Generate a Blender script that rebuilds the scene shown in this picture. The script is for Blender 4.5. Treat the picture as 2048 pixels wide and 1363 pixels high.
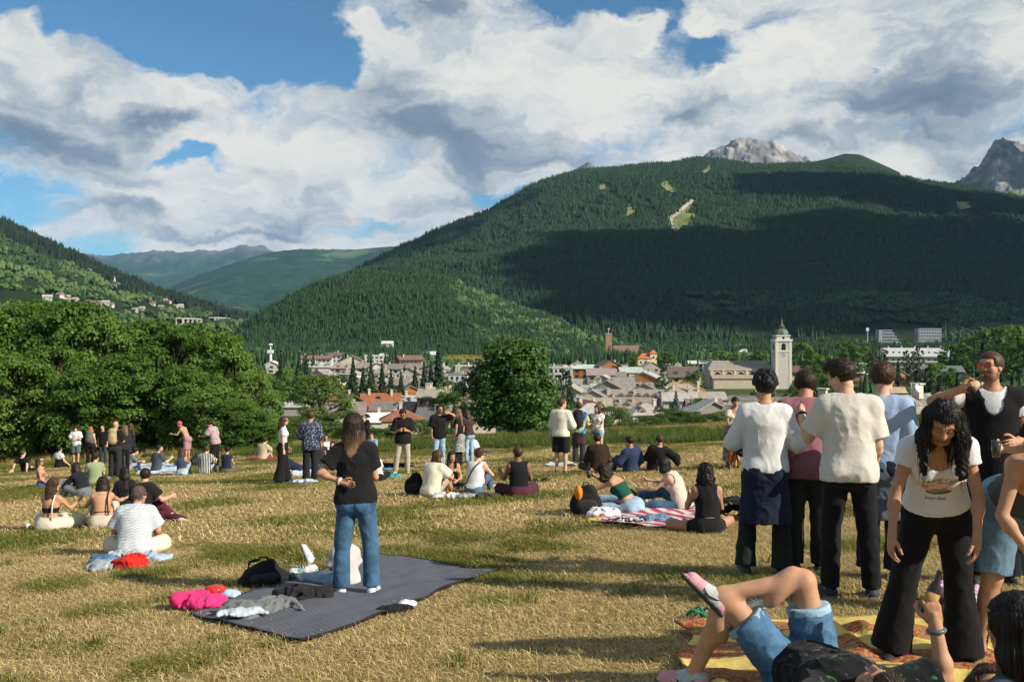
import bpy, bmesh, math, random, time
import numpy as np
from mathutils import Vector, Matrix
from mathutils.bvhtree import BVHTree
T0 = time.time()
R = math.radians
scene = bpy.context.scene
for o in list(bpy.data.objects): bpy.data.objects.remove(o)
C = scene.collection
random.seed(7); RNG = np.random.default_rng(7)

# ------------------------------------------------------------------ camera
F, HOR, CAMZ = 1991.0, 660.0, 1.70           # focal length and horizon row in photo pixels (2048 wide)
cam_d = bpy.data.cameras.new('camera'); cam = bpy.data.objects.new('camera', cam_d); C.objects.link(cam)
cam.location = (0, 0, CAMZ); cam.rotation_euler = (R(90), 0, 0)
cam_d.sensor_width = 36; cam_d.lens = 36 * F / 2048; cam_d.shift_y = -(681.5 - HOR) / 2048
cam_d.clip_start = 0.05; cam_d.clip_end = 60000
scene.camera = cam

# ------------------------------------------------------------------ sun, exposure
SUN_DIR = Vector((0.88, -0.47, 0)).normalized() * math.cos(R(31)); SUN_DIR.z = math.sin(R(31))
sun_d = bpy.data.lights.new('sun', 'SUN'); sun_d.energy = 5.0; sun_d.angle = R(0.5); sun_d.color = (1.0, 0.915, 0.785)
sun = bpy.data.objects.new('sun', sun_d); C.objects.link(sun)
sun.rotation_euler = SUN_DIR.to_track_quat('Z', 'Y').to_euler()
vs = scene.view_settings; vs.view_transform = 'Standard'; vs.look = 'None'; vs.exposure = 0.42; vs.gamma = 1.0; vs.use_curve_mapping = False
scene.render.engine = 'CYCLES'
cy = scene.cycles; cy.use_denoising = True; cy.max_bounces = 5; cy.diffuse_bounces = 2; cy.glossy_bounces = 2
cy.transmission_bounces = 4; cy.transparent_max_bounces = 12; cy.volume_bounces = 0; cy.caustics_reflective = False; cy.caustics_refractive = False
try: cy.denoiser = 'OPENIMAGEDENOISE'; cy.denoising_prefilter = 'FAST'; cy.use_light_tree = False
except Exception: pass

# ------------------------------------------------------------------ node helpers
class NT:
    def __init__(s, tree): s.t = tree; s.n = tree.nodes; s.l = tree.links
    def new(s, typ, **kw):
        n = s.n.new(typ)
        for k, v in kw.items(): setattr(n, k, v)
        return n
    def set(s, sock, v):
        if isinstance(v, bpy.types.NodeSocket): s.l.new(v, sock)
        elif v is not None: sock.default_value = v
    def m(s, op, a, b=None, c=None, clamp=False):
        n = s.new('ShaderNodeMath', operation=op, use_clamp=clamp)
        for i, v in enumerate((a, b, c)):
            if v is not None: s.set(n.inputs[i], v)
        return n.outputs[0]
    def v(s, op, a, b=None):
        n = s.new('ShaderNodeVectorMath', operation=op); s.set(n.inputs[0], a)
        if b is not None: s.set(n.inputs[1], b)
        return n.outputs['Value'] if op in ('DOT_PRODUCT', 'LENGTH') else n.outputs[0]
    def noise(s, vec, scale=5., detail=4., rough=.55, dist=0., out=0):
        n = s.new('ShaderNodeTexNoise'); s.set(n.inputs['Vector'], vec)
        n.inputs['Scale'].default_value = scale; n.inputs['Detail'].default_value = detail
        n.inputs['Roughness'].default_value = rough; n.inputs['Distortion'].default_value = dist
        return n.outputs[out]
    def ramp(s, fac, stops, interp='LINEAR'):
        n = s.new('ShaderNodeValToRGB'); s.set(n.inputs[0], fac); cr = n.color_ramp; cr.interpolation = interp
        while len(cr.elements) > 1: cr.elements.remove(cr.elements[-1])
        for i, (p, c) in enumerate(stops):
            e = cr.elements[0] if i == 0 else cr.elements.new(p)
            e.position = p; e.color = (c[0], c[1], c[2], 1) if not isinstance(c, (int, float)) else (c, c, c, 1)
        return n.outputs[0]
    def mix(s, fac, a, b, blend='MIX'):
        n = s.new('ShaderNodeMix', data_type='RGBA', blend_type=blend)
        s.set(n.inputs[0], fac)
        for i, v in ((6, a), (7, b)):
            s.set(n.inputs[i], v if isinstance(v, bpy.types.NodeSocket) else (v[0], v[1], v[2], 1))
        return n.outputs[2]
    def mr(s, v, a, b, c=0., d=1., smooth=False):
        n = s.new('ShaderNodeMapRange', interpolation_type='SMOOTHSTEP' if smooth else 'LINEAR'); s.set(n.inputs[0], v)
        for i, x in enumerate((a, b, c, d)): s.set(n.inputs[i + 1], x)
        return n.outputs[0]
    def comb(s, x=0., y=0., z=0.):
        n = s.new('ShaderNodeCombineXYZ'); s.set(n.inputs[0], x); s.set(n.inputs[1], y); s.set(n.inputs[2], z); return n.outputs[0]
    def sep(s, v):
        n = s.new('ShaderNodeSeparateXYZ'); s.set(n.inputs[0], v); return n.outputs

# ------------------------------------------------------------------ sky with broken summer clouds
def ang(px, py):
    az = math.atan((px - 1024) / F); el = math.atan((HOR - py) / F * math.cos(az)); return az, el
world = bpy.data.worlds.new('World'); scene.world = world; world.use_nodes = True
W = NT(world.node_tree); W.n.clear()
sky = W.new('ShaderNodeTexSky', sky_type='NISHITA', sun_disc=False)
sky.sun_elevation = R(31); sky.sun_rotation = math.atan2(SUN_DIR.x, SUN_DIR.y)
sky.altitude = 1300; sky.air_density = 1.0; sky.dust_density = 0.6; sky.ozone_density = 2.2

tc = W.new('ShaderNodeTexCoord'); sx, sy, sz = W.sep(tc.outputs['Generated'])
el = W.m('ARCSINE', sz); UV = W.comb(W.m('ARCTAN2', sx, sy), el, 0)
def n2d(vec, detail, rough, color=False):
    n = W.new('ShaderNodeTexNoise', noise_dimensions='2D'); W.set(n.inputs['Vector'], vec); n.inputs['Scale'].default_value = 1.
    n.inputs['Detail'].default_value = detail; n.inputs['Roughness'].default_value = rough; return n.outputs[1 if color else 0]
def vma(a, b, c):
    n = W.new('ShaderNodeVectorMath', operation='MULTIPLY_ADD'); W.set(n.inputs[0], a); n.inputs[1].default_value = b; n.inputs[2].default_value = c; return n.outputs[0]
def blobs(vec, items, start):
    acc = start
    for (px, py, rx, ry, w) in items:
        a, e = ang(px, py); kx, ky = F / rx / 1.9, F / ry / 1.9
        g = W.new('ShaderNodeTexGradient', gradient_type='QUADRATIC_SPHERE'); W.set(g.inputs[0], vma(vec, (kx, ky, 0), (-a * kx, -e * ky, 0)))
        acc = W.m('MULTIPLY_ADD', g.outputs['Fac'], w * 1.25, acc)
    return acc
def addn(a, nz, amp, sh=(0, 0, 0)):
    n = W.new('ShaderNodeVectorMath', operation='MULTIPLY_ADD'); W.set(n.inputs[0], nz); n.inputs[1].default_value = (amp[0], amp[1], 0); W.set(n.inputs[2], a)
    return W.v('SUBTRACT', n.outputs[0], (amp[0] / 2 + sh[0], amp[1] / 2 + sh[1], 0))
wob = n2d(W.v('MULTIPLY', UV, (11, 16, 1)), 5., .58, True)
WUV = addn(UV, wob, (.105, .07))
fb = n2d(W.v('MULTIPLY', WUV, (6., 13., 1)), 7., .56)
fbu = n2d(vma(WUV, (6., 13., 1), (.05, .34, 0)), 4., .6)
fine = n2d(W.v('MULTIPLY', WUV, (19., 40., 1)), 5., .62)
base = W.m('MULTIPLY_ADD', fb, 2.0, -.90)
D0 = blobs(WUV, [(1050, 240, 1500, 420, .42), (300, 30, 400, 95, -1.3), (500, 110, 150, 45, -.9), (635, 115, 50, 75, -1.0), (1180, 5, 170, 50, -1.05), (1420, 108, 66, 44, -.95),
         (1330, 60, 60, 40, -.6), (375, 318, 95, 17, -.9), (965, 372, 50, 22, -.7), (1755, 130, 40, 16, -.8), (1020, 400, 80, 14, -.5),
         (40, 70, 75, 55, .85), (735, 110, 40, 75, .5), (1160, 110, 110, 45, .4), (1270, 60, 60, 40, .5), (1430, 45, 60, 28, .8),
         (1000, 130, 200, 110, .4), (1700, 180, 330, 150, .4), (300, 240, 320, 100, .4), (500, 440, 480, 70, .15)], base)
mask = W.mr(D0, -.06, .42, 0, 1, True)
grey = blobs(WUV, [(90, 300, 230, 42, .62), (330, 245, 140, 26, .45), (790, 250, 190, 55, .5), (960, 285, 120, 40, .3), (1110, 322, 150, 32, .5),
                  (1395, 225, 120, 42, .42), (1600, 285, 220, 30, .45), (1850, 215, 210, 65, .5), (1960, 310, 130, 40, .45), (200, 425, 220, 18, .35),
                  (480, 478, 240, 12, .35), (860, 15, 120, 25, .4), (700, 400, 180, 14, .22), (30, 40, 60, 60, .25)], .0)
bands = n2d(W.v('MULTIPLY', WUV, (5., 34., 1)), 4., .55)
low = W.mr(el, .0, .2, 1., .12)                                   # towards the horizon the clouds stack up in thin rows
sh = W.m('MULTIPLY_ADD', W.m('SUBTRACT', fbu, .44), 1.5, grey)
sh = W.m('MULTIPLY_ADD', W.m('SUBTRACT', fine, .5), .36, sh)
sh = W.m('MULTIPLY_ADD', W.m('MULTIPLY', W.m('SUBTRACT', bands, .46), low), 1.9, sh)
sh = W.m('SUBTRACT', W.m('MULTIPLY_ADD', W.mr(D0, .1, .8), .16, sh), .05)
ccol = W.ramp(sh, [(0.0, (.88, .87, .80)), (.22, (.72, .74, .72)), (.42, (.47, .53, .57)), (.68, (.25, .32, .40)), (1.0, (.165, .23, .30))])
bg_sky = W.new('ShaderNodeBackground'); W.set(bg_sky.inputs[0], W.mix(1., sky.outputs[0], (.58, .95, 1.06), 'MULTIPLY')); bg_sky.inputs[1].default_value = .076
bg_cl = W.new('ShaderNodeBackground'); W.set(bg_cl.inputs[0], ccol); bg_cl.inputs[1].default_value = .72
mx = W.new('ShaderNodeMixShader'); W.set(mx.inputs[0], mask); W.l.new(bg_sky.outputs[0], mx.inputs[1]); W.l.new(bg_cl.outputs[0], mx.inputs[2])
wo = W.new('ShaderNodeOutputWorld'); W.l.new(mx.outputs[0], wo.inputs[0])
world.cycles.sampling_method = 'MANUAL'; world.cycles.sample_map_resolution = 256

# ------------------------------------------------------------------ materials
MATS = {}
def mat(name, col, rough=.8, var=.12, vscale=3., bump=0., bscale=40., spec=.3, sub=0., fn=None, sheen=0., metal=0., trans=0.):
    """principled material with procedural colour variation; fn(nt, pos, colour) may return another colour socket"""
    if name in MATS: return MATS[name]
    m = bpy.data.materials.new(name); m.use_nodes = True; t = NT(m.node_tree); b = t.n['Principled BSDF']
    g = t.new('ShaderNodeNewGeometry'); oc = t.new('ShaderNodeTexCoord'); pos = oc.outputs['Object']
    nz = t.noise(pos, vscale, 5., .6)
    c = t.mix(1., col, t.ramp(nz, [(.25, 1 - var), (.75, 1 + var)]), 'MULTIPLY')
    if fn: c = fn(t, pos, c)
    t.set(b.inputs['Base Color'], c); b.inputs['Roughness'].default_value = rough
    b.inputs['Specular IOR Level'].default_value = spec; b.inputs['Metallic'].default_value = metal
    if sheen: b.inputs['Sheen Weight'].default_value = sheen
    if sub: b.inputs['Subsurface Weight'].default_value = sub; b.inputs['Subsurface Radius'].default_value = (.02, .008, .004); b.inputs['Subsurface Scale'].default_value = 1.
    if trans: b.inputs['Transmission Weight'].default_value = trans
    if bump:
        bp = t.new('ShaderNodeBump'); bp.inputs['Strength'].default_value = bump; bp.inputs['Distance'].default_value = .02
        t.set(bp.inputs['Height'], t.noise(pos, bscale, 4., .6)); t.l.new(bp.outputs[0], b.inputs['Normal'])
    MATS[name] = m; return m
def srgb(r, g, b):
    f = lambda c: (c / 255 / 12.92) if c / 255 <= .04045 else ((c / 255 + .055) / 1.055) ** 2.4
    return (f(r), f(g), f(b))

# ------------------------------------------------------------------ mesh and tagging helpers
def mesh_np(name, V, Q, material=None, smooth=True):
    """V (n,3) array; Q (m,3|4) index array or list of such arrays"""
    me = bpy.data.meshes.new(name); V = np.asarray(V, np.float32)
    Qs = Q if isinstance(Q, list) else [Q]
    Qs = [np.asarray(q, np.int32) for q in Qs if len(q)]
    me.vertices.add(len(V)); me.vertices.foreach_set('co', V.ravel())
    nl = sum(q.size for q in Qs); nf = sum(len(q) for q in Qs)
    me.loops.add(nl); me.polygons.add(nf)
    me.loops.foreach_set('vertex_index', np.concatenate([q.ravel() for q in Qs]))
    tot = np.concatenate([np.full(len(q), q.shape[1], np.int32) for q in Qs])
    me.polygons.foreach_set('loop_start', np.concatenate([[0], np.cumsum(tot)[:-1]]).astype(np.int32))
    me.polygons.foreach_set('use_smooth', np.full(nf, smooth))
    me.update(calc_edges=True)
    if material: me.materials.append(material)
    return me
def link(name, me, parent=None, loc=None, rotz=None):
    o = bpy.data.objects.new(name, me); C.objects.link(o)
    if loc is not None: o.location = loc
    if rotz is not None: o.rotation_euler = (0, 0, rotz)
    if parent: o.parent = parent
    return o
def empty(name, loc=(0, 0, 0), rotz=0.): return link(name, None, None, loc, rotz)
def tag(o, label, cat, group=None, kind=None):
    if label: o['label'] = label
    if cat: o['category'] = cat
    if group: o['group'] = group
    if kind: o['kind'] = kind
    return o
class MB:
    """collects boxes, prisms and tubes into one mesh"""
    def __init__(s): s.v = []; s.f = []
    def add(s, vs, fs):
        n = len(s.v); s.v += [tuple(map(float, v)) for v in vs]; s.f += [tuple(i + n for i in f) for f in fs]; return s
    def box(s, c, d, rz=0., rot=None):
        hx, hy, hz = d[0] / 2, d[1] / 2, d[2] / 2; M = rot if rot is not None else Matrix.Rotation(rz, 3, 'Z'); c = Vector(c)
        vs = [c + M @ Vector((x * hx, y * hy, z * hz)) for z in (-1, 1) for (x, y) in ((-1, -1), (1, -1), (1, 1), (-1, 1))]
        return s.add(vs, [(3, 2, 1, 0), (4, 5, 6, 7), (0, 1, 5, 4), (1, 2, 6, 5), (2, 3, 7, 6), (3, 0, 4, 7)])
    def tube(s, pts, rad, n=8, cap=True):
        pts = [Vector(p) for p in pts]; rad = rad if isinstance(rad, (list, tuple)) else [rad] * len(pts); base = len(s.v)
        up0 = Vector((0.13, .21, .97))
        for i, p in enumerate(pts):
            t = (pts[min(i + 1, len(pts) - 1)] - pts[max(i - 1, 0)]).normalized()
            u = t.cross(up0 if abs(t.dot(up0)) < .97 else Vector((1, 0, 0))).normalized(); w = t.cross(u)
            for k in range(n):
                a = 2 * math.pi * k / n; s.v.append(tuple(p + (u * math.cos(a) + w * math.sin(a)) * rad[i]))
        for i in range(len(pts) - 1):
            for k in range(n):
                a = base + i * n + k; b = base + i * n + (k + 1) % n; s.f.append((a, b, b + n, a + n))
        if cap:
            s.f.append(tuple(base + k for k in range(n))[::-1]); e = base + (len(pts) - 1) * n; s.f.append(tuple(e + k for k in range(n)))
        return s
    def lathe(s, prof, c=(0, 0, 0), n=16, M=None):
        base = len(s.v); c = Vector(c)
        for (r, z) in prof:
            for k in range(n):
                a = 2 * math.pi * k / n; p = Vector((r * math.cos(a), r * math.sin(a), z)); s.v.append(tuple(c + (M @ p if M else p)))
        for i in range(len(prof) - 1):
            for k in range(n):
                a = base + i * n + k; b = base + i * n + (k + 1) % n; s.f.append((a, b, b + n, a + n))
        s.f.append(tuple(base + k for k in range(n))[::-1]); e = base + (len(prof) - 1) * n; s.f.append(tuple(e + k for k in range(n)))
        return s
    def mesh(s, name, material, smooth=False):
        me = bpy.data.meshes.new(name); me.from_pydata(s.v, [], s.f); me.update()
        if material: me.materials.append(material)
        if smooth: me.polygons.foreach_set('use_smooth', [True] * len(me.polygons))
        return me
    def build(s, name, material, parent=None, smooth=False, loc=None, rotz=None):
        return link(name, s.mesh(name, material, smooth), parent, loc, rotz)

# cheap smooth value noise on arrays
_perm = RNG.random((64, 64, 64)).astype(np.float32)
def vnoise(x, y, z=0.):
    x, y, z = np.broadcast_arrays(np.asarray(x, np.float32), np.asarray(y, np.float32), np.asarray(z, np.float32))
    xi, yi, zi = np.floor(x).astype(int), np.floor(y).astype(int), np.floor(z).astype(int)
    f = [a - b for a, b in ((x, xi), (y, yi), (z, zi))]; f = [t * t * (3 - 2 * t) for t in f]; out = 0
    for a in (0, 1):
        for b in (0, 1):
            for c in (0, 1):
                w = (f[0] if a else 1 - f[0]) * (f[1] if b else 1 - f[1]) * (f[2] if c else 1 - f[2])
                out = out + w * _perm[(xi + a) & 63, (yi + b) & 63, (zi + c) & 63]
    return out * 2 - 1
def fbm(x, y, z=0., o=4, g=.5):
    s = 0; a = 1.
    for i in range(o): s = s + a * vnoise(np.asarray(x) * 2 ** i + 17.3 * i, np.asarray(y) * 2 ** i + 5.1 * i, np.asarray(z) * 2 ** i); a *= g
    return s
def inst_points(name, pts, scl, rot, src, kind_label, cat, seed=0):
    """one 'stuff' object: source meshes instanced on computed points"""
    me = bpy.data.meshes.new(name); me.vertices.add(len(pts)); me.vertices.foreach_set('co', np.asarray(pts, np.float32).ravel())
    for nm, dt, arr in (('scl', 'FLOAT_VECTOR', scl), ('rot', 'FLOAT_VECTOR', rot), ('pick', 'INT', RNG.integers(0, len(src), len(pts)))):
        at = me.attributes.new(nm, dt, 'POINT'); at.data.foreach_set('vector' if 'VECTOR' in dt else 'value', np.asarray(arr, np.float32 if 'VECTOR' in dt else np.int32).ravel())
    o = link(name, me); tag(o, kind_label, cat, kind='stuff')
    t = bpy.data.node_groups.new(name, 'GeometryNodeTree'); t.is_modifier = True
    t.interface.new_socket('Geometry', in_out='INPUT', socket_type='NodeSocketGeometry'); t.interface.new_socket('Geometry', in_out='OUTPUT', socket_type='NodeSocketGeometry')
    n = t.nodes; L = t.links; gi = n.new('NodeGroupInput'); go = n.new('NodeGroupOutput')
    jg = n.new('GeometryNodeJoinGeometry')
    for s_ in reversed(src):
        oi = n.new('GeometryNodeObjectInfo'); oi.inputs['Object'].default_value = s_; oi.inputs['As Instance'].default_value = True
        L.new(oi.outputs['Geometry'], jg.inputs[0])
    ip = n.new('GeometryNodeInstanceOnPoints'); ip.inputs['Pick Instance'].default_value = True
    def na(nm, dt):
        a = n.new('GeometryNodeInputNamedAttribute'); a.data_type = dt; a.inputs[0].default_value = nm; return a.outputs[0]
    L.new(gi.outputs[0], ip.inputs['Points']); L.new(jg.outputs[0], ip.inputs['Instance'])
    L.new(na('pick', 'INT'), ip.inputs['Instance Index']); L.new(na('rot', 'FLOAT_VECTOR'), ip.inputs['Rotation']); L.new(na('scl', 'FLOAT_VECTOR'), ip.inputs['Scale'])
    L.new(ip.outputs[0], go.inputs[0])
    md = o.modifiers.new('instances', 'NODES'); md.node_group = t
    return o
def src_obj(name, me): return bpy.data.objects.new(name, me)      # not linked: only used as an instance source
# ------------------------------------------------------------------ ground
def sstep(a, b, x): t = np.clip((np.asarray(x, float) - a) / (b - a), 0, 1); return t * t * (3 - 2 * t)
FLOOR = -25.4
def GZ(x, y):
    x = np.asarray(x, float); y = np.asarray(y, float)
    near = -.076 * y; mid = -3.686 - .1022 * (y - 48.5)
    z = np.where(y < 48.5, near, np.maximum(mid, FLOOR))
    z = z + .047 * np.clip(x, -45, 45) * (1 - sstep(48.5, 150, y))
    z = z + .035 * vnoise(x * .35, y * .35) * (1 - sstep(40, 60, y)) * sstep(2, 12, y) + .012 * vnoise(x * 1.7 + 9, y * 1.7) * (1 - sstep(20, 40, y))
    return z
def gp(px, py):
    """ground point seen at a photo pixel (in the meadow)"""
    lo, hi = 1.5, 48.4
    for _ in range(40):
        m = (lo + hi) / 2; x = (px - 1024) / F * m
        zr = CAMZ - (py - HOR) / F * m
        if zr > float(GZ(x, m)): lo = m
        else: hi = m
    x = (px - 1024) / F * lo
    return (x, lo, float(GZ(x, lo)))
def at(px, py, d): return Vector(((px - 1024) / F * d, d, CAMZ - (py - HOR) / F * d))

ys = np.concatenate([np.arange(-40, 2, 2.), np.arange(2, 14, .16), np.arange(14, 60, .5), np.geomspace(60, 2600, 70)])
u = np.linspace(-1, 1, 221); xs = np.sinh(u * 5.6) / math.sinh(5.6) * 2600
Xg, Yg = np.meshgrid(xs, ys, indexing='ij'); Zg = GZ(Xg, Yg)
n0, n1 = Xg.shape; idx = np.arange(n0 * n1).reshape(n0, n1)
quads = np.stack([idx[:-1, :-1], idx[1:, :-1], idx[1:, 1:], idx[:-1, 1:]], -1).reshape(-1, 4)

def ground_col(t, pos, c):
    n1 = t.noise(pos, .55, 6., .62); n2 = t.noise(pos, 3.2, 5., .65); n3 = t.noise(pos, 26., 4., .7); n4 = t.noise(pos, .17, 3., .5)
    straw = t.ramp(n3, [(.28, srgb(116, 96, 58)), (.48, srgb(182, 158, 102)), (.7, srgb(218, 198, 146))])
    straw = t.mix(t.mr(n2, .35, .6), straw, t.ramp(n3, [(.3, srgb(98, 82, 46)), (.7, srgb(164, 142, 90))]))
    green = t.ramp(n3, [(.3, srgb(66, 74, 26)), (.55, srgb(106, 110, 44)), (.75, srgb(150, 144, 74))])
    x, y, z = t.sep(pos)
    gm = t.m('ADD', t.m('MULTIPLY', n1, .6), t.m('MULTIPLY', n2, .4))
    left = t.mr(x, -1., -7., 0., .06)
    c = t.mix(t.mr(t.m('ADD', gm, left), .53, .63, 0, .8), straw, green)
    soil = t.mix(t.mr(t.noise(pos, .9, 5., .7), .66, .76, 0, .75), c, srgb(150, 128, 96))
    edge = t.m('ADD', t.m('ADD', y, t.m('MULTIPLY', x, .45)), t.m('MULTIPLY', t.m('SUBTRACT', n4, .5), 5.))
    lush = t.mix(t.mr(n2, .3, .7), srgb(66, 84, 32), srgb(112, 116, 56))
    far = t.mix(t.mr(edge, 38.5, 41.), soil, lush)
    return t.mix(t.mr(y, 90., 200.), far, t.mix(n4, srgb(52, 70, 30), srgb(84, 88, 50)))
GROUND_MAT = mat('ground', (.3, .25, .15), .95, 0., fn=ground_col, bump=.9, bscale=34., spec=.1)
ground = link('ground', mesh_np('ground', np.stack([Xg, Yg, Zg], -1).reshape(-1, 3), quads, GROUND_MAT))
ground['kind'] = 'structure'

# ------------------------------------------------------------------ mountains
class Slope:
    """a mountain side between a foot line and a crest line, both given by photo column with a real distance"""
    def __init__(s, name, crest, base_z, material, nx=260, nt=70, amp=40., ns=1 / 420., power=1.0, seed=0., rock=0., smooth=True, dy=0.):
        cp = np.array(crest, float); cp[:, 1] += dy; px = np.linspace(cp[0, 0], cp[-1, 0], nx)
        py = np.interp(px, cp[:, 0], cp[:, 1]); dr = np.interp(px, cp[:, 0], cp[:, 2]); db = np.interp(px, cp[:, 0], cp[:, 3])
        k = np.array([.25, .5, .25]); 
        for _ in range(2): py[1:-1] = np.convolve(py, k, 'valid')
        tt = np.concatenate([np.linspace(0, 1, nt), [1.06, 1.2, 1.5]])
        P, Tt = np.meshgrid(px, tt, indexing='ij')
        D = db[:, None] + (dr - db)[:, None] * Tt
        zr = (CAMZ - (py - HOR) / F * dr)[:, None]
        prof = np.where(Tt <= 1, np.clip(Tt, 0, 1) ** power, 1 - (Tt - 1) * 1.1)
        Z = base_z + (zr - base_z) * prof
        X = (P - 1024) / F * D
        w = np.sin(np.pi * np.clip(Tt, 0, 1)) ** .7 * np.clip(1.0 - Tt, .0, 1) ** .25
        Z = Z + amp * w * fbm(X * ns + seed, D * ns + seed * 2, o=5, g=.5)
        if rock:
            q = fbm(X * ns * 3 + seed, D * ns * 3, o=5, g=.6); Z = Z + rock * (-np.abs(q)) * np.clip(Tt * 2, 0, 1) * np.where(Tt <= 1, 1, 0) * .9
            Z = Z + rock * .10 * vnoise(P / 9., Tt * 3) * np.clip(Tt * 2, 0, 1)
        s.V = np.stack([X, D, Z], -1); s.nt = nt; s.name = name
        n0, n1 = X.shape; idx = np.arange(n0 * n1).reshape(n0, n1)
        q = np.stack([idx[:-1, :-1], idx[1:, :-1], idx[1:, 1:], idx[:-1, 1:]], -1).reshape(-1, 4)
        s.o = link(name, mesh_np(name, s.V.reshape(-1, 3), q, material, smooth)); s.o['kind'] = 'structure'
        s.bvh = BVHTree.FromPolygons([tuple(v) for v in s.V.reshape(-1, 3)], [tuple(int(i) for i in f) for f in q])
    def scatter(s, n, tmax=1.04):
        V = s.V[:, :s.nt + 1]; a = V[:-1, :-1]; b = V[1:, :-1]; c = V[:-1, 1:]
        ar = np.linalg.norm(np.cross(b - a, c - a), axis=-1).ravel(); ar /= ar.sum()
        ci = RNG.choice(len(ar), n, p=ar); i, j = np.divmod(ci, V.shape[1] - 1)
        r1, r2 = RNG.random(n)[:, None], RNG.random(n)[:, None]
        return (V[i, j] * (1 - r1) + V[i + 1, j] * r1) * (1 - r2) + (V[i, j + 1] * (1 - r1) + V[i + 1, j + 1] * r1) * r2
    def hit(s, px, py):
        d = Vector(((px - 1024) / F, 1, -(py - HOR) / F)).normalized()
        h = s.bvh.ray_cast(Vector((0, 0, CAMZ)), d); return h[0]
def proj(P): return 1024 + F * P[:, 0] / P[:, 1], HOR - F * (P[:, 2] - CAMZ) / P[:, 1]
def in_poly(x, y, poly):
    r = np.zeros(len(x), bool); n = len(poly)
    for i in range(n):
        (x0, y0), (x1, y1) = poly[i], poly[(i + 1) % n]
        c = ((y0 > y) != (y1 > y)) & (x < (x1 - x0) * (y - y0) / (y1 - y0 + 1e-9) + x0); r ^= c
    return r
def near_line(x, y, pts, w):
    m = np.full(len(x), 1e9)
    for (a, b) in zip(pts[:-1], pts[1:]):
        ax, ay = a; bx, by = b; L2 = (bx - ax) ** 2 + (by - ay) ** 2
        t = np.clip(((x - ax) * (bx - ax) + (y - ay) * (by - ay)) / L2, 0, 1); m = np.minimum(m, np.hypot(x - ax - t * (bx - ax), y - ay - t * (by - ay)))
    return m < w

def slope_col(t, pos, c):
    n = t.noise(pos, .006, 6., .65); n2 = t.noise(pos, .03, 4., .6)
    return t.mix(t.mr(n, .60, .72), t.mix(n2, srgb(26, 40, 22), srgb(44, 60, 30)), t.mix(n2, srgb(60, 74, 36), srgb(92, 102, 52)))
M_SLOPE = mat('alpine_meadow', (.1, .12, .05), .95, 0., fn=slope_col, spec=.1)
def rock_col(t, pos, c):
    n = t.noise(t.v('MULTIPLY', pos, (1, 1, .45)), .006, 8., .68); n2 = t.noise(pos, .0022, 4., .6)
    r = t.ramp(n, [(.3, srgb(70, 72, 76)), (.5, srgb(118, 118, 118)), (.7, srgb(178, 172, 160))])
    x, y, z = t.sep(pos)
    gz = t.m('ADD', t.mr(z, 700., 1150.), t.m('MULTIPLY', t.m('SUBTRACT', n2, .5), 1.6))
    return t.mix(t.mr(gz, .15, .45), srgb(84, 96, 58), r)
M_ROCK = mat('grey_rock', (.3, .3, .3), .95, 0., fn=rock_col, spec=.1, bump=1., bscale=.02)
def far_col(t, pos, c):
    n = t.noise(pos, .0016, 7., .7); n2 = t.noise(pos, .010, 4., .7)
    x, y, z = t.sep(pos)
    f = t.mix(t.mr(n2, .3, .7), srgb(30, 56, 44), srgb(54, 82, 56))
    f = t.mix(t.mr(n, .56, .66), f, srgb(96, 112, 82))
    return t.mix(t.mr(t.m('ADD', z, t.m('MULTIPLY', n, 700.)), 1500., 1900.), f, srgb(104, 104, 104))
M_FAR = mat('far_forest', (.1, .12, .05), .95, 0., fn=far_col, spec=.05, bump=1., bscale=.012)

# crest: photo column, photo row, distance of the crest, distance of the foot
mountain = Slope('mountain', [(300, 740, 2100, 1500), (520, 660, 2300, 1550), (640, 585, 2600, 1600), (735, 522, 3000, 1650), (800, 490, 3100, 1650), (870, 455, 3200, 1650), (920, 437, 3250, 1650),
    (985, 413, 3300, 1650), (1010, 398, 3350, 1650), (1060, 368, 3450, 1600), (1100, 352, 3550, 1550), (1170, 333, 3700, 1500), (1240, 328, 3800, 1500), (1290, 322, 3850, 1500),
    (1345, 320, 3900, 1500), (1370, 312, 3950, 1500), (1400, 309, 4000, 1500), (1440, 313, 4000, 1500), (1500, 322, 4000, 1500), (1560, 322, 4000, 1500), (1640, 318, 4100, 1500),
    (1700, 323, 4100, 1500), (1760, 336, 4100, 1500), (1800, 346, 4100, 1500), (1850, 356, 4100, 1500), (1920, 364, 4100, 1500), (1980, 376, 4100, 1500), (2048, 390, 4100, 1500),
    (2300, 440, 4000, 1500), (2700, 520, 3800, 1500), (3200, 600, 3600, 1500)], FLOOR - 2, M_SLOPE, nx=360, nt=90, amp=70., ns=1 / 700., power=.93, seed=3., dy=8.)
knoll = Slope('forested_knoll', [(300, 700, 1350, 1200), (480, 668, 1400, 1150), (505, 636, 1420, 1150), (560, 606, 1450, 1150), (620, 572, 1480, 1150), (680, 550, 1500, 1150), (735, 535, 1550, 1120), (820, 532, 1560, 1100),
    (900, 556, 1540, 1080), (1000, 600, 1500, 1080), (1100, 632, 1450, 1080), (1165, 672, 1400, 1080), (1240, 690, 1350, 1080)], FLOOR - 2, M_SLOPE, nx=120, nt=36, amp=9., ns=1 / 90., seed=8., dy=8.)
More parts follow.
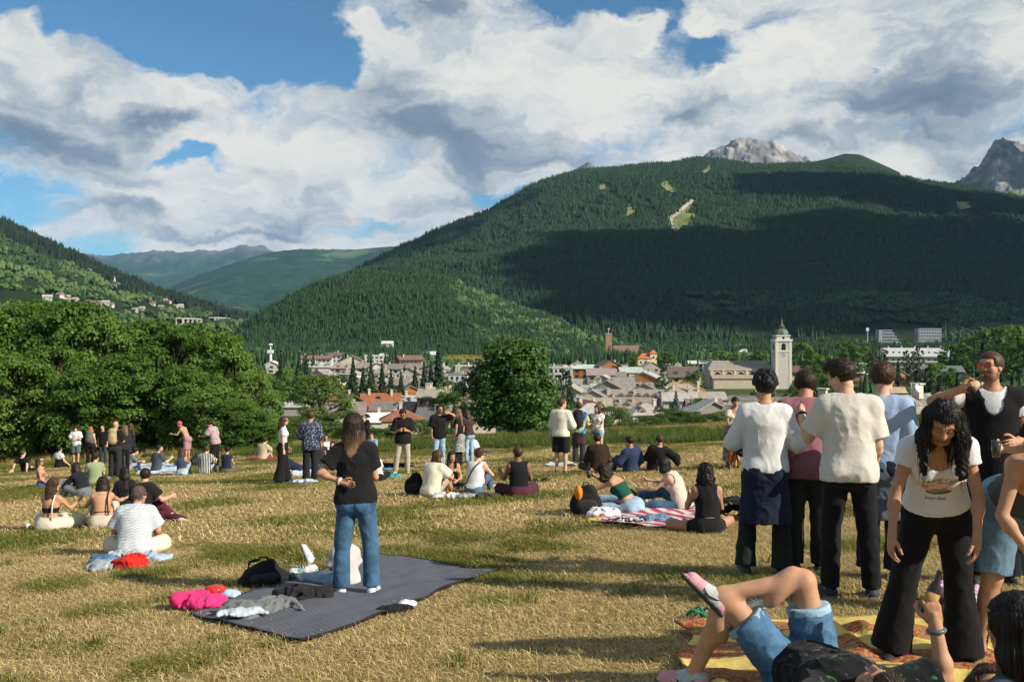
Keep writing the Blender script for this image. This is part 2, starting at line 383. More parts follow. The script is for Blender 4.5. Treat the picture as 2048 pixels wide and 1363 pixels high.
hill_left = Slope('hillside', [(-1500, 60, 3200, 800), (-700, 200, 3000, 800), (-200, 350, 2700, 800), (0, 437, 2600, 800), (60, 465, 2500, 800), (130, 497, 2450, 800), (200, 532, 2350, 850), (260, 557, 2300, 900), (330, 583, 2250, 1000),
    (400, 603, 2200, 1100), (460, 622, 2150, 1250), (500, 634, 2100, 1400), (520, 660, 2000, 1500), (560, 700, 1900, 1500)], FLOOR - 3, M_SLOPE, nx=220, nt=70, amp=30., ns=1 / 330., seed=5., power=.9, dy=6.)
peak_grey = Slope('rocky_peak', [(1330, 330, 6400, 4600), (1400, 312, 6500, 4600), (1422, 299, 6500, 4600), (1445, 286, 6500, 4600), (1472, 276, 6500, 4600), (1500, 272, 6500, 4600), (1532, 277, 6500, 4600), (1562, 287, 6500, 4600), (1584, 298, 6500, 4600), (1606, 309, 6500, 4600), (1660, 335, 6400, 4600)], 200, M_ROCK, nx=150, nt=60, amp=25, ns=1 / 350., seed=11., rock=34.)
peak_right = Slope('rocky_peak', [(1860, 385, 6300, 4600), (1905, 362, 6400, 4600), (1945, 335, 6500, 4600), (1970, 305, 6500, 4600), (1990, 277, 6500, 4600), (2015, 270, 6500, 4600), (2048, 280, 6500, 4600), (2090, 300, 6500, 4600), (2160, 330, 6500, 4600), (2300, 380, 6400, 4600)], 150, M_ROCK, nx=150, nt=60, amp=30, ns=1 / 350., seed=21., rock=44.)
hump = Slope('grassy_summit', [(1600, 330, 5200, 4300), (1660, 316, 5200, 4300), (1690, 307, 5200, 4300), (1720, 309, 5200, 4300), (1750, 322, 5200, 4300), (1800, 345, 5200, 4300)], 300, M_SLOPE, nx=50, nt=30, amp=8, ns=1 / 300.)
tip = Slope('blue_summit', [(1140, 345, 9000, 7000), (1165, 330, 9000, 7000), (1177, 323, 9000, 7000), (1190, 331, 9000, 7000), (1230, 345, 9000, 7000)], 300, M_ROCK, nx=40, nt=20, amp=8, ns=1 / 300.)
range_far = Slope('far_range', [(-300, 520, 18000, 12500), (100, 515, 18000, 12500), (165, 503, 18000, 12500), (200, 511, 18000, 12500), (250, 505, 18000, 12500), (300, 497, 18000, 12500), (350, 500, 18000, 12500), (420, 498, 18000, 12500), (468, 493, 18000, 12500), (488, 487, 18000, 12500), (505, 489, 18000, 12500), (530, 486, 18000, 12500),
    (552, 493, 18000, 12500), (600, 497, 18000, 12500), (700, 497, 18000, 12500), (850, 500, 18000, 12500), (1100, 520, 18000, 12500)], 100, M_FAR, nx=220, nt=50, amp=160, ns=1 / 2200., seed=2., rock=110.)
range_mid = Slope('middle_range', [(-100, 560, 13500, 9800), (165, 508, 13500, 9800), (220, 522, 13500, 9800), (300, 545, 13200, 9800), (380, 546, 13200, 9800), (430, 562, 13000, 9800), (500, 590, 13000, 9800), (560, 620, 12500, 9800)], 0, M_FAR, nx=100, nt=40, amp=80, ns=1 / 1500., seed=6.)
range_near = Slope('wooded_range', [(300, 600, 8200, 5000), (345, 572, 8500, 5000), (400, 549, 8800, 5000), (470, 525, 9000, 5000), (540, 504, 9300, 5000), (600, 498, 9300, 5000), (640, 499, 9300, 5000), (700, 500, 9300, 5000), (740, 496, 9300, 5000), (790, 492, 9300, 5000), (850, 497, 9300, 5000), (1000, 520, 9300, 5000)], -60, M_FAR, nx=160, nt=60, amp=110, ns=1 / 1100., seed=4.)
gorge = Slope('gorge_hill', [(380, 640, 3800, 2600), (440, 612, 4000, 2600), (480, 606, 4200, 2600), (520, 618, 4300, 2600), (560, 600, 4500, 2700), (620, 570, 4800, 2800), (700, 540, 5000, 2900), (800, 500, 5000, 2900)], -40, M_FAR, nx=70, nt=30, amp=40, ns=1 / 500., seed=9.)

# ------------------------------------------------------------------ far trees
def green_mat(name, c0, c1, c2, rough=.75, trans=.0, hue=.0):
    if name in MATS: return MATS[name]
    m = bpy.data.materials.new(name); m.use_nodes = True; t = NT(m.node_tree); b = t.n['Principled BSDF']
    oi = t.new('ShaderNodeObjectInfo'); g = t.new('ShaderNodeNewGeometry'); oc = t.new('ShaderNodeTexCoord')
    r = t.m('ADD', t.m('MULTIPLY', oi.outputs['Random'], .5), t.m('MULTIPLY', g.outputs['Random Per Island'], .5))
    t.set(b.inputs['Base Color'], t.ramp(r, [(.1, c0), (.5, c1), (.9, c2)]))
    b.inputs['Roughness'].default_value = rough; b.inputs['Specular IOR Level'].default_value = .25
    if trans:
        tr = t.new('ShaderNodeBsdfTranslucent'); t.set(tr.inputs[0], t.ramp(r, [(.1, [c * 1.3 for c in c1]), (.9, [c * 1.5 for c in c2])]))
        ms = t.new('ShaderNodeMixShader'); ms.inputs[0].default_value = trans
        out = t.n['Material Output']; t.l.new(b.outputs[0], ms.inputs[1]); t.l.new(tr.outputs[0], ms.inputs[2]); t.l.new(ms.outputs[0], out.inputs[0])
    MATS[name] = m; return m
M_CONIF = green_mat('conifer_needles', (.015, .042, .015), (.027, .068, .022), (.046, .094, .029))
M_DECID = green_mat('far_leaves', (.026, .060, .018), (.044, .09, .026), (.072, .116, .04))
M_MIXED = green_mat('bright_far_leaves', (.05, .10, .028), (.085, .145, .042), (.125, .17, .06))
M_SHADEC = green_mat('shade_needles', (.010, .022, .012), (.015, .032, .015), (.022, .042, .018))  # darker needle colour that stands in for cloud shade on the left crest
def conifer_geo(mb, x, y, z, h, r, layers=5, seg=7, rng=random):
    for L in range(layers):
        t0 = .06 + .86 * L / layers; z0 = z + h * t0; z1 = z + h * min(1., t0 + 1.7 / layers); rr = r * (1 - t0) * rng.uniform(.85, 1.15) + .04 * r
        a0 = rng.random() * 6.28; base = len(mb.v); off = rng.uniform(-.05, .05) * r
        for k in range(seg):
            a = a0 + 6.283 * k / seg; q = rr * rng.uniform(.62, 1.15)
            mb.v.append((x + off + q * math.cos(a), y + q * math.sin(a), z0 - rng.random() * .05 * h))
        mb.v.append((x, y, z1))
        for k in range(seg): mb.f.append((base + k, base + (k + 1) % seg, base + seg))
def blob_geo(mb, x, y, z, r, h, seg=6, rings=4, rng=random):
    base = len(mb.v)
    for i in range(1, rings):
        ph = math.pi * i / rings
        for k in range(seg):
            a = 6.283 * (k + .5 * (i % 2)) / seg; q = rng.uniform(.75, 1.2)
            mb.v.append((x + r * q * math.sin(ph) * math.cos(a), y + r * q * math.sin(ph) * math.sin(a), z + h * .5 * (1 - math.cos(ph) * rng.uniform(.9, 1.1))))
    mb.v.append((x, y, z)); mb.v.append((x, y, z + h)); b0 = base + (rings - 1) * seg
    for i in range(rings - 2):
        for k in range(seg):
            a = base + i * seg + k; b = base + i * seg + (k + 1) % seg; mb.f.append((a, b, b + seg, a + seg))
    for k in range(seg):
        mb.f.append((b0, base + (k + 1) % seg, base + k)); e = base + (rings - 2) * seg; mb.f.append((b0 + 1, e + k, e + (k + 1) % seg))
def clump(name, n, span, kind, material, hs=(11, 18)):
    mb = MB()
    for i in range(n):
        x, y = random.uniform(-span, span), random.uniform(-span, span); h = random.uniform(*hs)
        if kind == 'c': conifer_geo(mb, x, y, -1.5, h, h * random.uniform(.15, .23), 4, 6)
        else:
            for _ in range(3):
                q = random.uniform(.5, .9); blob_geo(mb, x + random.uniform(-2, 2), y + random.uniform(-2, 2), random.uniform(0, h * .3), h * .30 * q + .8, h * q * .8)
    return src_obj(name, mb.mesh(name, material, False))
CON = [clump('conifer_clump', 9, 13, 'c', M_CONIF) for _ in range(4)]
DEC = [clump('leafy_clump', 7, 11, 'd', M_DECID, (7, 12)) for _ in range(4)]
BRI = [clump('bright_leafy_clump', 7, 11, 'd', M_MIXED, (7, 12)) for _ in range(3)]
SHADE_CON = [clump('dark_conifer_clump', 9, 13, 'c', M_SHADEC) for _ in range(3)]
ONE = [clump('single_conifer', 1, .1, 'c', M_CONIF) for _ in range(5)]
def scatter_forest(name, P, src, label, smin_=.8, smax=1.25, zs=None):
    n = len(P); s = RNG.uniform(smin_, smax, n); sc = np.stack([s, s, s * RNG.uniform(.85, 1.2, n)], -1)
    rot = np.stack([np.zeros(n), np.zeros(n), RNG.uniform(0, 6.28, n)], -1)
    return inst_points(name, P, sc, rot, src, label, 'forest')

def clear_mask(px, py):
    m = in_poly(px, py, [(1336, 437), (1352, 428), (1379, 401), (1390, 400), (1388, 410), (1372, 425), (1390, 432), (1386, 452), (1362, 452), (1352, 465), (1342, 462)])
    m |= in_poly(px, py, [(1316, 366), (1334, 363), (1352, 378), (1350, 387), (1332, 381)])
    m |= in_poly(px, py, [(1247, 436), (1258, 409), (1271, 412), (1268, 426)]); m |= in_poly(px, py, [(1196, 372), (1209, 369), (1211, 378), (1200, 381)])
    m |= in_poly(px, py, [(1402, 343), (1412, 336), (1425, 325), (1424, 336), (1410, 347)]); m |= in_poly(px, py, [(1908, 405), (1938, 405), (1942, 416), (1915, 420)])
    m |= near_line(px, py, [(1942, 422), (1965, 440), (2000, 452)], 3.5); m |= near_line(px, py, [(1286, 340), (1296, 390), (1312, 445)], 4.)
    m |= near_line(px, py, [(1211, 372), (1235, 392), (1258, 405)], 4.); m |= near_line(px, py, [(1395, 428), (1440, 448), (1500, 462)], 3.)
    m |= near_line(px, py, [(1405, 590), (1450, 625), (1530, 680)], 9.); m |= in_poly(px, py, [(1640, 672), (1760, 640), (1900, 655), (1880, 690)])
    return m
P = mountain.scatter(48000); px, py = proj(P)
keep = ~(clear_mask(px, py) | clear_mask(px, py - 4) | clear_mask(px, py - 8)) & (px > 350) & (px < 2650) & (fbm(P[:, 0] / 130., P[:, 1] / 130., o=3) > -.95)
low = (py > 590) & (px > 1330) & (fbm(P[:, 0] / 200. + 4, P[:, 1] / 200.) > -.1)
PM, low = P[keep], low[keep]
scatter_forest('mountain_forest', PM[~low], CON, 'dense conifer forest covering the big mountain', .7, 1.05)
scatter_forest('mountain_foot_woods', PM[low], DEC + CON[:1], 'mixed woods on the dark lower slope of the big mountain')
P = knoll.scatter(9000); px, py = proj(P)
bright = (px + (py - 600) * -.6 > 905) & (fbm(P[:, 0] / 60., P[:, 1] / 60.) > -.35)
scatter_forest('knoll_conifers', P[~bright], CON, 'conifer wood on the low hill left of the centre', .45, .75)
scatter_forest('knoll_leafy_wood', P[bright], BRI + CON[:1], 'bright leafy wood on the right flank of the low hill', .5, .85)
P = hill_left.scatter(15000); px, py = proj(P)
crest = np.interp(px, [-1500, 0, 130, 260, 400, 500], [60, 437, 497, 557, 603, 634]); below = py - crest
shade_band = below < 34 + 9 * vnoise(px / 40., py / 40.) - np.clip((px - 250) / 12., 0, 26)  # crest strip where cloud shade is put into the tree colour
gap = fbm(P[:, 0] / 110., P[:, 1] / 110., 3., o=3) < -.42
town_gap = near_line(px, py, [(90, 600), (150, 606), (215, 612), (240, 628)], 9) | near_line(px, py, [(270, 620), (330, 610), (370, 618)], 10) | near_line(px, py, [(310, 655), (420, 645), (500, 630)], 9) | in_poly(px, py, [(0, 590), (60, 580), (90, 600), (40, 620), (0, 620)])
br = fbm(P[:, 0] / 90. + 7, P[:, 1] / 90., o=3) > -.05
k0 = (~gap) & (~town_gap)
scatter_forest('hillside_crest_shade_trees', P[shade_band], SHADE_CON, 'conifers coloured dark for the cloud shade along the crest of the left hillside', .8, 1.1)
scatter_forest('hillside_woods', P[k0 & ~shade_band & br], BRI, 'light green leafy woods on the left hillside', .6, 1.1)
scatter_forest('hillside_mixed_woods', P[k0 & ~shade_band & ~br], DEC + CON[:1], 'darker mixed woods on the left hillside', .6, 1.1)

# grassy clearings and ski runs cut into the forest
M_RUN = mat('ski_run_grass', (.20, .225, .085), .95, .25, .02, spec=.1); M_TRACK = mat('gravel_track', (.52, .46, .36), .95, .15, .05)
def run_patch(poly, label, up=2.5, m=M_RUN, cat='clearing', slope=mountain, nm='ski_run'):
    xs = [p[0] for p in poly]; ys_ = [p[1] for p in poly]; n = 26; U, Wv = np.meshgrid(np.linspace(min(xs), max(xs), n), np.linspace(min(ys_), max(ys_), n), indexing='ij'); ins = in_poly(U.ravel(), Wv.ravel(), poly).reshape(n, n); vid = {}; V = []; Q = []
    def vtx(i, j):
        if (i, j) not in vid:
            h = slope.hit(U[i, j], Wv[i, j]); vid[(i, j)] = len(V) if h is not None else -1
            if h is not None: V.append((h.x, h.y, h.z + up))
        return vid[(i, j)]
    for i in range(n - 1):
        for j in range(n - 1):
            if ins[i, j] or ins[i + 1, j + 1]:
                q = [vtx(i, j), vtx(i, j + 1), vtx(i + 1, j + 1), vtx(i + 1, j)]
                if min(q) >= 0: Q.append(q)
    if Q: o = link(nm, mesh_np(nm, np.array(V), np.array(Q), m)); o['kind'] = 'structure'; o['label'] = label
run_patch([(1336, 437), (1352, 428), (1379, 401), (1390, 400), (1388, 410), (1372, 425), (1390, 432), (1386, 452), (1362, 452), (1352, 465), (1342, 462)], 'large grassy ski run in the middle of the big mountain')
run_patch([(1346, 462), (1349, 462), (1344, 440), (1368, 420), (1388, 403), (1384, 402), (1364, 418), (1340, 438)], 'pale track winding up the ski run', 4.5, M_TRACK, nm='track')
run_patch([(1318, 368), (1324, 366), (1352, 384), (1384, 400), (1380, 404), (1346, 388)], 'grassy strip linking the upper clearing with the ski run')
run_patch([(1316, 366), (1334, 363), (1352, 378), (1350, 387), (1332, 381)], 'upper clearing of the ski run'); run_patch([(1247, 436), (1258, 409), (1271, 412), (1268, 426)], 'small clearing left of the ski run'); run_patch([(1196, 372), (1209, 369), (1211, 378), (1200, 381)], 'tiny high clearing at the left'); run_patch([(1402, 343), (1412, 336), (1425, 325), (1424, 336), (1410, 347)], 'narrow clearing below the grey peak'); run_patch([(1908, 405), (1938, 405), (1942, 416), (1915, 420)], 'clearing at the right of the ridge')
# ------------------------------------------------------------------ unseen clouds beyond the frame, outlines shaped to drop shade on the slopes
M_CLOUD = mat('cloud', (.8, .8, .8), 1., .03, .002, spec=0.)
def shade_cloud(poly, alt, thick, label, slope=mountain):
    pts = []
    for (x, y) in poly:
        h = slope.hit(x, y)
        if h is None: continue
        t = (alt - h.z) / SUN_DIR.z; q = h + SUN_DIR * t; pts.append((q.x, q.y))
    pts = np.array(pts); lo = pts.min(0) - 60; hi = pts.max(0) + 60; nx = 90
    xs = np.linspace(lo[0], hi[0], nx); ys_ = np.linspace(lo[1], hi[1], nx); X, Y = np.meshgrid(xs, ys_, indexing='ij')
    wx = X + 45 * fbm(X / 160., Y / 160., 1.); wy = Y + 45 * fbm(X / 160., Y / 160., 9.)
    ins = in_poly(wx.ravel(), wy.ravel(), [tuple(p) for p in pts]).reshape(nx, nx)
    hgt = thick * (.6 + .5 * fbm(X / 250., Y / 250., 4.))
    idx = -np.ones((nx, nx), int); V = []; Fq = []
    use = ins.copy(); use[:-1] |= ins[1:]; use[:, :-1] |= ins[:, 1:]; use[1:] |= ins[:-1]; use[:, 1:] |= ins[:, :-1]
    k = np.argwhere(use); idx[use] = np.arange(len(k)); n = len(k)
    rim = np.where(ins, 1., .15)
    V = np.concatenate([np.stack([X[use], Y[use], alt - 20 * rim[use]], -1), np.stack([X[use], Y[use], alt + (hgt * rim)[use]], -1)])
    a, b, c, d = idx[:-1, :-1], idx[1:, :-1], idx[1:, 1:], idx[:-1, 1:]; ok = (a >= 0) & (b >= 0) & (c >= 0) & (d >= 0)
    q = np.stack([a[ok], b[ok], c[ok], d[ok]], -1)
    o = link('cloud', mesh_np('cloud', V, [q[:, ::-1], q + n], M_CLOUD)); o['kind'] = 'structure'; o['label'] = label
    return o
shade_cloud([(1040, 560), (1075, 522), (1140, 490), (1220, 474), (1340, 467), (1480, 472), (1560, 462), (1640, 440), (1760, 446), (1900, 440), (2100, 455), (2400, 480), (2600, 560), (2600, 655), (2300, 655), (2048, 655), (1700, 656), (1400, 656), (1250, 656), (1190, 640), (1080, 600)], 1900, 180, 'unseen grey cloud high to the right, shaped to shade the mountain')
shade_cloud([(1480, 372), (1560, 350), (1700, 352), (1900, 385), (2100, 412), (2100, 440), (1900, 428), (1760, 410), (1640, 398), (1560, 392)], 2250, 120, 'unseen long cloud higher to the right, shaped to shade the ridge')
shade_cloud([(735, 545), (800, 508), (880, 470), (985, 428), (1050, 385), (985, 414), (870, 454), (735, 523)], 2250, 100, 'unseen thin cloud to the right, added to shade the left ridge')
shade_cloud([(1935, 372), (1965, 318), (1988, 282), (2015, 274), (2050, 284), (2150, 330), (2150, 380), (2030, 378)], 2600, 100, 'unseen small high cloud to the right, added to shade the right-hand peak', peak_right)
# ------------------------------------------------------------------ the town
ORD = ['first', 'second', 'third', 'fourth', 'fifth', 'sixth', 'seventh', 'eighth', 'ninth', 'tenth', 'eleventh', 'twelfth', 'thirteenth', 'fourteenth', 'fifteenth', 'sixteenth', 'seventeenth', 'eighteenth', 'nineteenth', 'twentieth']
def wallmat(c): return mat('plaster_%d_%d_%d' % tuple(int(k * 99) for k in c), c, .9, .12, .8, bump=.2, bscale=6., spec=.1)
def roofmat(c):
    def fn(t, pos, col):
        n = t.noise(pos, 1.6, 5., .7); x, y, z = t.sep(pos)
        rows = t.m('SINE', t.m('MULTIPLY', z, 14.))
        col = t.mix(t.mr(rows, .2, .9, 0, .35), col, [k * .55 for k in c]); return t.mix(t.mr(n, .5, .75, 0, .7), col, [min(1, k * 1.7 + .04) for k in c])
    return mat('roof_%d_%d_%d' % tuple(int(k * 99) for k in c), c, .85, .25, .6, bump=.5, bscale=3., spec=.15, fn=fn)
GLASS = mat('window_glass', (.03, .035, .045), .12, .1, spec=.6); SHUT = mat('dark_wood', (.07, .04, .022), .8, .2); STONE = mat('chimney_plaster', (.55, .50, .42), .9, .15)
TILE = (.28, .105, .05); SLAB = (.27, .24, .19); DSLAB = (.17, .155, .14); TIN = (.50, .52, .52); BRN = (.16, .115, .085); RUST = (.26, .115, .065); MAUV = (.22, .15, .14); GRN = (.27, .34, .30); WOODC = (.40, .15, .05)
CREAM = (.47, .41, .31); WHITE = (.56, .54, .50); GREYW = (.30, .275, .24); ORAN = (.40, .165, .07)
WIN_ME = MB().box((0, 0, 0), (1.0, .12, 1.35)).mesh('window', GLASS); FRM_ME = MB()
FRM_ME = FRM_ME.box((0, -.02, 0), (.5, .10, 1.45)).mesh('shutter', SHUT)
HOUSES = []
def solve_d(px, y, hh, lo=262., hi=1500.):
    f = lambda d: HOR + F * (CAMZ - (float(GZ((px - 1024) / F * d, d)) + hh)) / d - y
    for _ in range(40):
        m = (lo + hi) / 2
        if f(m) > 0: lo = m
        else: hi = m
    return lo
def house(label, px, y, wpx, roof, wall, typ='E', yaw=0., eave=5.5, rise=None, depth=.85, chim=1, win=3, d=None, dorm=0, gablewood=None, cat='house', over=.6, group='town houses', zbase=None, skylight=0):
    rise_guess = 2.2 if rise is None else rise
    hh = eave + (rise_guess * .5)
    d = d or solve_d(px, y, hh); x = (px - 1024) / F * d; w = wpx * d / F; l = w * depth if typ == 'E' else w * depth
    gz = float(GZ(x, d)) - .4 if zbase is None else zbase
    if zbase is None and d < 258: gz = CAMZ - (y - HOR) / F * d - hh
    span = l if typ == 'E' else w; rise = rise if rise is not None else span * .26
    r = empty('house', (x, d + l / 2, gz), R(yaw)); tag(r, label, cat, group)
    mb = MB().box((0, 0, eave / 2), (w, l, eave)); hw, hl = w / 2, l / 2
    if typ == 'E': mb.add([(-hw, -hl, eave), (-hw, hl, eave), (-hw, 0, eave + rise), (hw, -hl, eave), (hw, hl, eave), (hw, 0, eave + rise)], [(0, 2, 1), (3, 4, 5)])
    elif typ == 'G': mb.add([(-hw, -hl, eave), (hw, -hl, eave), (0, -hl, eave + rise), (-hw, hl, eave), (hw, hl, eave), (0, hl, eave + rise)], [(0, 1, 2), (3, 5, 4)])
    mb.build('wall', wallmat(wall), r)
    rm = MB(); t = .28; o = over
    def slab(p, q):                                                # p, q: lower and upper edge (each two points), thickness upward
        p = [Vector(k) for k in p]; q = [Vector(k) for k in q]; n = (p[1] - p[0]).cross(q[0] - p[0]).normalized(); n = n if n.z > 0 else -n
        b = p + [q[1], q[0]]; rm.add(b + [k + n * t for k in b], [(3, 2, 1, 0), (4, 5, 6, 7), (0, 1, 5, 4), (1, 2, 6, 5), (2, 3, 7, 6), (3, 0, 4, 7)])
    k = rise / (span / 2); lo = eave - o * k
    if typ == 'E':
        slab([(-hw - o, -hl - o, lo), (hw + o, -hl - o, lo)], [(-hw - o, 0, eave + rise), (hw + o, 0, eave + rise)]); slab([(-hw - o, hl + o, lo), (hw + o, hl + o, lo)], [(-hw - o, .0, eave + rise), (hw + o, .0, eave + rise)])
    elif typ == 'G':
        slab([(-hw - o, -hl - o, lo), (-hw - o, hl + o, lo)], [(0, -hl - o, eave + rise), (0, hl + o, eave + rise)]); slab([(hw + o, -hl - o, lo), (hw + o, hl + o, lo)], [(0, -hl - o, eave + rise), (0, hl + o, eave + rise)])
    elif typ == 'H':                                               # hipped
        rg = max(hw - hl, .3); a = [(-hw - o, -hl - o, eave), (hw + o, -hl - o, eave), (hw + o, hl + o, eave), (-hw - o, hl + o, eave), (-rg, 0, eave + rise), (rg, 0, eave + rise)]
        rm.add([(p[0], p[1], p[2] + .02) for p in a], [(0, 1, 5, 4), (1, 2, 5), (2, 3, 4, 5), (3, 0, 4), (3, 2, 1, 0)])
    else: rm.box((0, 0, eave + .2), (w + .5, l + .5, .4)); rm.box((w * .2, 0, eave + .9), (w * .18, l * .3, 1.2))
    rf = rm.build('roof', roofmat(roof), r)
    rng = random.Random(int(px * 13 + y))
    for i in range(chim):
        cx = rng.uniform(-.38, .38) * w; cyy = rng.uniform(-.3, .25) * l; top = eave + rise + rng.uniform(.3, 1.0); cz = top - 1.6 - abs(cyy if typ != 'G' else cx) * k * .8
        cb = MB().box((cx, cyy, cz + 1.2), (.75, .75, 2.4)); cb.box((cx, cyy, cz + 2.5), (1.0, 1.0, .2)); cb.build('chimney', STONE, rf)
    for i in range(dorm):
        cx = (-.5 + (i + .5) / dorm) * w * .9; s0 = min(2.2, w / dorm * .8); yb = -hl * .55; zb = eave + (hl - abs(yb)) * k - .4
        db = MB(); db.add([(cx - s0 / 2, yb - 1.2, zb - .6), (cx + s0 / 2, yb - 1.2, zb - .6), (cx + s0 / 2, yb - 1.2, zb + .5), (cx, yb - 1.2, zb + 1.4), (cx - s0 / 2, yb - 1.2, zb + .5), (cx - s0 / 2, yb + 2.2, zb - .6), (cx + s0 / 2, yb + 2.2, zb - .6), (cx + s0 / 2, yb + 2.2, zb + .5), (cx, yb + 2.2, zb + 1.4), (cx - s0 / 2, yb + 2.2, zb + .5)],
                          [(0, 1, 2, 3, 4), (0, 4, 9, 5), (1, 6, 7, 2), (4, 3, 8, 9), (3, 2, 7, 8)]); db.build('dormer', roofmat(DSLAB), rf)
        dw = link('window', WIN_ME, rf, (cx, yb - 1.24, zb - .05)); dw.scale = (.8, 1, .7)
    if win:
        rows = 2 if eave > 5 else 1
        for row in range(rows):
            for i in range(win):
                wx = (-.5 + (i + .5) / win) * w * .9; wz = eave - 1.5 - row * 2.7
                wo_ = link('window', WIN_ME, r, (wx, -hl - .04, wz))
                if w / win > 3: [link('shutter', FRM_ME, wo_, (s_ * .75, 0, 0)) for s_ in (-1, 1)]
    if gablewood and typ == 'G':
        MB().add([(-hw * .86, -hl - .06, eave + .1), (hw * .86, -hl - .06, eave + .1), (0, -hl - .06, eave + rise * .88), (-hw * .86, -hl + .02, eave + .1), (hw * .86, -hl + .02, eave + .1), (0, -hl + .02, eave + rise * .88)], [(0, 1, 2), (3, 5, 4), (0, 3, 4, 1), (1, 4, 5, 2), (2, 5, 3, 0)]).build('gable_boards', mat('wood_%d' % int(gablewood[0] * 99), gablewood, .8, .25), r)
    for i in range(skylight):
        cx = rng.uniform(-.35, .35) * w; yy = -hl * rng.uniform(.3, .7); zz = eave + (hl - abs(yy)) * k + .30; MB().box((cx, yy, zz), (1., 1.2, .12), rot=Matrix.Rotation(math.atan(k), 3, 'X')).build('skylight', GLASS, rf)
    HOUSES.append((x, d + l / 2, max(w, l) * .62 + 2)); return r

house('small house with red tiled roof at the left end of the town', 543, 790, 34, RUST, CREAM, 'E', 12, 4.5, chim=1, win=2)
house('dark roofed gable house beside the small red roof at left', 584, 788, 44, DSLAB, GREYW, 'G', -18, 4.5, chim=1, win=2)
house('long low building with pale grey roof behind the left bushes', 588, 806, 76, (.42, .41, .37), GREYW, 'E', 6, 3.2, rise=1.6, chim=2, win=0)
house('brick-red roofed house half hidden by the leafy tree', 664, 790, 46, RUST, CREAM, 'E', -8, 4.8, chim=1, win=2)
house('wide-gabled house with a dark open gable end and brown roof', 700, 797, 62, BRN, (.30, .24, .18), 'G', 14, 4.2, rise=3.4, chim=1, win=2, gablewood=(.05, .035, .025))
house('grey slab roof rising behind the wide brown gable', 716, 784, 44, SLAB, CREAM, 'E', -22, 5.2, chim=2, win=2)
house('house with long orange-red tiled roof left of the tall tan house', 757, 799, 76, TILE, CREAM, 'E', 10, 3.6, rise=4., chim=2, win=0, skylight=2)
house('house with orange upper wall and tan gable roof', 818, 778, 56, SLAB, ORAN, 'G', 10, 5.4, chim=2, win=2, gablewood=(.45, .17, .06))
house('tall house with tan slab roof, brown upper wall and two windows', 880, 783, 84, (.33, .30, .23), (.34, .24, .19), 'E', -10, 7.6, rise=2.6, depth=.8, chim=4, win=4)
house('grey metal roof in front of the orange gable', 818, 797, 76, (.36, .36, .35), GREYW, 'E', 8, 3.8, rise=2., chim=1, win=0, skylight=3)
house('brown-grey roofed low house above the white shed', 785, 811, 84, (.20, .17, .15), GREYW, 'E', -6, 3.4, rise=2.2, chim=2, win=0, skylight=2)
house('long white metal roofed shed in front of the town', 762, 832, 98, (.74, .74, .71), (.5, .46, .38), 'E', 12, 2.2, rise=2.0, depth=.45, chim=2, win=0)
house('dark slate roof with long shadow stripes below the tan house', 866, 826, 62, (.16, .155, .15), GREYW, 'E', -16, 2.4, rise=3., chim=1, win=0)
house('grey roofed low house left of the white shed', 676, 823, 70, (.24, .225, .20), GREYW, 'E', -6, 2.6, rise=1.8, chim=1, win=0)
house('grey slab roof between the tan house and the round tree', 938, 802, 40, SLAB, CREAM, 'E', 8, 4.4, chim=1, win=1)
house('pale roof just left of the round tree trunk line', 928, 822, 46, (.42, .38, .32), CREAM, 'E', -10, 2.6, rise=1.6, chim=1, win=0)
# middle distance
house('long white building with brown roof right of the antenna tower', 632, 713, 62, (.20, .13, .11), WHITE, 'E', 0, 6.5, depth=.35, chim=2, win=7)
house('brown roofed block behind the long white building', 672, 707, 40, BRN, WHITE, 'E', 5, 7, depth=.5, chim=2, win=4)
house('twin brown gabled house in front of the pale blue roof', 700, 722, 60, BRN, CREAM, 'G', 6, 6, chim=1, win=3)
house('low pale blue metal roof among the town spruces', 692, 733, 62, (.42, .52, .56), GREYW, 'E', -4, 3.5, rise=1.6, chim=0, win=0)
house('white apartment block with flat pale roof at the foot of the low hill', 752, 707, 48, (.62, .62, .60), WHITE, 'F', 8, 8, depth=.5, chim=0, win=5)
house('tall dark wooden chalet with one sloping roof', 817, 714, 50, BRN, (.16, .10, .07), 'E', 24, 8, rise=2.6, depth=.6, chim=1, win=5)
house('white gable-ended house beside the dark chalet', 752, 731, 36, BRN, WHITE, 'G', 12, 5, chim=1, win=2)
house('white house with low roof right of the dark chalet', 862, 706, 30, (.5, .5, .5), WHITE, 'E', 0, 6, chim=0, win=3)
house('pale green building with balconies left of the round tree', 916, 742, 36, GRN, (.56, .60, .56), 'F', -6, 8, depth=.6, chim=2, win=3)
house('small white house alone on the low hill', 774, 690, 22, (.6, .58, .55), WHITE, 'E', 0, 7, d=1090., chim=0, win=2, zbase=-20)
house('white gabled chapel below the antenna tower', 543, 724, 26, (.6, .6, .58), WHITE, 'G', 0, 6, chim=0, win=1)
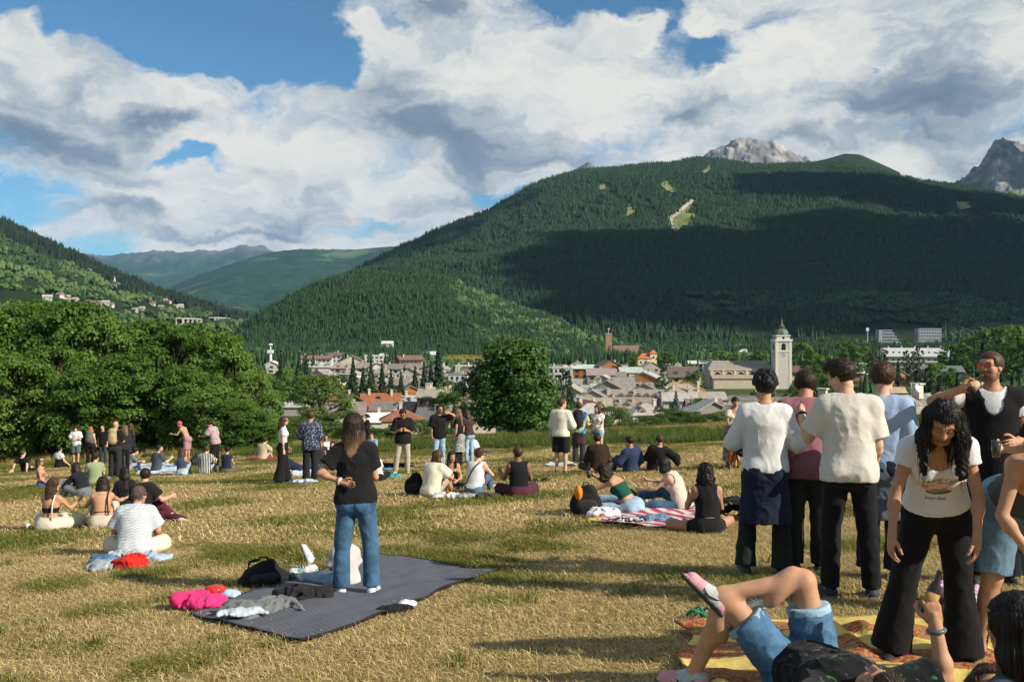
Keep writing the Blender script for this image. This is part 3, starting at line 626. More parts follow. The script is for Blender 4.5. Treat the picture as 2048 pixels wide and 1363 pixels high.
# right of the round tree
house('white and grey flat-roofed block right behind the round tree', 1122, 730, 48, (.55, .57, .55), WHITE, 'F', -4, 8, depth=.5, chim=0, win=5)
house('pale green roof over an orange wooden front', 1172, 732, 54, (.46, .54, .48), WOODC, 'E', -6, 5.5, rise=2, depth=.5, chim=1, win=3)
house('brown chalet roof at the forest edge right of the green roof', 1217, 727, 44, BRN, (.30, .17, .10), 'G', 18, 7, chim=1, win=3, gablewood=(.30, .12, .05))
house('mauve-pink roofed house in front of the brown chalet', 1203, 744, 56, (.30, .235, .215), GREYW, 'E', 0, 4.5, chim=1, win=4)
house('grey roofed house left of the orange gable', 1262, 739, 44, (.40, .42, .40), CREAM, 'E', 6, 5, chim=1, win=2)
house('big house with orange boarded gable under a grey roof', 1295, 752, 88, (.40, .40, .37), WHITE, 'G', -14, 4.6, rise=4.4, chim=1, win=4, gablewood=(.50, .19, .05))
house('brown-roofed house with yellow wall and two small dormers', 1368, 742, 56, (.15, .115, .10), (.62, .50, .28), 'E', -6, 5.2, rise=4.6, depth=.75, chim=1, win=2, dorm=2)
house('steep grey slatted roof above dark wooden front', 1248, 764, 42, (.23, .22, .20), (.14, .07, .05), 'E', 4, 3.4, rise=4.4, depth=.9, chim=0, win=3)
house('flat grey roof on beige walls below the mauve-pink roof', 1166, 772, 38, (.28, .30, .32), CREAM, 'E', -6, 4.6, rise=1.2, depth=.6, chim=1, win=3)
house('green metal roof next to the beige wall', 1203, 770, 40, (.34, .43, .34), GREYW, 'E', 0, 5, rise=1.2, chim=1, win=1)
house('low brown gable in front of the orange boarded gable', 1292, 774, 58, (.20, .165, .14), CREAM, 'G', -8, 4, rise=3, chim=1, win=2)
house('big hipped slab roof on dark walls left of the church', 1372, 780, 108, (.33, .27, .20), (.24, .20, .17), 'H', 4, 4.5, rise=4.5, depth=.8, chim=3, win=0)
house('long stone-slab roofed row with many small dormers', 1262, 788, 132, SLAB, CREAM, 'E', -3, 3.4, rise=3.4, depth=.35, chim=5, win=0, dorm=7)
house('tan slab roof with two dormers right of the dark conifer', 1184, 807, 78, (.31, .26, .20), CREAM, 'E', 4, 2.8, rise=3.4, chim=3, win=0, dorm=2)
house('brown slab roof with dormers behind the white corrugated roof', 1258, 806, 92, (.26, .21, .16), CREAM, 'E', -4, 2.8, rise=3.4, chim=3, win=0, dorm=3)
house('white corrugated roof above the hedge', 1272, 834, 112, (.70, .67, .58), CREAM, 'H', 8, 1.8, rise=2.6, depth=.5, chim=1, win=0)
house('plum coloured metal roof left of the church square', 1412, 806, 68, MAUV, CREAM, 'E', 0, 3.2, rise=2.6, chim=2, win=0)
house('grey slab roof between the plum roof and the church', 1420, 790, 64, (.32, .30, .26), CREAM, 'E', 4, 4, rise=2.2, chim=2, win=0)
house('white roofed block beyond the orange gable', 1345, 724, 34, (.6, .62, .6), WHITE, 'F', 0, 7, chim=0, win=3)
house('pale roofed terrace left of the church tower', 1402, 722, 48, (.55, .57, .55), WHITE, 'E', 0, 6, depth=.4, chim=2, win=5)
house('white-walled terrace beside the yellow-walled house', 1428, 735, 36, (.5, .5, .48), CREAM, 'E', -6, 5, chim=1, win=3)
house('brown roofed house right of the church tower', 1602, 738, 50, (.16, .09, .07), CREAM, 'E', 4, 5, chim=1, win=3)
house('white roofed house behind the men in white shirts', 1700, 740, 62, (.62, .60, .56), (.30, .18, .12), 'E', -6, 4.5, chim=1, win=3)
house('grey-roofed house with orange gable end between the blue shirt and the spruces', 1788, 745, 52, (.25, .26, .26), ORAN, 'G', 20, 4.8, chim=1, win=2, gablewood=(.50, .16, .04))
house('tan roofed shed behind the blue shirt', 1794, 778, 36, (.42, .33, .22), CREAM, 'E', 0, 3.5, rise=1.8, chim=0, win=0)
house('dark grey roofs with many vents below the white long block', 1888, 737, 96, (.15, .16, .17), GREYW, 'E', -14, 5, rise=3, chim=5, win=0, skylight=5)
house('pale flat roof next to the raised bottle', 1962, 762, 60, (.52, .50, .44), CREAM, 'F', -4, 4, depth=.6, chim=0, win=0)
house('white block half hidden left of the poplars', 1738, 722, 44, (.55, .55, .52), WHITE, 'F', 4, 7, depth=.5, chim=0, win=4)
house('grey-roofed villa in the trees right of the tower', 1610, 716, 34, (.3, .28, .26), GREYW, 'H', 0, 5, rise=3, chim=1, win=3)
house('pale roofed villa in the trees left of the tower', 1490, 700, 30, (.5, .48, .44), CREAM, 'H', 0, 5, rise=3, chim=1, win=3)
# the rest of the old town, row behind row
RC = [SLAB, DSLAB, (.31, .27, .21), (.36, .33, .28), BRN, (.24, .20, .17), (.40, .38, .34), RUST, (.30, .29, .28), (.22, .19, .17)]; WC = [CREAM, GREYW, WHITE, (.50, .44, .35)]; rg = random.Random(3); ROWN = ['lowest row', 'front row', 'second row', 'third row', 'fourth row', 'fifth row', 'back row']
for ri, (dd, n0) in enumerate(((242, 0), (282, 0), (325, 0), (375, 0), (435, 0), (520, 0), (610, 0))):
    k = 0; px = 560 + ri * 6
    while px < 1440:
        px += rg.uniform(13, 17) * F / dd
        if 955 < px < 1100 and ri < 5: continue
        w = rg.uniform(9, 14); x = (px - 1024) / F * dd
        if px > 1398 and dd > 340 or (1440 < px) or any(math.hypot(x - hx, dd + 5 - hy) < hr * .72 + w * .45 for (hx, hy, hr) in HOUSES) or k >= 18: continue
        rc = rg.choice(RC); nm = {RUST: 'rust-red', BRN: 'brown', DSLAB: 'dark grey', SLAB: 'stone grey'}.get(rc, 'grey-brown')
        house('%s roofed house, %s from the left among the small houses of the %s' % (nm, ORD[k], ROWN[ri]), px, 0, w * F / dd, rc, rg.choice(WC), rg.choice('EEGH'), rg.uniform(-25, 25), rg.uniform(3.2, 5.2), None, .85, rg.choice((1, 1, 2)), 2, d=dd, dorm=rg.choice((0, 0, 0, 2)), zbase=float(GZ(x, dd)) - .4); k += 1
# the near stone-slab roofs below the meadow edge, built with their own slabs
def slab_house(label, px, y, d, w, l, yaw, eave, rise):
    x = (px - 1024) / F * d; z = CAMZ - (y - HOR) / F * d - eave - rise * .5; r = empty('house', (x, d, z), R(yaw)); tag(r, label, 'house', 'stone-roofed houses below the meadow'); hw, hl = w / 2, l / 2
    MB().box((0, 0, eave / 2 - 1), (w - 1.2, l - 1.2, eave + 2)).add([(-hw + .6, -hl + .6, eave), (-hw + .6, hl - .6, eave), (-hw + .6, 0, eave + rise - .3), (hw - .6, -hl + .6, eave), (hw - .6, hl - .6, eave), (hw - .6, 0, eave + rise - .3)], [(0, 2, 1), (3, 4, 5)]).build('wall', wallmat((.10, .07, .05)), r)
    k = rise / hl; rf = MB()
    for sg in (-1, 1): rf.add([(-hw, sg * hl, eave - .15), (hw, sg * hl, eave - .15), (hw, 0, eave + rise - .05), (-hw, 0, eave + rise - .05), (-hw, sg * hl, eave - .3), (hw, sg * hl, eave - .3), (hw, 0, eave + rise - .25), (-hw, 0, eave + rise - .25)], [(0, 1, 2, 3), (7, 6, 5, 4), (0, 4, 5, 1), (1, 5, 6, 2), (3, 7, 4, 0)])
    rfo = rf.build('roof', roofmat((.30, .27, .22)), r); rng = random.Random(int(px)); mats = [mat('stone_slab_%d' % i, c, .9, .25, 3., bump=.4, bscale=9.) for i, c in enumerate(((.33, .30, .245), (.26, .235, .195), (.40, .365, .30), (.20, .185, .16)))]
    sl = [MB().add([(-.5, -.5, -.03), (.46, -.52, -.03), (.5, .5, -.03), (-.48, .48, -.03), (-.5, -.5, .03), (.46, -.52, .03), (.5, .5, .03), (-.48, .48, .03)], [(3, 2, 1, 0), (4, 5, 6, 7), (0, 1, 5, 4), (1, 2, 6, 5), (2, 3, 7, 6), (3, 0, 4, 7)]).mesh('stone_slab', m_) for m_ in mats]
    sw = w / 10; nrow = 7; sh_ = math.hypot(hl, rise) / nrow
    for sg in ((-1, 1) if abs(yaw) > 20 else (-1,)):
        for row in range(nrow):
            for c_ in range(11):
                t = (row + .5) / nrow; xx = -hw + (c_ + (.5 if row % 2 else 0.)) * sw
                o = link('stone_slab', rng.choice(sl), rfo, (min(max(xx, -hw + sw * .3), hw - sw * .3), sg * hl * (1 - t), eave - .15 + rise * t + .12))
                o.rotation_euler = (-sg * (math.atan(k) - .05) + rng.uniform(-.02, .02), 0, rng.uniform(-.05, .05)); o.scale = (sw * rng.uniform(.9, 1.05), sh_ * 1.18, rng.uniform(1, 1.8))
    MB().box((w * .22, -hl * .1, eave + rise + .3), (.8, .8, 1.4)).box((w * .22, -hl * .1, eave + rise + 1.1), (1.1, 1.1, .14)).build('chimney', STONE, rfo)
    mb = MB().tube([(-w * .2, -hl * .5, eave + rise * .5), (-w * .2, -hl * .5, eave + rise + 1.4)], .05, 6); mb.lathe([(.02, 0), (.35, .1), (.42, .2)], (-w * .2, -hl * .6, eave + rise + .9), 10, Matrix.Rotation(R(70), 3, 'X')); mb.build('satellite_dish', mat('white_metal', (.6, .6, .6), .5, .05), rfo)
    HOUSES.append((x, d, w)); return r
slab_house('stone-slab roofed house behind the curly-haired man in white', 1590, 828, 112., 15, 11, -34, 3., 3.8)
slab_house('stone-slab roofed house with satellite dish right of the light blue shirt', 1800, 826, 100., 11, 10, 38, 3., 3.6)

# church with its bell tower
d = 464.; x = (1484 - 1024) / F * d; gz = FLOOR - .3
ch = empty('church', (x, d + 9, gz)); tag(ch, 'long cream church with slab roof, blind arches and round windows', 'church')
w, l, hN = 30., 14., 9.4
CW = wallmat((.50, .44, .33))
MB().box((0, 0, hN / 2), (w, l, hN)).build('wall', CW, ch)
rm = MB(); rm.add([(-w / 2 - .6, -l / 2 - .6, hN), (w / 2 + .6, -l / 2 - .6, hN), (w / 2 - 2, 0, hN + 3.6), (-w / 2 + 3, 0, hN + 3.6), (-w / 2 - .6, l / 2 + .6, hN), (w / 2 + .6, l / 2 + .6, hN)], [(0, 1, 2, 3), (4, 0, 3), (5, 4, 3, 2), (1, 5, 2), (0, 4, 5, 1)]); rm.build('roof', roofmat((.27, .245, .20)), ch)
MB().box((0, -l / 2 - 2.6, 2.6), (w * .92, 5.0, 5.2)).build('aisle_wall', CW, ch)
MB().add([(-w * .48, -l / 2 - 5.6, 5.2), (w * .48, -l / 2 - 5.6, 5.2), (w * .48, -l / 2 - .02, 6.6), (-w * .48, -l / 2 - .02, 6.6), (-w * .48, -l / 2 - 5.6, 4.9), (w * .48, -l / 2 - 5.6, 4.9), (w * .48, -l / 2 - .02, 6.3), (-w * .48, -l / 2 - .02, 6.3)], [(0, 1, 2, 3), (7, 6, 5, 4), (0, 4, 5, 1), (1, 5, 6, 2), (3, 7, 4, 0)]).build('aisle_roof', roofmat((.33, .27, .19)), ch)
MB().box((0, -l / 2 - .25, hN - .35), (w + .4, .6, .7)).build('cornice', wallmat((.54, .48, .37)), ch)
for i in range(6):
    cx = -w / 2 + 1.2 + i * (w - 2.4) / 5; MB().box((cx, -l / 2 - .16, 7.6), (1.2, .5, 3.2)).build('pilaster', wallmat((.54, .48, .37)), ch)
for i in range(5):
    cx = -w / 2 + 1.2 + (i + .5) * (w - 2.4) / 5
    lun = MB(); n = 12; lun.add([(cx + 1.4 * math.cos(math.pi * k / n), -l / 2 - .06, 6.75 + 1.2 * math.sin(math.pi * k / n)) for k in range(n + 1)], [tuple(range(n + 1))[::-1]]); wn_ = lun.build('window', GLASS, ch)
    MB().tube([(cx + 1.5 * math.cos(math.pi * k / n), -l / 2 - .08, 6.75 + 1.3 * math.sin(math.pi * k / n)) for k in range(n + 1)], .14, 5).build('window_arch', wallmat((.72, .66, .55)), wn_)
HOUSES.append((x, d + 9, 24))
tx = (1563 - 1024) / F * d; tw = empty('bell_tower', (tx, d, gz)); tag(tw, 'tall pale bell tower with clock and green copper dome beside the church', 'tower')
S_ = d / F; zt = lambda y: (HOR - y) * S_ + CAMZ - gz
TW = wallmat((.54, .51, .43)); W0 = 31 * S_
MB().box((0, 0, zt(682) / 2), (W0, W0, zt(682))).build('shaft', TW, tw)
for sx_ in (-1, 1):
    for sy_ in (-1, 1): MB().box((sx_ * W0 * .44, sy_ * W0 * .44, zt(682) / 2 + .3), (W0 * .16, W0 * .16, zt(682))).build('corner_pilaster', wallmat((.68, .63, .53)), tw)
MB().box((0, 0, zt(680)), (W0 * 1.12, W0 * 1.12, 1.0)).build('cornice', wallmat((.70, .65, .56)), tw); MB().box((0, 0, zt(702)), (W0 * 1.06, W0 * 1.06, .5)).build('string_course', wallmat((.70, .65, .56)), tw)
MB().box((0, 0, zt(675)), (W0 * .84, W0 * .84, 2.2)).build('drum', TW, tw); MB().box((0, 0, zt(670.5)), (W0 * .93, W0 * .93, .5)).build('drum_cornice', wallmat((.70, .65, .56)), tw)
COP = mat('copper', (.115, .17, .135), .6, .25, 1.); DARK = mat('dark_opening', (.012, .012, .013), .9, .1)
MB().lathe([(W0 * .44, 0), (W0 * .46, .5), (W0 * .44, 1.4), (W0 * .36, 2.4), (W0 * .22, 3.1), (W0 * .12, 3.4)], (0, 0, zt(670)), 8).build('dome', COP, tw)
MB().lathe([(W0 * .22, 0), (W0 * .25, .25), (W0 * .13, 1.0), (W0 * .06, 2.6), (.12, 4.4), (.07, 6.4)], (0, 0, zt(655)), 8).lathe([(.05, 0), (.28, .28), (.05, .56)], (0, 0, zt(629.5)), 8).build('spire', mat('dark_copper', (.10, .085, .065), .6, .2), tw)
for f_ in range(4):
    M = Matrix.Rotation(f_ * math.pi / 2, 3, 'Z'); n = 8
    a = [(-.95, 0), (.95, 0)] + [(.95 * math.cos(math.pi * k / n), 2.2 + .95 * math.sin(math.pi * k / n)) for k in range(n + 1)]
    MB().add([M @ Vector((p[0], -W0 / 2 - .03, zt(699.5) + p[1])) for p in a], [tuple(range(len(a)))]).build('belfry_opening', DARK, tw)
    MB().add([M @ Vector((.55 * math.cos(k * .6283), -W0 * .42 - .03, zt(675.5) + .55 * math.sin(k * .6283))) for k in range(10)], [tuple(range(10))]).build('round_opening', DARK, tw)
    MB().add([M @ Vector((1.15 * math.cos(k * .3927), -W0 / 2 - .05, zt(709) + 1.15 * math.sin(k * .3927))) for k in range(16)], [tuple(range(16))]).build('clock_face', wallmat((.42, .44, .46)), tw)
    ck = MB(); ck.add([M @ Vector(p) for p in ((-.07, -W0 / 2 - .09, zt(709)), (.07, -W0 / 2 - .09, zt(709)), (.05, -W0 / 2 - .09, zt(709) + .95), (-.05, -W0 / 2 - .09, zt(709) + .95))], [(0, 1, 2, 3)]); ck.add([M @ Vector(p) for p in ((0, -W0 / 2 - .10, zt(709) - .07), (.6, -W0 / 2 - .10, zt(709) - .35), (.6, -W0 / 2 - .10, zt(709) - .22), (0, -W0 / 2 - .10, zt(709) + .07))], [(0, 1, 2, 3)]); ck.build('clock_hands', DARK, tw)
HOUSES.append((tx, d + 6, 8))

# red-roofed villa with turret
d = 620.; x = (1292 - 1024) / F * d; v = empty('villa', (x, d, gz)); tag(v, 'cream villa with pointed red roofs at the forest edge', 'house'); RD = roofmat((.52, .15, .055))
MB().box((-1, 0, 5), (9, 8, 10)).box((4.2, -1.5, 6.5), (4.2, 4.2, 13)).build('wall', wallmat((.68, .56, .38)), v)
MB().add([(-6, -4.6, 10), (4, -4.6, 10), (4, 4.6, 10), (-6, 4.6, 10), (-2.5, 0, 13), (.5, 0, 13)], [(0, 1, 5, 4), (1, 2, 5), (2, 3, 4, 5), (3, 0, 4), (3, 2, 1, 0)]).add([(1.6, -4.1, 13), (6.8, -4.1, 13), (6.8, 1.1, 13), (1.6, 1.1, 13), (4.2, -1.5, 15.4)], [(0, 1, 4), (1, 2, 4), (2, 3, 4), (3, 0, 4), (3, 2, 1, 0)]).build('roof', RD, v)
for (wx, wz, wy) in ((-3.6, 7.5, -4.05), (-1, 7.5, -4.05), (-3.6, 3.8, -4.05), (-1, 3.8, -4.05), (4.2, 10.5, -3.65), (4.2, 6.8, -3.65)): link('window', WIN_ME, v, (wx, wy, wz))
HOUSES.append((x, d, 10))
# long white block with mansard roof
d = 716.; x = (1830 - 1024) / F * d; b = empty('apartment_block', (x, d, gz), R(-10)); tag(b, 'long white apartment block with sloping white mansard roof and dormer windows', 'building')
w = 46.
MB().box((0, 0, 4.6), (w, 13, 9.2)).build('wall', wallmat((.50, .47, .42)), b)
MB().add([(-w / 2 - 1, -8, 8.6), (w / 2 + 1, -8, 8.6), (w / 2 + 1, 8, 8.6), (-w / 2 - 1, 8, 8.6), (-w / 2 + .3, -5.4, 14.6), (w / 2 - 1.8, -5.4, 14.6), (w / 2 - 1.8, 5.4, 14.6), (-w / 2 + .3, 5.4, 14.6)], [(3, 2, 1, 0), (4, 5, 6, 7), (0, 1, 5, 4), (1, 2, 6, 5), (2, 3, 7, 6), (3, 0, 4, 7)]).build('mansard_roof', mat('white_metal_roof', (.60, .60, .57), .5, .06, .3), b)
for i in range(11): mo = link('window', WIN_ME, b, (-w / 2 + 3 + i * 4., -6.72, 11.6)); mo.scale = (1.3, 1, .8); mo.rotation_euler = (R(-23), 0, 0)
for i in range(11):
    for zz in (2.6, 6.4): link('window', WIN_ME, b, (-w / 2 + 3 + i * 4., -6.54, zz))
for i in range(5): MB().box((-w / 2 + 5 + i * 9, 1, 15.2), (.9, .9, 1.6)).build('chimney', STONE, b)
MB().box((0, -7.3, 4.5), (w * .96, 1.4, .25)).build('balcony', wallmat((.62, .55, .45)), b)
HOUSES.append((x, d, 30))
# the two stepped resort blocks in the shade
for (px, y0, wpx, dd, lab) in ((1778, 659, 34, 1420., 'stepped grey resort block with balconies, left of the pair below the dark slope'), (1856, 656, 46, 1450., 'wide grey resort block with rows of windows, right of the pair below the dark slope')):
    x = (px - 1024) / F * dd; zt_ = CAMZ + (HOR - y0) / F * dd; w = wpx * dd / F; b = empty('resort_block', (x, dd, FLOOR + 2)); tag(b, lab, 'building', 'resort blocks at the mountain foot'); H_ = zt_ - FLOOR - 2
    for st in range(6): MB().box((-w * .06 * st * (1 if px < 1800 else 0) + w * .0, 0, H_ * (st + .5) / 6), (w * (1.45 - .13 * st if px < 1800 else 1), 14, H_ / 6 - .3)).build('storey', wallmat((.32, .34, .36)), b)
    for st in range(6):
        for i in range(9):
            wo_ = link('window', WIN_ME, b, ((-.45 + i * .1125) * w, -7.05, H_ * (st + .5) / 6)); wo_.scale = (2.6, 1, 1.1)
# small resort block between, tall mast, brick tower, antenna tower, crane
d = 900.; x = (1217 - 1024) / F * d; b = empty('brick_tower', (x, d, FLOOR)); tag(b, 'square brick tower rising above the conifers right of the round tree', 'tower'); hT = CAMZ - FLOOR + (HOR - 668) / F * d
MB().box((0, 0, hT / 2), (5.6, 5.6, hT)).build('shaft', mat('brick', (.36, .20, .13), .9, .2, .8), b); MB().box((0, 0, hT + .3), (6.1, 6.1, .6)).build('cap', wallmat((.5, .42, .34)), b); MB().tube([(0, 0, hT), (0, 0, hT + 5)], .25, 6).lathe([(.9, hT + 4.2), (.9, hT + 5.4)], (0, 0, 0), 8).build('antenna', wallmat((.6, .6, .6)), b); MB().box((16, 5, 6.5), (24, 10, 13.)).build('annex', mat('brick_annex', (.34, .22, .17), .9, .2, .8), b)
d = 640.; x = (541 - 1024) / F * d; b = empty('antenna_tower', (x, d, FLOOR)); tag(b, 'white antenna tower with dishes above the white chapel', 'tower'); hT = CAMZ - FLOOR + (HOR - 689) / F * d
MB().tube([(0, 0, 0), (0, 0, hT - 5)], 1.0, 8).build('shaft', wallmat((.66, .66, .64)), b); MB().box((0, 0, hT - 4.4), (3.6, 2.4, 2.)).build('dish_platform', wallmat((.7, .7, .68)), b); MB().tube([(0, 0, hT - 4), (0, 0, hT)], .4, 6).lathe([(.2, 0), (1.4, .5), (1.5, 1.1), (.3, 1.6)], (0, 0, hT - .8), 10).build('dish', wallmat((.72, .72, .7)), b)
d = 1150.; x = (1735 - 1024) / F * d; b = empty('lamp_mast', (x, d, FLOOR)); tag(b, 'tall thin mast with lights in front of the dark slope', 'mast'); hT = CAMZ - FLOOR + (HOR - 660) / F * d
MB().tube([(0, 0, 0), (0, 0, hT)], [.7, .4], 6).build('pole', wallmat((.6, .6, .6)), b); MB().box((0, 0, hT + 1), (3, 1, 4)).build('light_panel', wallmat((.65, .66, .66)), b)
d = 520.; x0 = (1010 - 1024) / F * d; cr = empty('tower_crane', (x0, d, FLOOR)); tag(cr, 'yellow tower crane with its jib reaching left from behind the round tree', 'crane'); YEL = mat('crane_yellow', (.62, .34, .03), .6, .1); hT = CAMZ - FLOOR + (HOR - 716) / F * d
mb = MB()
for (a, c_) in ((-.6, -.6), (.6, -.6), (.6, .6), (-.6, .6)): mb.tube([(a, c_, 0), (a, c_, hT + 3)], .12, 5)
for i in range(12): mb.tube([(-.6, -.6, i * hT / 12), (.6, -.6, (i + 1) * hT / 12)], .07, 4)
mb.build('mast', YEL, cr); jb = MB(); L = (1010 - 893) / F * d
for (yy, zz) in ((-.5, 0), (.5, 0), (0, 1.2)): jb.tube([(6, yy, hT + zz), (-L, yy, hT + zz + .3)], .13, 5)
for i in range(26): jb.tube([(-i * L / 26, -.5, hT + .05), (-(i + .5) * L / 26, 0, hT + 1.3), (-(i + 1) * L / 26, .5, hT + .1)], .07, 4)
jb.build('jib', YEL, cr); MB().box((5.2, 0, hT - .6), (1.6, 1.2, 1.8)).build('counterweight', wallmat((.4, .4, .4)), cr)

# hamlets, chapel and road gallery on the left hillside
HAM = [(95, 597), (120, 592), (132, 596), (150, 601), (178, 606), (196, 607), (212, 606), (222, 610), (270, 620), (284, 617), (305, 607), (322, 614), (330, 600), (338, 603), (352, 612), (362, 611), (245, 648), (236, 642)]
for i, (px, py) in enumerate(HAM):
    h = hill_left.hit(px, py + 3)
    if h is None: continue
    w = random.Random(i).uniform(6, 10); b = empty('hillside_house', h - Vector((0, 0, 2)), R(random.Random(i).uniform(-30, 30))); tag(b, '%s house from the left in the hamlets on the left hillside' % ORD[i], 'house', 'hamlet houses on the left hillside')
    MB().box((0, 0, 3.), (w, 7, 6)).build('wall', wallmat([(.44, .41, .35), (.50, .48, .44), (.36, .33, .28)][i % 3]), b)
    MB().add([(-w / 2 - .8, -4.4, 5.6), (w / 2 + .8, -4.4, 5.6), (w / 2 + .8, 0, 8.4), (-w / 2 - .8, 0, 8.4), (w / 2 + .8, 4.4, 5.6), (-w / 2 - .8, 4.4, 5.6)], [(0, 1, 2, 3), (3, 2, 4, 5), (0, 3, 5), (1, 4, 2), (0, 5, 4, 1)]).build('roof', roofmat([(.40, .38, .35), (.30, .17, .13), (.34, .31, .28)][i % 3]), b)
    for q in (-.28, .28): wo_ = link('window', WIN_ME, b, (q * w, -3.55, 3.8))
h = hill_left.hit(229, 577)
if h:
    b = empty('hillside_chapel', h - Vector((0, 0, 2))); tag(b, 'small pale chapel with pointed spire high on the left hillside', 'church'); MB().box((5, 0, 5), (12, 7, 10)).build('wall', wallmat((.6, .55, .46)), b); MB().box((0, 0, 9), (4, 4, 18)).build('belfry', wallmat((.6, .55, .46)), b); MB().lathe([(2.6, 18), (.1, 28)], (0, 0, 0), 4).build('spire', wallmat((.45, .42, .38)), b)
    MB().add([(-1, -4, 10), (11.5, -4, 10), (11.5, 4, 10), (-1, 4, 10), (0, 0, 13.5), (11, 0, 13.5)], [(0, 1, 5, 4), (2, 3, 4, 5), (1, 2, 5), (3, 0, 4)]).build('roof', roofmat((.3, .28, .25)), b)
def gallery(px0, px1, y0, y1, lab, zt_=9.):
    a = hill_left.hit(px0, y0); c_ = hill_left.hit(px1, y1)
    if a is None or c_ is None: return
    dv = c_ - a; L = dv.length; b = empty('road_gallery', a - Vector((0, 0, 6)), math.atan2(dv.y, dv.x)); tag(b, lab, 'road gallery', 'concrete road galleries on the left hillside')
    MB().box((L / 2, 0, zt_ + 3), (L, 14, 2.2)).build('deck', wallmat((.44, .42, .37)), b)
    n = max(3, int(L / 22))
    for i in range(n + 1): MB().box((L * i / n, -5, zt_ / 2), (3, 3, zt_ + 4)).build('pier', wallmat((.52, .49, .43)), b)
    MB().box((L / 2, 6.5, zt_ / 2), (L, 1, zt_ + 3)).build('back_wall', wallmat((.45, .42, .37)), b)
gallery(318, 362, 656, 650, 'left pale concrete road gallery low on the left hillside'); gallery(360, 396, 650, 645, 'middle pale concrete road gallery, widest of the three', 14.); gallery(425, 470, 640, 634, 'right pale concrete road gallery near the gorge', 8.)
# rock scar by the gorge
print('TOWN', len(HOUSES), round(time.time() - T0, 1))
# ------------------------------------------------------------------ trees and hedges
BARK = mat('bark', (.055, .042, .032), .95, .3, 6., bump=.8, bscale=18.)
M_LEAF = green_mat('leaves', (.046, .102, .013), (.084, .165, .022), (.145, .225, .038), .55, .30)
M_MAPLE = green_mat('maple_leaves', (.026, .072, .014), (.046, .112, .020), (.08, .15, .028), .5, .25)
M_BUSH = green_mat('bush_leaves', (.044, .088, .013), (.078, .135, .021), (.125, .175, .036), .55, .30)
M_SPRUCE = green_mat('spruce_needles', (.014, .036, .014), (.022, .052, .018), (.036, .068, .024), .7)
M_BLUES = green_mat('blue_spruce_needles', (.06, .10, .085), (.09, .135, .115), (.13, .17, .145), .7)
M_POPL = green_mat('poplar_leaves', (.040, .080, .014), (.066, .115, .022), (.095, .14, .03), .6, .2)
def leaf_quads(P, N, size, rng, aspect=.7):
    """one folded-quad leaf at each point P with normal about N"""
    n = len(P); N = N + rng.normal(0, .55, (n, 3)); N /= np.linalg.norm(N, axis=1)[:, None] + 1e-9
    T = np.cross(N, rng.normal(0, 1, (n, 3))); T /= np.linalg.norm(T, axis=1)[:, None] + 1e-9; B = np.cross(N, T); s = (size * rng.uniform(.6, 1.3, n))[:, None]
    V = np.stack([P - T * s * .5, P + B * s * aspect * .5 - N * s * .08, P + T * s * .5 - N * s * .12, P - B * s * aspect * .5 - N * s * .08], 1).reshape(-1, 3)
    return V, np.arange(4 * n).reshape(n, 4)
def broadleaf(seed, H, Rr, nclump, nleaf, size, shape='round', trunk=.25, low=.12):
    """returns (crown verts, quads, trunk MB); base at origin"""
    rng = np.random.default_rng(seed); pts = []; nor = []; cs = []
    for i in range(nclump):
        u = rng.random(); ph = rng.uniform(0, 6.283); t = low + (1 - low) * (i + rng.random()) / nclump
        if shape == 'round': prof = math.sin(math.pi * min(1, (t - low) / (1 - low) * .90 + .10)) ** .55
        elif shape == 'egg': q = (t - low) / (1 - low); prof = (min(1., q * 5 + .35) * (1 - q) ** .45 * 1.12 + .06)
        elif shape == 'column': prof = math.sin(math.pi * min(1, (t - low) / (1 - low) * .86 + .12)) ** .4
        else: prof = 1 - .6 * t
        r = Rr * prof * (.40 + .60 * rng.random() ** .5) * (1 + .16 * math.sin(3 * ph + seed) + .10 * math.sin(7 * t + 2 * ph)); c = np.array([r * math.cos(ph), r * math.sin(ph), t * H]); rc = Rr * rng.uniform(.15, .34) * (.75 + .4 * prof)
        if c[2] + rc > H: c[2] = H - rc * .8
        cs.append((c, rc)); D = rng.normal(0, 1, (nleaf, 3)); D /= np.linalg.norm(D, axis=1)[:, None]; D[:, 2] = np.where(D[:, 2] < -.3, -D[:, 2] * .6, D[:, 2])
        rad = rc * rng.uniform(.55, 1.08, nleaf) ** .6; pts.append(c + D * rad[:, None] * np.array([1, 1, .78])); nor.append(D + np.array([0, 0, .5]) + c / (np.linalg.norm(c) + 1e-6) * .25)
    V, Q = leaf_quads(np.concatenate(pts), np.concatenate(nor), size, rng)
    tb = MB(); tb.tube([(0, 0, -.4), (.03, .02, H * .12), (0, .05, H * .35), (.05, 0, H * .7)], [trunk, trunk * .85, trunk * .6, trunk * .15], 8)
    for (c, rc) in cs[::3]:
        z0 = max(H * .1, c[2] * .55); tb.tube([(0, 0, z0), tuple(c * np.array([.5, .5, 1]) * .5 + np.array([0, 0, z0 * .5])), tuple(c)], [trunk * .35, trunk * .2, .02], 5, False)
    return V, Q, tb
def spruce(seed, H, Rr, n, size):
    rng = np.random.default_rng(seed); P = []; N = []
    t = rng.random(n) ** 1.3; ph = rng.uniform(0, 6.283, n); layer = .5 + .5 * np.abs(np.sin(t * 34 + rng.normal(0, .3, n))); r = Rr * (1 - t) * layer * rng.uniform(.35, 1.0, n) ** .5 * (1 + .25 * np.sin(ph * 5 + t * 20))
    P = np.stack([r * np.cos(ph), r * np.sin(ph), H * (.04 + .96 * t) - r * .22], -1); N = np.stack([np.cos(ph), np.sin(ph), np.full(n, .9)], -1)
    V, Q = leaf_quads(P, N, size, rng, .5); tb = MB(); tb.tube([(0, 0, -.5), (0, 0, H * .96)], [.012 * H + .05, .02], 6); return V, Q, tb
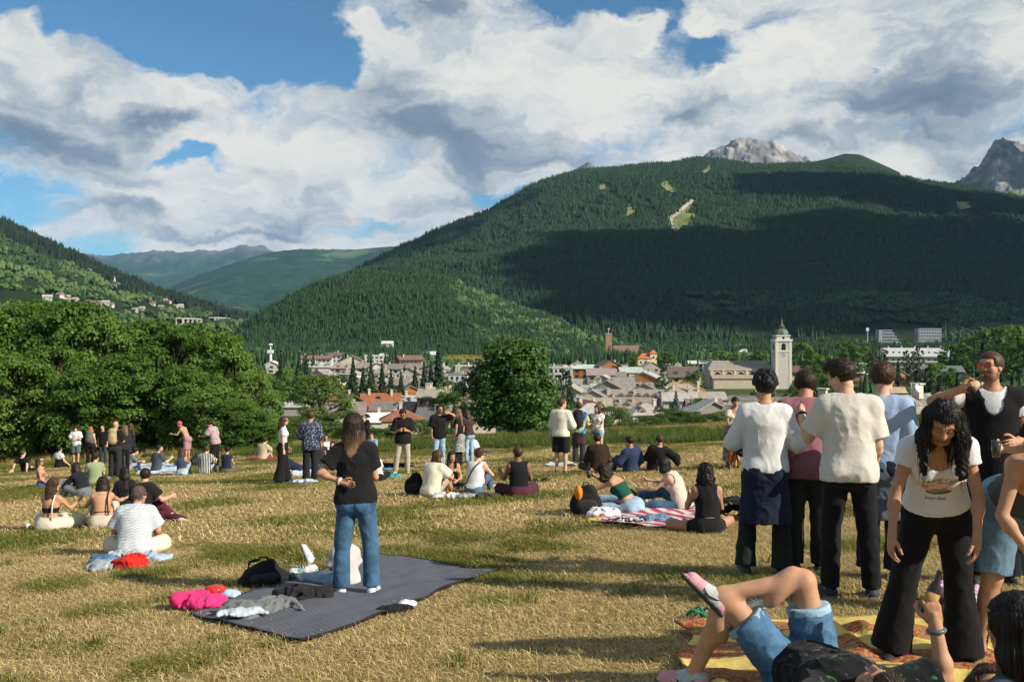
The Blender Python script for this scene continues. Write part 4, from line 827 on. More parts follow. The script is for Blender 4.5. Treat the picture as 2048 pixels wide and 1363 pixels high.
def tree_meshes(gen, leafmat, name='crown'):
    V, Q, tb = gen; return mesh_np(name, V, Q, leafmat, False), tb.mesh('trunk', BARK, True)
def place_tree(name, meshes, loc, label, cat='tree', group=None, scale=(1, 1, 1), rz=0., tw='trunk'):
    e = empty(name, loc, rz); e.scale = scale; tag(e, label, cat, group); link('crown', meshes[0], e); link(tw, meshes[1], e); return e

# the round maple in the middle of the meadow edge
d = 52.; base = at(1028, 884, d); Hm = (884 - 676) / F * d
mp = tree_meshes(broadleaf(5, Hm, 93 / F * d * 1.02, 150, 150, .20, 'egg', .20, .14), M_MAPLE)
place_tree('maple_tree', mp, base, 'dense round green tree standing alone at the far edge of the meadow', 'tree')
# the wood at the left
LT = [tree_meshes(broadleaf(20 + i, 1., .42, 90, 150, .030, 'round', .03, .06), M_LEAF) for i in range(4)]
LEFT = [(-150, 600, 60, 3.6), (-60, 615, 56, 3.2), (12, 610, 58, 3.2), (86, 597, 60, 3.2), (152, 600, 57, 3.0), (210, 630, 55, 2.6), (258, 645, 60, 2.5), (304, 636, 57, 2.6), (352, 655, 55, 2.3), (398, 645, 57, 2.4), (436, 662, 54, 2.1), (470, 700, 53, 1.9), (502, 745, 50, 1.5)]
for i, (px, yt, dd, rr) in enumerate(LEFT):
    dd *= 1.083; rr *= 1.083
    x = (px - 1024) / F * dd; gz = float(GZ(x, dd)); H = CAMZ + (HOR - yt) / F * dd - gz
    place_tree('leafy_tree', LT[i % 4], (x, dd, gz), 'tall leafy tree, %s from the left in the wood at the left edge' % ORD[i], 'tree', 'wood at the left edge of the meadow', (rr / .42 * .95, rr / .42 * .95, H), i * 1.3)
FR = [(-40, 700, 51, 2.2), (38, 715, 50, 2.2), (105, 690, 51, 2.2), (175, 730, 49, 2.0), (245, 705, 49, 2.0), (312, 742, 48, 1.9), (375, 728, 48, 1.9), (425, 770, 46, 1.7), (468, 798, 45, 1.4), (505, 822, 44.5, 1.1)]
for i, (px, yt, dd, rr) in enumerate(FR):
    dd *= 1.083; rr *= 1.083
    x = (px - 1024) / F * dd; gz = float(GZ(x, dd)) - .2; H = CAMZ + (HOR - yt) / F * dd - gz
    place_tree('leafy_bush', LT[(i + 2) % 4], (x, dd, gz), 'lower bushy tree, %s from the left in front of the wood' % ORD[i], 'tree', 'bushy front of the left wood', (rr / .42, rr / .42, H), i * 2.1 + .5)
# shrubs behind the meadow, with the town above them
BU = [tree_meshes(broadleaf(40 + i, 1., .55, 60, 150, .040, 'round', .03, .0), M_BUSH) for i in range(3)]
SHR = [(548, 832, 60, 1.5), (590, 838, 84, 2.0), (640, 748, 112, 3.4), (676, 822, 96, 2.0), (712, 842, 66, 1.5), (760, 858, 58, 1.5), (800, 852, 58, 1.5), (842, 838, 66, 1.3), (905, 782, 150, 2.6), (1112, 850, 60, 1.2), (1150, 846, 62, 1.4), (1192, 826, 60, 1.3), (1225, 812, 66, 1.5), (1262, 842, 56, 1.2), (1302, 832, 60, 1.4),
       (1338, 816, 84, 2.0), (1372, 822, 62, 1.6), (1412, 828, 60, 1.5), (1446, 822, 60, 1.5), (1490, 830, 56, 1.6), (1560, 862, 52, 1.6), (1640, 850, 54, 1.8), (1730, 850, 52, 1.8), (1820, 858, 50, 1.8), (1900, 845, 52, 1.8), (1980, 850, 50, 1.8), (2060, 845, 50, 1.8)]
for i, (px, yt, dd, rr) in enumerate(SHR):
    dd *= 1.083; rr *= 1.083
    x = (px - 1024) / F * dd; gz = float(GZ(x, dd)) - .4; H = CAMZ + (HOR - yt) / F * dd - gz
    place_tree('shrub', BU[i % 3], (x, dd, gz), '%s bright green shrub from the left along the far meadow edge' % (ORD[i] if i < 20 else 'twenty-' + ORD[i - 20]), 'shrub', 'shrubs along the far meadow edge', (rr / .55, rr / .55, H), i * 1.7)
# trees in the town
SPR = [tree_meshes(spruce(60 + i, 1., .2, 3800, .045), M_SPRUCE) for i in range(3)]; BSP = tree_meshes(spruce(70, 1., .24, 3600, .045), M_BLUES); POP = [tree_meshes(broadleaf(80 + i, 1., .13, 46, 70, .035, 'column', .02, .05), M_POPL) for i in range(2)]
DTR = [tree_meshes(broadleaf(90 + i, 1., .45, 46, 80, .055, 'round', .03, .1), M_LEAF) for i in range(3)]
TT = [('s', 488, 690, 752, 420), ('s', 505, 700, 765, 380), ('s', 562, 700, 745, 420), ('s', 598, 704, 760, 400), ('s', 612, 710, 762, 390), ('d', 574, 735, 790, 330), ('d', 620, 752, 800, 320), ('d', 500, 742, 800, 300), ('d', 540, 755, 800, 290), ('s', 706, 716, 790, 330), ('s', 726, 735, 792, 330), ('s', 742, 720, 795, 320), ('s', 764, 726, 798, 320), ('s', 782, 738, 796, 330),
      ('s', 802, 742, 780, 340), ('s', 830, 732, 775, 350), ('s', 848, 724, 778, 350), ('s', 877, 690, 776, 360), ('s', 862, 722, 775, 370), ('d', 683, 748, 795, 340), ('d', 896, 760, 812, 290), ('s', 955, 730, 790, 350), ('d', 965, 770, 820, 280), ('p', 1128, 736, 824, 240), ('s', 1140, 752, 815, 260),
      ('d', 1325, 752, 775, 400), ('d', 1388, 745, 772, 410), ('d', 1400, 795, 835, 250), ('b', 1352, 782, 825, 262), ('d', 1335, 705, 735, 560), ('d', 1265, 712, 742, 560), ('d', 1440, 700, 730, 640), ('d', 1465, 705, 735, 600), ('d', 1520, 700, 735, 620), ('d', 1600, 685, 742, 560), ('d', 1622, 700, 748, 500), ('s', 1640, 690, 740, 560), ('d', 1655, 710, 760, 430), ('d', 1690, 682, 745, 540), ('d', 1715, 690, 745, 540), ('d', 1632, 745, 800, 320), ('d', 1660, 752, 800, 310), ('d', 1605, 750, 800, 330),
      ('p', 1742, 700, 745, 520), ('p', 1770, 698, 742, 540), ('p', 1812, 700, 745, 500), ('p', 1828, 702, 745, 500), ('p', 1838, 692, 742, 510), ('s', 1796, 718, 748, 480), ('s', 1834, 742, 826, 190), ('s', 1862, 748, 830, 185), ('s', 1852, 738, 820, 210), ('s', 1880, 752, 826, 190), ('d', 1876, 725, 790, 330), ('d', 1900, 690, 730, 620), ('d', 1926, 685, 728, 620), ('d', 1950, 672, 725, 600), ('d', 1985, 655, 722, 560), ('d', 2020, 648, 735, 480), ('d', 2050, 650, 740, 460), ('s', 1965, 680, 730, 560), ('s', 2000, 668, 735, 520), ('s', 1915, 745, 800, 260), ('d', 1720, 790, 850, 150)]
cnt = {}
NM = {'s': ('spruce_tree', 'dark spruce, %s from the left among the town spruces'), 'd': ('town_tree', 'green leafy tree, %s from the left among the town trees'), 'p': ('poplar_tree', 'slender upright poplar, %s from the left among the poplars'), 'b': ('blue_spruce', 'pale blue spruce in front of the plum roof, %s of its kind')}
ORD2 = ORD + ['twenty-' + o for o in ORD[:9]] + ['thirtieth'] + ['thirty-' + o for o in ORD[:9]]
for i, (k, px, yt, yb, dd) in enumerate(sorted(TT, key=lambda q: q[1])):
    x = (px - 1024) / F * dd; gz = CAMZ - (yb - HOR) / F * dd; gz = min(gz, float(GZ(x, dd)) + 1.); H = CAMZ + (HOR - yt) / F * dd - gz; n = cnt.get(k, 0); cnt[k] = n + 1
    ms = {'s': SPR[i % 3], 'd': DTR[i % 3], 'p': POP[i % 2], 'b': BSP}[k]; w = H * {'s': 1.05, 'd': .95, 'p': 1., 'b': 1.2}[k]
    place_tree(NM[k][0], ms, (x, dd, gz), NM[k][1] % ORD2[n], 'tree', 'trees in the town', (w, w, H), i * .9)
d = 78.; x = (524 - 1024) / F * d; gz = float(GZ(x, d)); H = CAMZ + (HOR - 742) / F * d - gz; place_tree('blue_spruce', BSP, (x, d, gz), 'pale blue-grey spruce right of the left wood', 'tree', None, (H * 1.0, H * 1.0, H), .4)
# wooded valley floor between town and mountain: one mass
n = 9000; dd = RNG.uniform(620, 1480, n) ** 1.0; px = RNG.uniform(250, 2400, n); P = np.stack([(px - 1024) / F * dd, dd, np.full(n, FLOOR)], -1)
ok = np.ones(n, bool)
for (hx, hy, hr) in HOUSES: ok &= np.hypot(P[:, 0] - hx, P[:, 1] - hy) > hr + 9
# keep the view to houses free
for (hx, hy, hr) in HOUSES:
    hp = 1024 + F * hx / hy; ok &= ~((np.abs(px - hp) < hr / hy * F * .8 + 8) & (dd < hy) & (dd > hy - 130))
ok &= (dd > 720) | (fbm(P[:, 0] / 60., P[:, 1] / 60.) > .15)
P = P[ok]; con = (fbm(P[:, 0] / 90. + 3, P[:, 1] / 90.) > -.12)
scatter_forest('valley_conifers', P[con], CON, 'belt of conifers on the valley floor below the mountain', .55, .95); scatter_forest('valley_leafy_wood', P[~con], BRI + DEC, 'belt of leafy trees on the valley floor below the mountain', .6, .95)
n = 1700; dd = RNG.uniform(270, 700, n); px = RNG.uniform(440, 2150, n); P = np.stack([(px - 1024) / F * dd, dd, np.full(n, FLOOR)], -1); ok = fbm(P[:, 0] / 40. + 8, P[:, 1] / 40., o=3) > .08
for (hx, hy, hr) in HOUSES:
    ok &= np.hypot(P[:, 0] - hx, P[:, 1] - hy) > hr + 3; hp = 1024 + F * hx / hy; ok &= ~((np.abs(px - hp) < hr / hy * F * .75 + 6) & (dd < hy) & (dd > hy - 95))
P = P[ok]; ONED = [clump('single_leafy', 1, .1, 'd', M_DECID, (5, 8)) for _ in range(4)]
scatter_forest('town_greenery', P, ONED + ONE[:2], 'small garden trees scattered between the houses', .6, 1.0)
print('TREES', round(time.time() - T0, 1))
# ------------------------------------------------------------------ people: smooth-blended bodies and garments
def nv(v): v = np.asarray(v, float); return v / (np.linalg.norm(v) + 1e-9)
def smin(a, b, k):
    h = np.clip(.5 + .5 * (b - a) / k, 0, 1); return b + (a - b) * h - k * h * (1 - h)
class Fld:
    def __init__(s, lo, hi, h):
        s.h = h; s.lo = np.asarray(lo, float) - 3 * h; s.n = np.ceil((np.asarray(hi, float) - s.lo) / h).astype(int) + 4
        s.ax = [(s.lo[i] + h * np.arange(s.n[i])).astype(np.float32) for i in range(3)]; s.d = np.full(s.n, .5, np.float32)
    def win(s, lo, hi):
        a = np.clip(np.floor((np.asarray(lo) - s.lo) / s.h).astype(int), 0, s.n); b = np.clip(np.ceil((np.asarray(hi) - s.lo) / s.h).astype(int) + 1, 0, s.n)
        if np.any(b <= a): return None, None
        return tuple(slice(a[i], b[i]) for i in range(3)), (s.ax[0][a[0]:b[0], None, None], s.ax[1][None, a[1]:b[1], None], s.ax[2][None, None, a[2]:b[2]])
    def cone(s, a, b, ra, rb, k=.02, u=None, q=1., cut=0, carve=False):
        a = np.asarray(a, float); b = np.asarray(b, float); m = max(ra, rb) + k + 2 * s.h
        sl, g = s.win(np.minimum(a, b) - m, np.maximum(a, b) + m)
        if sl is None: return
        ab = b - a; L2 = max(ab @ ab, 1e-9); x, y, z = g[0] - a[0], g[1] - a[1], g[2] - a[2]
        t0 = (x * ab[0] + y * ab[1] + z * ab[2]) / L2; t = np.clip(t0, 0, 1)
        x = x - t * ab[0]; y = y - t * ab[1]; z = z - t * ab[2]; d2 = x * x + y * y + z * z
        if u is not None: w = x * u[0] + y * u[1] + z * u[2]; d2 = d2 + w * w * (1 / q ** 2 - 1)
        d = np.sqrt(d2) - (ra + (rb - ra) * t)
        L = math.sqrt(L2)
        if cut & 1: d = np.maximum(d, -t0 * L)
        if cut & 2: d = np.maximum(d, (t0 - 1) * L)
        s.d[sl] = -smin(-s.d[sl], d, k) if carve else smin(s.d[sl], d, k)
    def ell(s, c, r, M=None, k=.02, carve=False):
        c = np.asarray(c, float); M = np.eye(3) if M is None else M; m = max(r) + k + 2 * s.h; sl, g = s.win(c - m, c + m)
        if sl is None: return
        p = [g[0] - c[0], g[1] - c[1], g[2] - c[2]]; d2 = 0
        for i in range(3): v = (p[0] * M[0, i] + p[1] * M[1, i] + p[2] * M[2, i]) / r[i]; d2 = d2 + v * v
        d = (np.sqrt(d2) - 1) * min(r)
        s.d[sl] = -smin(-s.d[sl], d, k) if carve else smin(s.d[sl], d, k)
    def plane(s, p, n):
        n = nv(n); v = (s.ax[0] - p[0])[:, None, None] * n[0] + (s.ax[1] - p[1])[None, :, None] * n[1] + (s.ax[2] - p[2])[None, None, :] * n[2]
        s.d = np.maximum(s.d, v)
    def grid(s): return s.ax[0][:, None, None], s.ax[1][None, :, None], s.ax[2][None, None, :]
    def folds(s, amp, fx=9., fz=5., seed=0.):
        m = np.abs(s.d) < .035; I = np.argwhere(m)
        X = s.ax[0][I[:, 0]]; Y = s.ax[1][I[:, 1]]; Z = s.ax[2][I[:, 2]]
        w = .10 * vnoise(X * 5 + seed, Y * 5, Z * 5); w2 = .10 * vnoise(X * 5, Y * 5 + seed, Z * 5 + 7)
        n = vnoise((X + w) * fx + seed, (Y + w2) * fx + 3 + Z * 2, (Z + w) * fz + 5 + X * 3)
        n2 = vnoise((X + w2 + .5 * Z) * fx * 1.7 + seed, (Y + w) * fx * 1.7, (Z - .6 * X + w2) * fx * 1.1)
        r = 1 - np.abs(n); r2 = 1 - np.abs(n2)
        s.d[m] -= amp * (.8 * r ** 2 + .5 * r2 ** 4 - .45 + .2 * n2)
    def mesh(s):
        Fd = s.d; S = Fd < 0; sh = np.array(Fd.shape) - 1; ncell = int(np.prod(sh)); st = np.array([sh[1] * sh[2], sh[2], 1])
        cells = []; pts = []; quads = []
        for ax in range(3):
            o = [i for i in range(3) if i != ax]
            a = tuple(slice(0, -1) if i == ax else slice(None) for i in range(3)); b = tuple(slice(1, None) if i == ax else slice(None) for i in range(3))
            cr = S[a] != S[b]; I = np.argwhere(cr)
            if not len(I): continue
            f0 = Fd[a][cr]; f1 = Fd[b][cr]; t = f0 / (f0 - f1); P = I.astype(np.float32).copy(); P[:, ax] += t
            okk = np.all([(I[:, j] >= 1) & (I[:, j] < sh[j]) for j in o], 0); I = I[okk]; P = P[okk]; inside0 = S[a][cr][okk]
            q = []
            for (da, db) in ((0, 0), (-1, 0), (-1, -1), (0, -1)):
                J = I.copy(); J[:, o[0]] += da; J[:, o[1]] += db; c = J @ st; cells.append(c); pts.append(P); q.append(c)
            q = np.stack(q, -1); flip = inside0 if ax != 1 else ~inside0
            q[~flip] = q[~flip][:, ::-1]; quads.append(q[:, ::-1])
        if not cells: return np.zeros((0, 3)), np.zeros((0, 4), int)
        c = np.concatenate(cells); P = np.concatenate(pts); uq, inv = np.unique(c, return_inverse=True)
        cnt = np.bincount(inv); V = np.stack([np.bincount(inv, P[:, i]) / cnt for i in range(3)], -1) * s.h + s.lo
        Q = np.searchsorted(uq, np.concatenate(quads)); return V, Q[:, ::-1]

class Skel:
    """joint positions from bone directions; x to the right, y forward, z up; feet or seat at z = 0"""
    def __init__(s, H=1.75, sex='m', mode='stand', lean=0, side=0, curl=0, twist=0, head=(0, 0, 0), L=None, Rr=None, aL=None, aR=None, pz=None, hipyaw=0, fat=1., shw=None, neckf=.22):
        k = s.k = H / 1.75; s.sex = sex; s.fat = fat; s.mode = mode
        le, si, cu = R(lean), R(side), R(lean + curl)
        s.up1 = nv((math.sin(si), math.sin(le) * math.cos(si), math.cos(le) * math.cos(si)))
        s.up2 = nv((math.sin(si), math.sin(cu) * math.cos(si), math.cos(cu) * math.cos(si)))
        hy = R(hipyaw); r1 = np.array([math.cos(hy), math.sin(hy), 0.]); s.r1 = nv(r1 - s.up1 * (r1 @ s.up1)); s.f1 = np.cross(s.up1, s.r1)
        tw = R(twist); r2 = np.array([math.cos(tw), math.sin(tw), 0.]); s.r2 = nv(r2 - s.up2 * (r2 @ s.up2)); s.f2 = np.cross(s.up2, s.r2)
        fem = sex == 'f'; sw = (shw or (.150 if fem else .172)) * k; hw = .088 * k
        s.pel = np.zeros(3); s.waist = s.up1 * .18 * k; um = nv(s.up1 + s.up2); s.chest = s.waist + um * .17 * k; s.neck = s.chest + s.up2 * .165 * k
        s.shR = s.neck - s.up2 * .055 * k + s.r2 * sw; s.shL = s.neck - s.up2 * .055 * k - s.r2 * sw
        y, p, ro = [R(a) for a in head]
        hf = np.array([-math.sin(y) * math.cos(p), math.cos(y) * math.cos(p), -math.sin(p)])
        hu0 = np.array([-math.sin(y) * math.sin(p), math.cos(y) * math.sin(p), math.cos(p)]); hr0 = np.cross(hf, hu0)
        hu = nv(hu0 * math.cos(ro) + hr0 * math.sin(ro)); hr = np.cross(hf, hu)
        s.M = np.stack([hr, hf, hu], -1); s.hs = k * (1.0 if not fem else .97)
        nd = nv(s.up2 + s.f2 * neckf * (.6 if mode == 'lie' else 1)); s.headbase = s.neck + nd * .085 * k; s.headc = s.headbase + hu * .108 * s.hs + hf * .018 * k
        s.leg = {}; s.arm = {}
        dl = {'stand': ((.0, .02, -1), (.0, -.04, -1)), 'sit': ((.12, .8, .55), (.0, .4, -.9)), 'lie': ((.05, 1, 0), (0, 1, -.02))}[mode]
        for nm, sg, spec in (('R', 1, Rr), ('L', -1, L)):
            hip = s.pel + s.r1 * hw * sg - s.up1 * .045 * k
            sp = list(spec) if spec else [(dl[0][0] * sg + (.05 * sg if mode == 'stand' else 0), dl[0][1], dl[0][2]), dl[1]]
            td, sd = nv(sp[0]), nv(sp[1]); knee = hip + td * .435 * k; ank = knee + sd * .425 * k
            fd = nv(sp[2]) if len(sp) > 2 else nv((.22 * sg, 1, 0) if mode == 'stand' else (.15 * sg, 1, .12))
            fu = -sd - fd * (-sd @ fd); fu = nv(fu) if np.linalg.norm(fu) > .2 else np.array([0, 0, 1.])
            s.leg[nm] = dict(hip=hip, knee=knee, ank=ank, fd=fd, fu=fu)
        for nm, sg, spec in (('R', 1, aR), ('L', -1, aL)):
            sh = s.shR if nm == 'R' else s.shL
            sp = list(spec) if spec else [(.16 * sg, -.06, -1), (.02 * sg, .18, -1)]
            ud, fd = nv(sp[0]), nv(sp[1]); el = sh + ud * .29 * k; wr = el + fd * .25 * k
            hd = nv(sp[2]) if len(sp) > 2 and sp[2] is not None else fd; th = sp[3] if len(sp) > 3 else None
            s.arm[nm] = dict(sh=sh, el=el, wr=wr, hd=hd, th=th, sg=sg)
        if pz is not None: dz = pz
        elif mode == 'stand': dz = .083 * k - min(s.leg['R']['ank'][2], s.leg['L']['ank'][2])
        elif mode == 'sit': dz = .125 * k
        else: dz = .115 * k
        t = np.array([0, 0, dz])
        for a in ('pel', 'waist', 'chest', 'neck', 'shR', 'shL', 'headbase', 'headc'): setattr(s, a, getattr(s, a) + t)
        for dct in list(s.leg.values()) + list(s.arm.values()):
            for kk in ('hip', 'knee', 'ank', 'sh', 'el', 'wr'):
                if kk in dct: dct[kk] = dct[kk] + t
    def allpts(s):
        P = [s.pel, s.chest, s.neck, s.headc, s.shR, s.shL]
        for l in s.leg.values(): P += [l['hip'], l['knee'], l['ank'], l['ank'] + l['fd'] * .18]
        for a in s.arm.values(): P += [a['el'], a['wr']]
        return np.array(P)
    # ---- shared blocks, g = how much fatter than the skin
    def torso(s, f, g=0., k=.05, to=None, belly=True):
        K = s.k; fem = s.sex == 'f'; ft = s.fat; u = s.f1; q = .72
        f.ell(s.pel - s.up1 * .0, ((.168 if fem else .158) * K * ft + g, .118 * K * ft + g, .125 * K + g), np.stack([s.r1, s.f1, s.up1], -1), k)
        f.cone(s.pel + s.up1 * .04 * K, s.waist + s.up1 * .01, (.158 if fem else .152) * K * ft + g, (.122 if fem else .148) * K * ft + g, k, u, q)
        f.cone(s.waist, s.chest, (.122 if fem else .148) * K * ft + g, (.148 if fem else .168) * K + g, k, s.f2, .70)
        f.ell(s.chest + s.up2 * .02 * K, ((.15 if fem else .172) * K + g, (.102 if fem else .118) * K + g, .15 * K + g), np.stack([s.r2, s.f2, s.up2], -1), k)
        if fem:
            for sg in (-1, 1): f.ell(s.chest + s.r2 * .072 * K * sg + s.f2 * .075 * K + s.up2 * .0 * K, (.066 * K + g, .066 * K + g, .068 * K + g), None, .035)
    def yoke(s, f, g=0., k=.05):
        K = s.k; r = .052 if s.sex == 'f' else .065
        f.cone(s.shL, s.shR, r * K + g, r * K + g, k, s.f2, .92)
        for q_ in (s.shL, s.shR): f.ell(q_ - s.up2 * .012 * K, ((.049 if s.sex == 'f' else .061) * K + g,) * 3, None, .03)
        f.cone(s.neck - s.up2 * .03 * K, s.neck + (s.shR - s.neck) * .6, .062 * K + g * .7, .045 * K + g, .05); f.cone(s.neck - s.up2 * .03 * K, s.neck + (s.shL - s.neck) * .6, .062 * K + g * .7, .045 * K + g, .05)
    def seat(s, f, g=0., k=.05):
        K = s.k
        for sg in (-1, 1): f.ell(s.pel + s.r1 * .078 * K * sg - s.f1 * .052 * K - s.up1 * .055 * K, (.090 * K * s.fat + g,) * 3, None, .08)
    def thigh(s, f, nm, g=0., to=1., g2=None, k=.04, cut=0):
        l = s.leg[nm]; K = s.k; a, b = l['hip'], l['knee']; e = a + (b - a) * to; g2 = g if g2 is None else g2; th = .088 if s.sex == 'f' else .085
        r1 = th * s.fat * K + g; f.cone(a, e, r1, (th * s.fat + (.058 - th * s.fat) * to) * K + g2, k, cut=cut)
    def shin(s, f, nm, g=0., to=1., g2=None, k=.03, cut=0):
        l = s.leg[nm]; K = s.k; a, b = l['knee'], l['ank']; e = a + (b - a) * to; g2 = g if g2 is None else g2
        f.cone(a, e, .056 * K + g, (.056 + (.037 - .056) * to) * K + g2, k, cut=cut)
        if g < .02: f.ell(a + (b - a) * .3 - l['fd'] * .014 * K, (.054 * K + g, .054 * K + g, .10 * K), np.stack([np.cross(nv(b - a), l['fd']), l['fd'], nv(b - a)], -1) if abs(nv(b - a) @ l['fd']) < .8 else None, k)

HEADC = {}
def head_mesh(sex, h):
    key = (sex, h)
    if key in HEADC: return HEADC[key]
    f = Fld((-.1, -.12, -.2), (.1, .14, .14), h); fem = sex == 'f'
    f.ell((0, -.008, .03), (.075, .096, .088), None, .02); f.ell((0, .022, -.045), (.054 if fem else .059, .070, .068), None, .035)
    f.cone((0, .058, -.098), (0, .062, -.09), .022 if fem else .026, .022, .03); f.cone((-.03, .045, -.085), (.03, .045, -.085), .025 if fem else .03, .025 if fem else .03, .03)
    for sg in (-1, 1):
        f.ell((sg * .040, .066, -.02), (.024, .022, .022), None, .025)
        f.cone((sg * .012, .086, .026), (sg * .045, .074, .028), .011, .009, .018)
        f.ell((sg * .033, .098, .004), (.019, .018, .012), None, .010, carve=True)
        f.ell((sg * .032, .077, .004), (.015, .013, .011), None, .006)
        f.ell((sg * .076, -.006, -.008), (.010, .020, .032), None, .008); f.ell((sg * .085, .0, -.006), (.006, .010, .018), None, .006, carve=True)
        f.ell((sg * .013, .096, -.028), (.010, .011, .009), None, .008)
    f.cone((0, .092, .016), (0, .108, -.024), .010, .014 if not fem else .0125, .012)
    f.ell((0, .090, -.052), (.024, .012, .0075), None, .007); f.ell((0, .088, -.066), (.020, .013, .009), None, .008)
    f.cone((0, -.008, -.05), (0, -.015, -.09), .047 if fem else .052, .042 if fem else .047, .03)
    V, Q = f.mesh(); HEADC[key] = (V, Q); return V, Q
def head_colors(V, skin, hairc, beard=0., lips=None, down=False):
    n = len(V); c = np.tile(np.array(skin, float), (n, 1)); x, y, z = np.abs(V[:, 0]), V[:, 1], V[:, 2]
    c *= (1 + .10 * vnoise(V[:, 0] * 30, V[:, 1] * 30, V[:, 2] * 30))[:, None]
    rosy = np.exp(-((x - .045) / .022) ** 2 - ((z + .025) / .022) ** 2) * (y > .03) + np.exp(-(x / .016) ** 2 - ((z + .022) / .016) ** 2) * (y > .08); c += rosy[:, None] * np.array([.04, -.01, -.01]) * .6
    def paint(m, col, w=1.): m = np.clip(m, 0, 1)[:, None] * w; c[:] = c * (1 - m) + np.array(col) * m
    if beard:
        b = (1 / (1 + np.exp((z + .034 + .012 * (x > .045)) / .005))) * (y > -.03) * (1 / (1 + np.exp((-.125 - z) / .01)))
        paint(b * (1 - np.exp(-(x / .02) ** 2 - ((z + .058) / .008) ** 2)), np.array(hairc) * .8 + .01, beard)
    lp = lips or (skin[0] * .72, skin[1] * .42, skin[2] * .42)
    paint(((x < .026) & (z < -.045) & (z > -.074) & (y > .078)).astype(float) * np.exp(-((z + .059) / .013) ** 4), lp, .85)
    paint(np.exp(-((z + .0585) / .0025) ** 2) * (x < .025) * (y > .07), (.05, .02, .02), .7)
    paint(np.exp(-((z - .030 + (x - .03) ** 2 * 5) / .0050) ** 2) * ((x > .012) & (x < .054) & (y > .045)), np.array(hairc) * .8, .8)
    e = np.clip(1.25 - ((x - .032) / .0145) ** 2 - ((z - .004) / .0075) ** 2, 0, 1) * (y > .05)
    if down: paint(np.exp(-((z + .0015) / .003) ** 2) * (np.abs(x - .032) < .015) * (y > .05), (.015, .01, .01), .9); paint((e > .1) * (z > 0.), np.array(skin) * .7, .5); return np.clip(c, .004, .95)
    paint((e > .08).astype(float) * np.clip(e * 5, 0, 1), (.02, .015, .012), .85); paint((e > .45).astype(float), (.55, .52, .5), .9)
    paint(np.clip(1.3 - ((x - .031) / .006) ** 2 - ((z - .004) / .0065) ** 2, 0, 1) * (y > .05), (.025, .015, .01), 1.)
    return np.clip(c, .004, .95)

HANDC = {}
def hand_mesh(kind, h):
    """right hand; z along the fingers, x towards the thumb, fingers curl to -y"""
    key = (kind, h)
    if key in HANDC: return HANDC[key]
    f = Fld((-.07, -.11, -.04), (.10, .06, .21), h); cl = {'relax': (.30, .45, .35), 'flat': (.05, .08, .05), 'grip': (.95, 1.05, .75), 'fist': (1.25, 1.45, .9), 'spread': (.12, .2, .15)}[kind]
    f.cone((0, 0, -.03), (0, 0, .03), .025, .030, .02, (0, 1, 0), .75)
    f.cone((.014, 0, .02), (.022, 0, .078), .022, .017, .015, (0, 1, 0), .68); f.cone((-.014, 0, .02), (-.024, 0, .074), .022, .016, .015, (0, 1, 0), .68); f.cone((0, 0, .03), (0, 0, .08), .024, .018, .015, (0, 1, 0), .68)
    for i, (x, L, sp) in enumerate(((.030, .072, .10), (.0105, .082, .03), (-.0095, .076, -.03), (-.028, .058, -.10))):
        if kind == 'spread': sp *= 2.4
        p = np.array([x, 0, .082 - .004 * abs(i - 1)]); a = 0.
        for j, (fr, c) in enumerate(zip((.46, .30, .24), cl)):
            a += c * (1 + .06 * i); dr = np.array([sp * math.cos(a), -math.sin(a), math.cos(a)]); q = p + nv(dr) * L * fr * 1.05
            f.cone(p, q, .0098 - .0012 * j, .0088 - .0012 * j, .0035); p = q
    t0 = np.array([.026, -.004, .018]); out = .65 if kind not in ('fist', 'grip') else .35
    t1 = t0 + nv((.75 + out * .3, -.35, .75)) * .042; t2 = t1 + nv((.25 + out * .3, -.45 if kind in ('fist', 'grip') else -.2, .9)) * .034; t3 = t2 + nv((.05 if kind not in ('fist', 'grip') else -.5, -.5, .85)) * .026
    f.cone(t0, t1, .016, .0118, .012); f.cone(t1, t2, .0115, .0100, .004); f.cone(t2, t3, .0100, .0085, .004)
    HANDC[key] = f.mesh(); return HANDC[key]

def skin_mat():
    if 'skin' in MATS: return MATS['skin']
    m = bpy.data.materials.new('skin'); m.use_nodes = True; t = NT(m.node_tree); b = t.n['Principled BSDF']
    a = t.new('ShaderNodeAttribute', attribute_name='Col'); oc = t.new('ShaderNodeTexCoord')
    t.set(b.inputs['Base Color'], t.mix(1., a.outputs['Color'], t.ramp(t.noise(oc.outputs['Object'], 14., 4., .6), [(.3, .88), (.7, 1.1)]), 'MULTIPLY'))
    b.inputs['Roughness'].default_value = .6; b.inputs['Specular IOR Level'].default_value = .22
    MATS['skin'] = m; return m
def frame_from(z, hint):
    z = nv(z); x = np.asarray(hint, float); x = x - z * (x @ z)
    if np.linalg.norm(x) < .15: x = np.array([1., 0, 0]) - z * z[0]
    x = nv(x); return np.stack([x, np.cross(z, x), z], -1)
def setcol(me, cols):
    a = me.color_attributes.new('Col', 'FLOAT_COLOR', 'POINT'); a.data.foreach_set('color', np.concatenate([cols, np.ones((len(cols), 1))], 1).astype(np.float32).ravel())

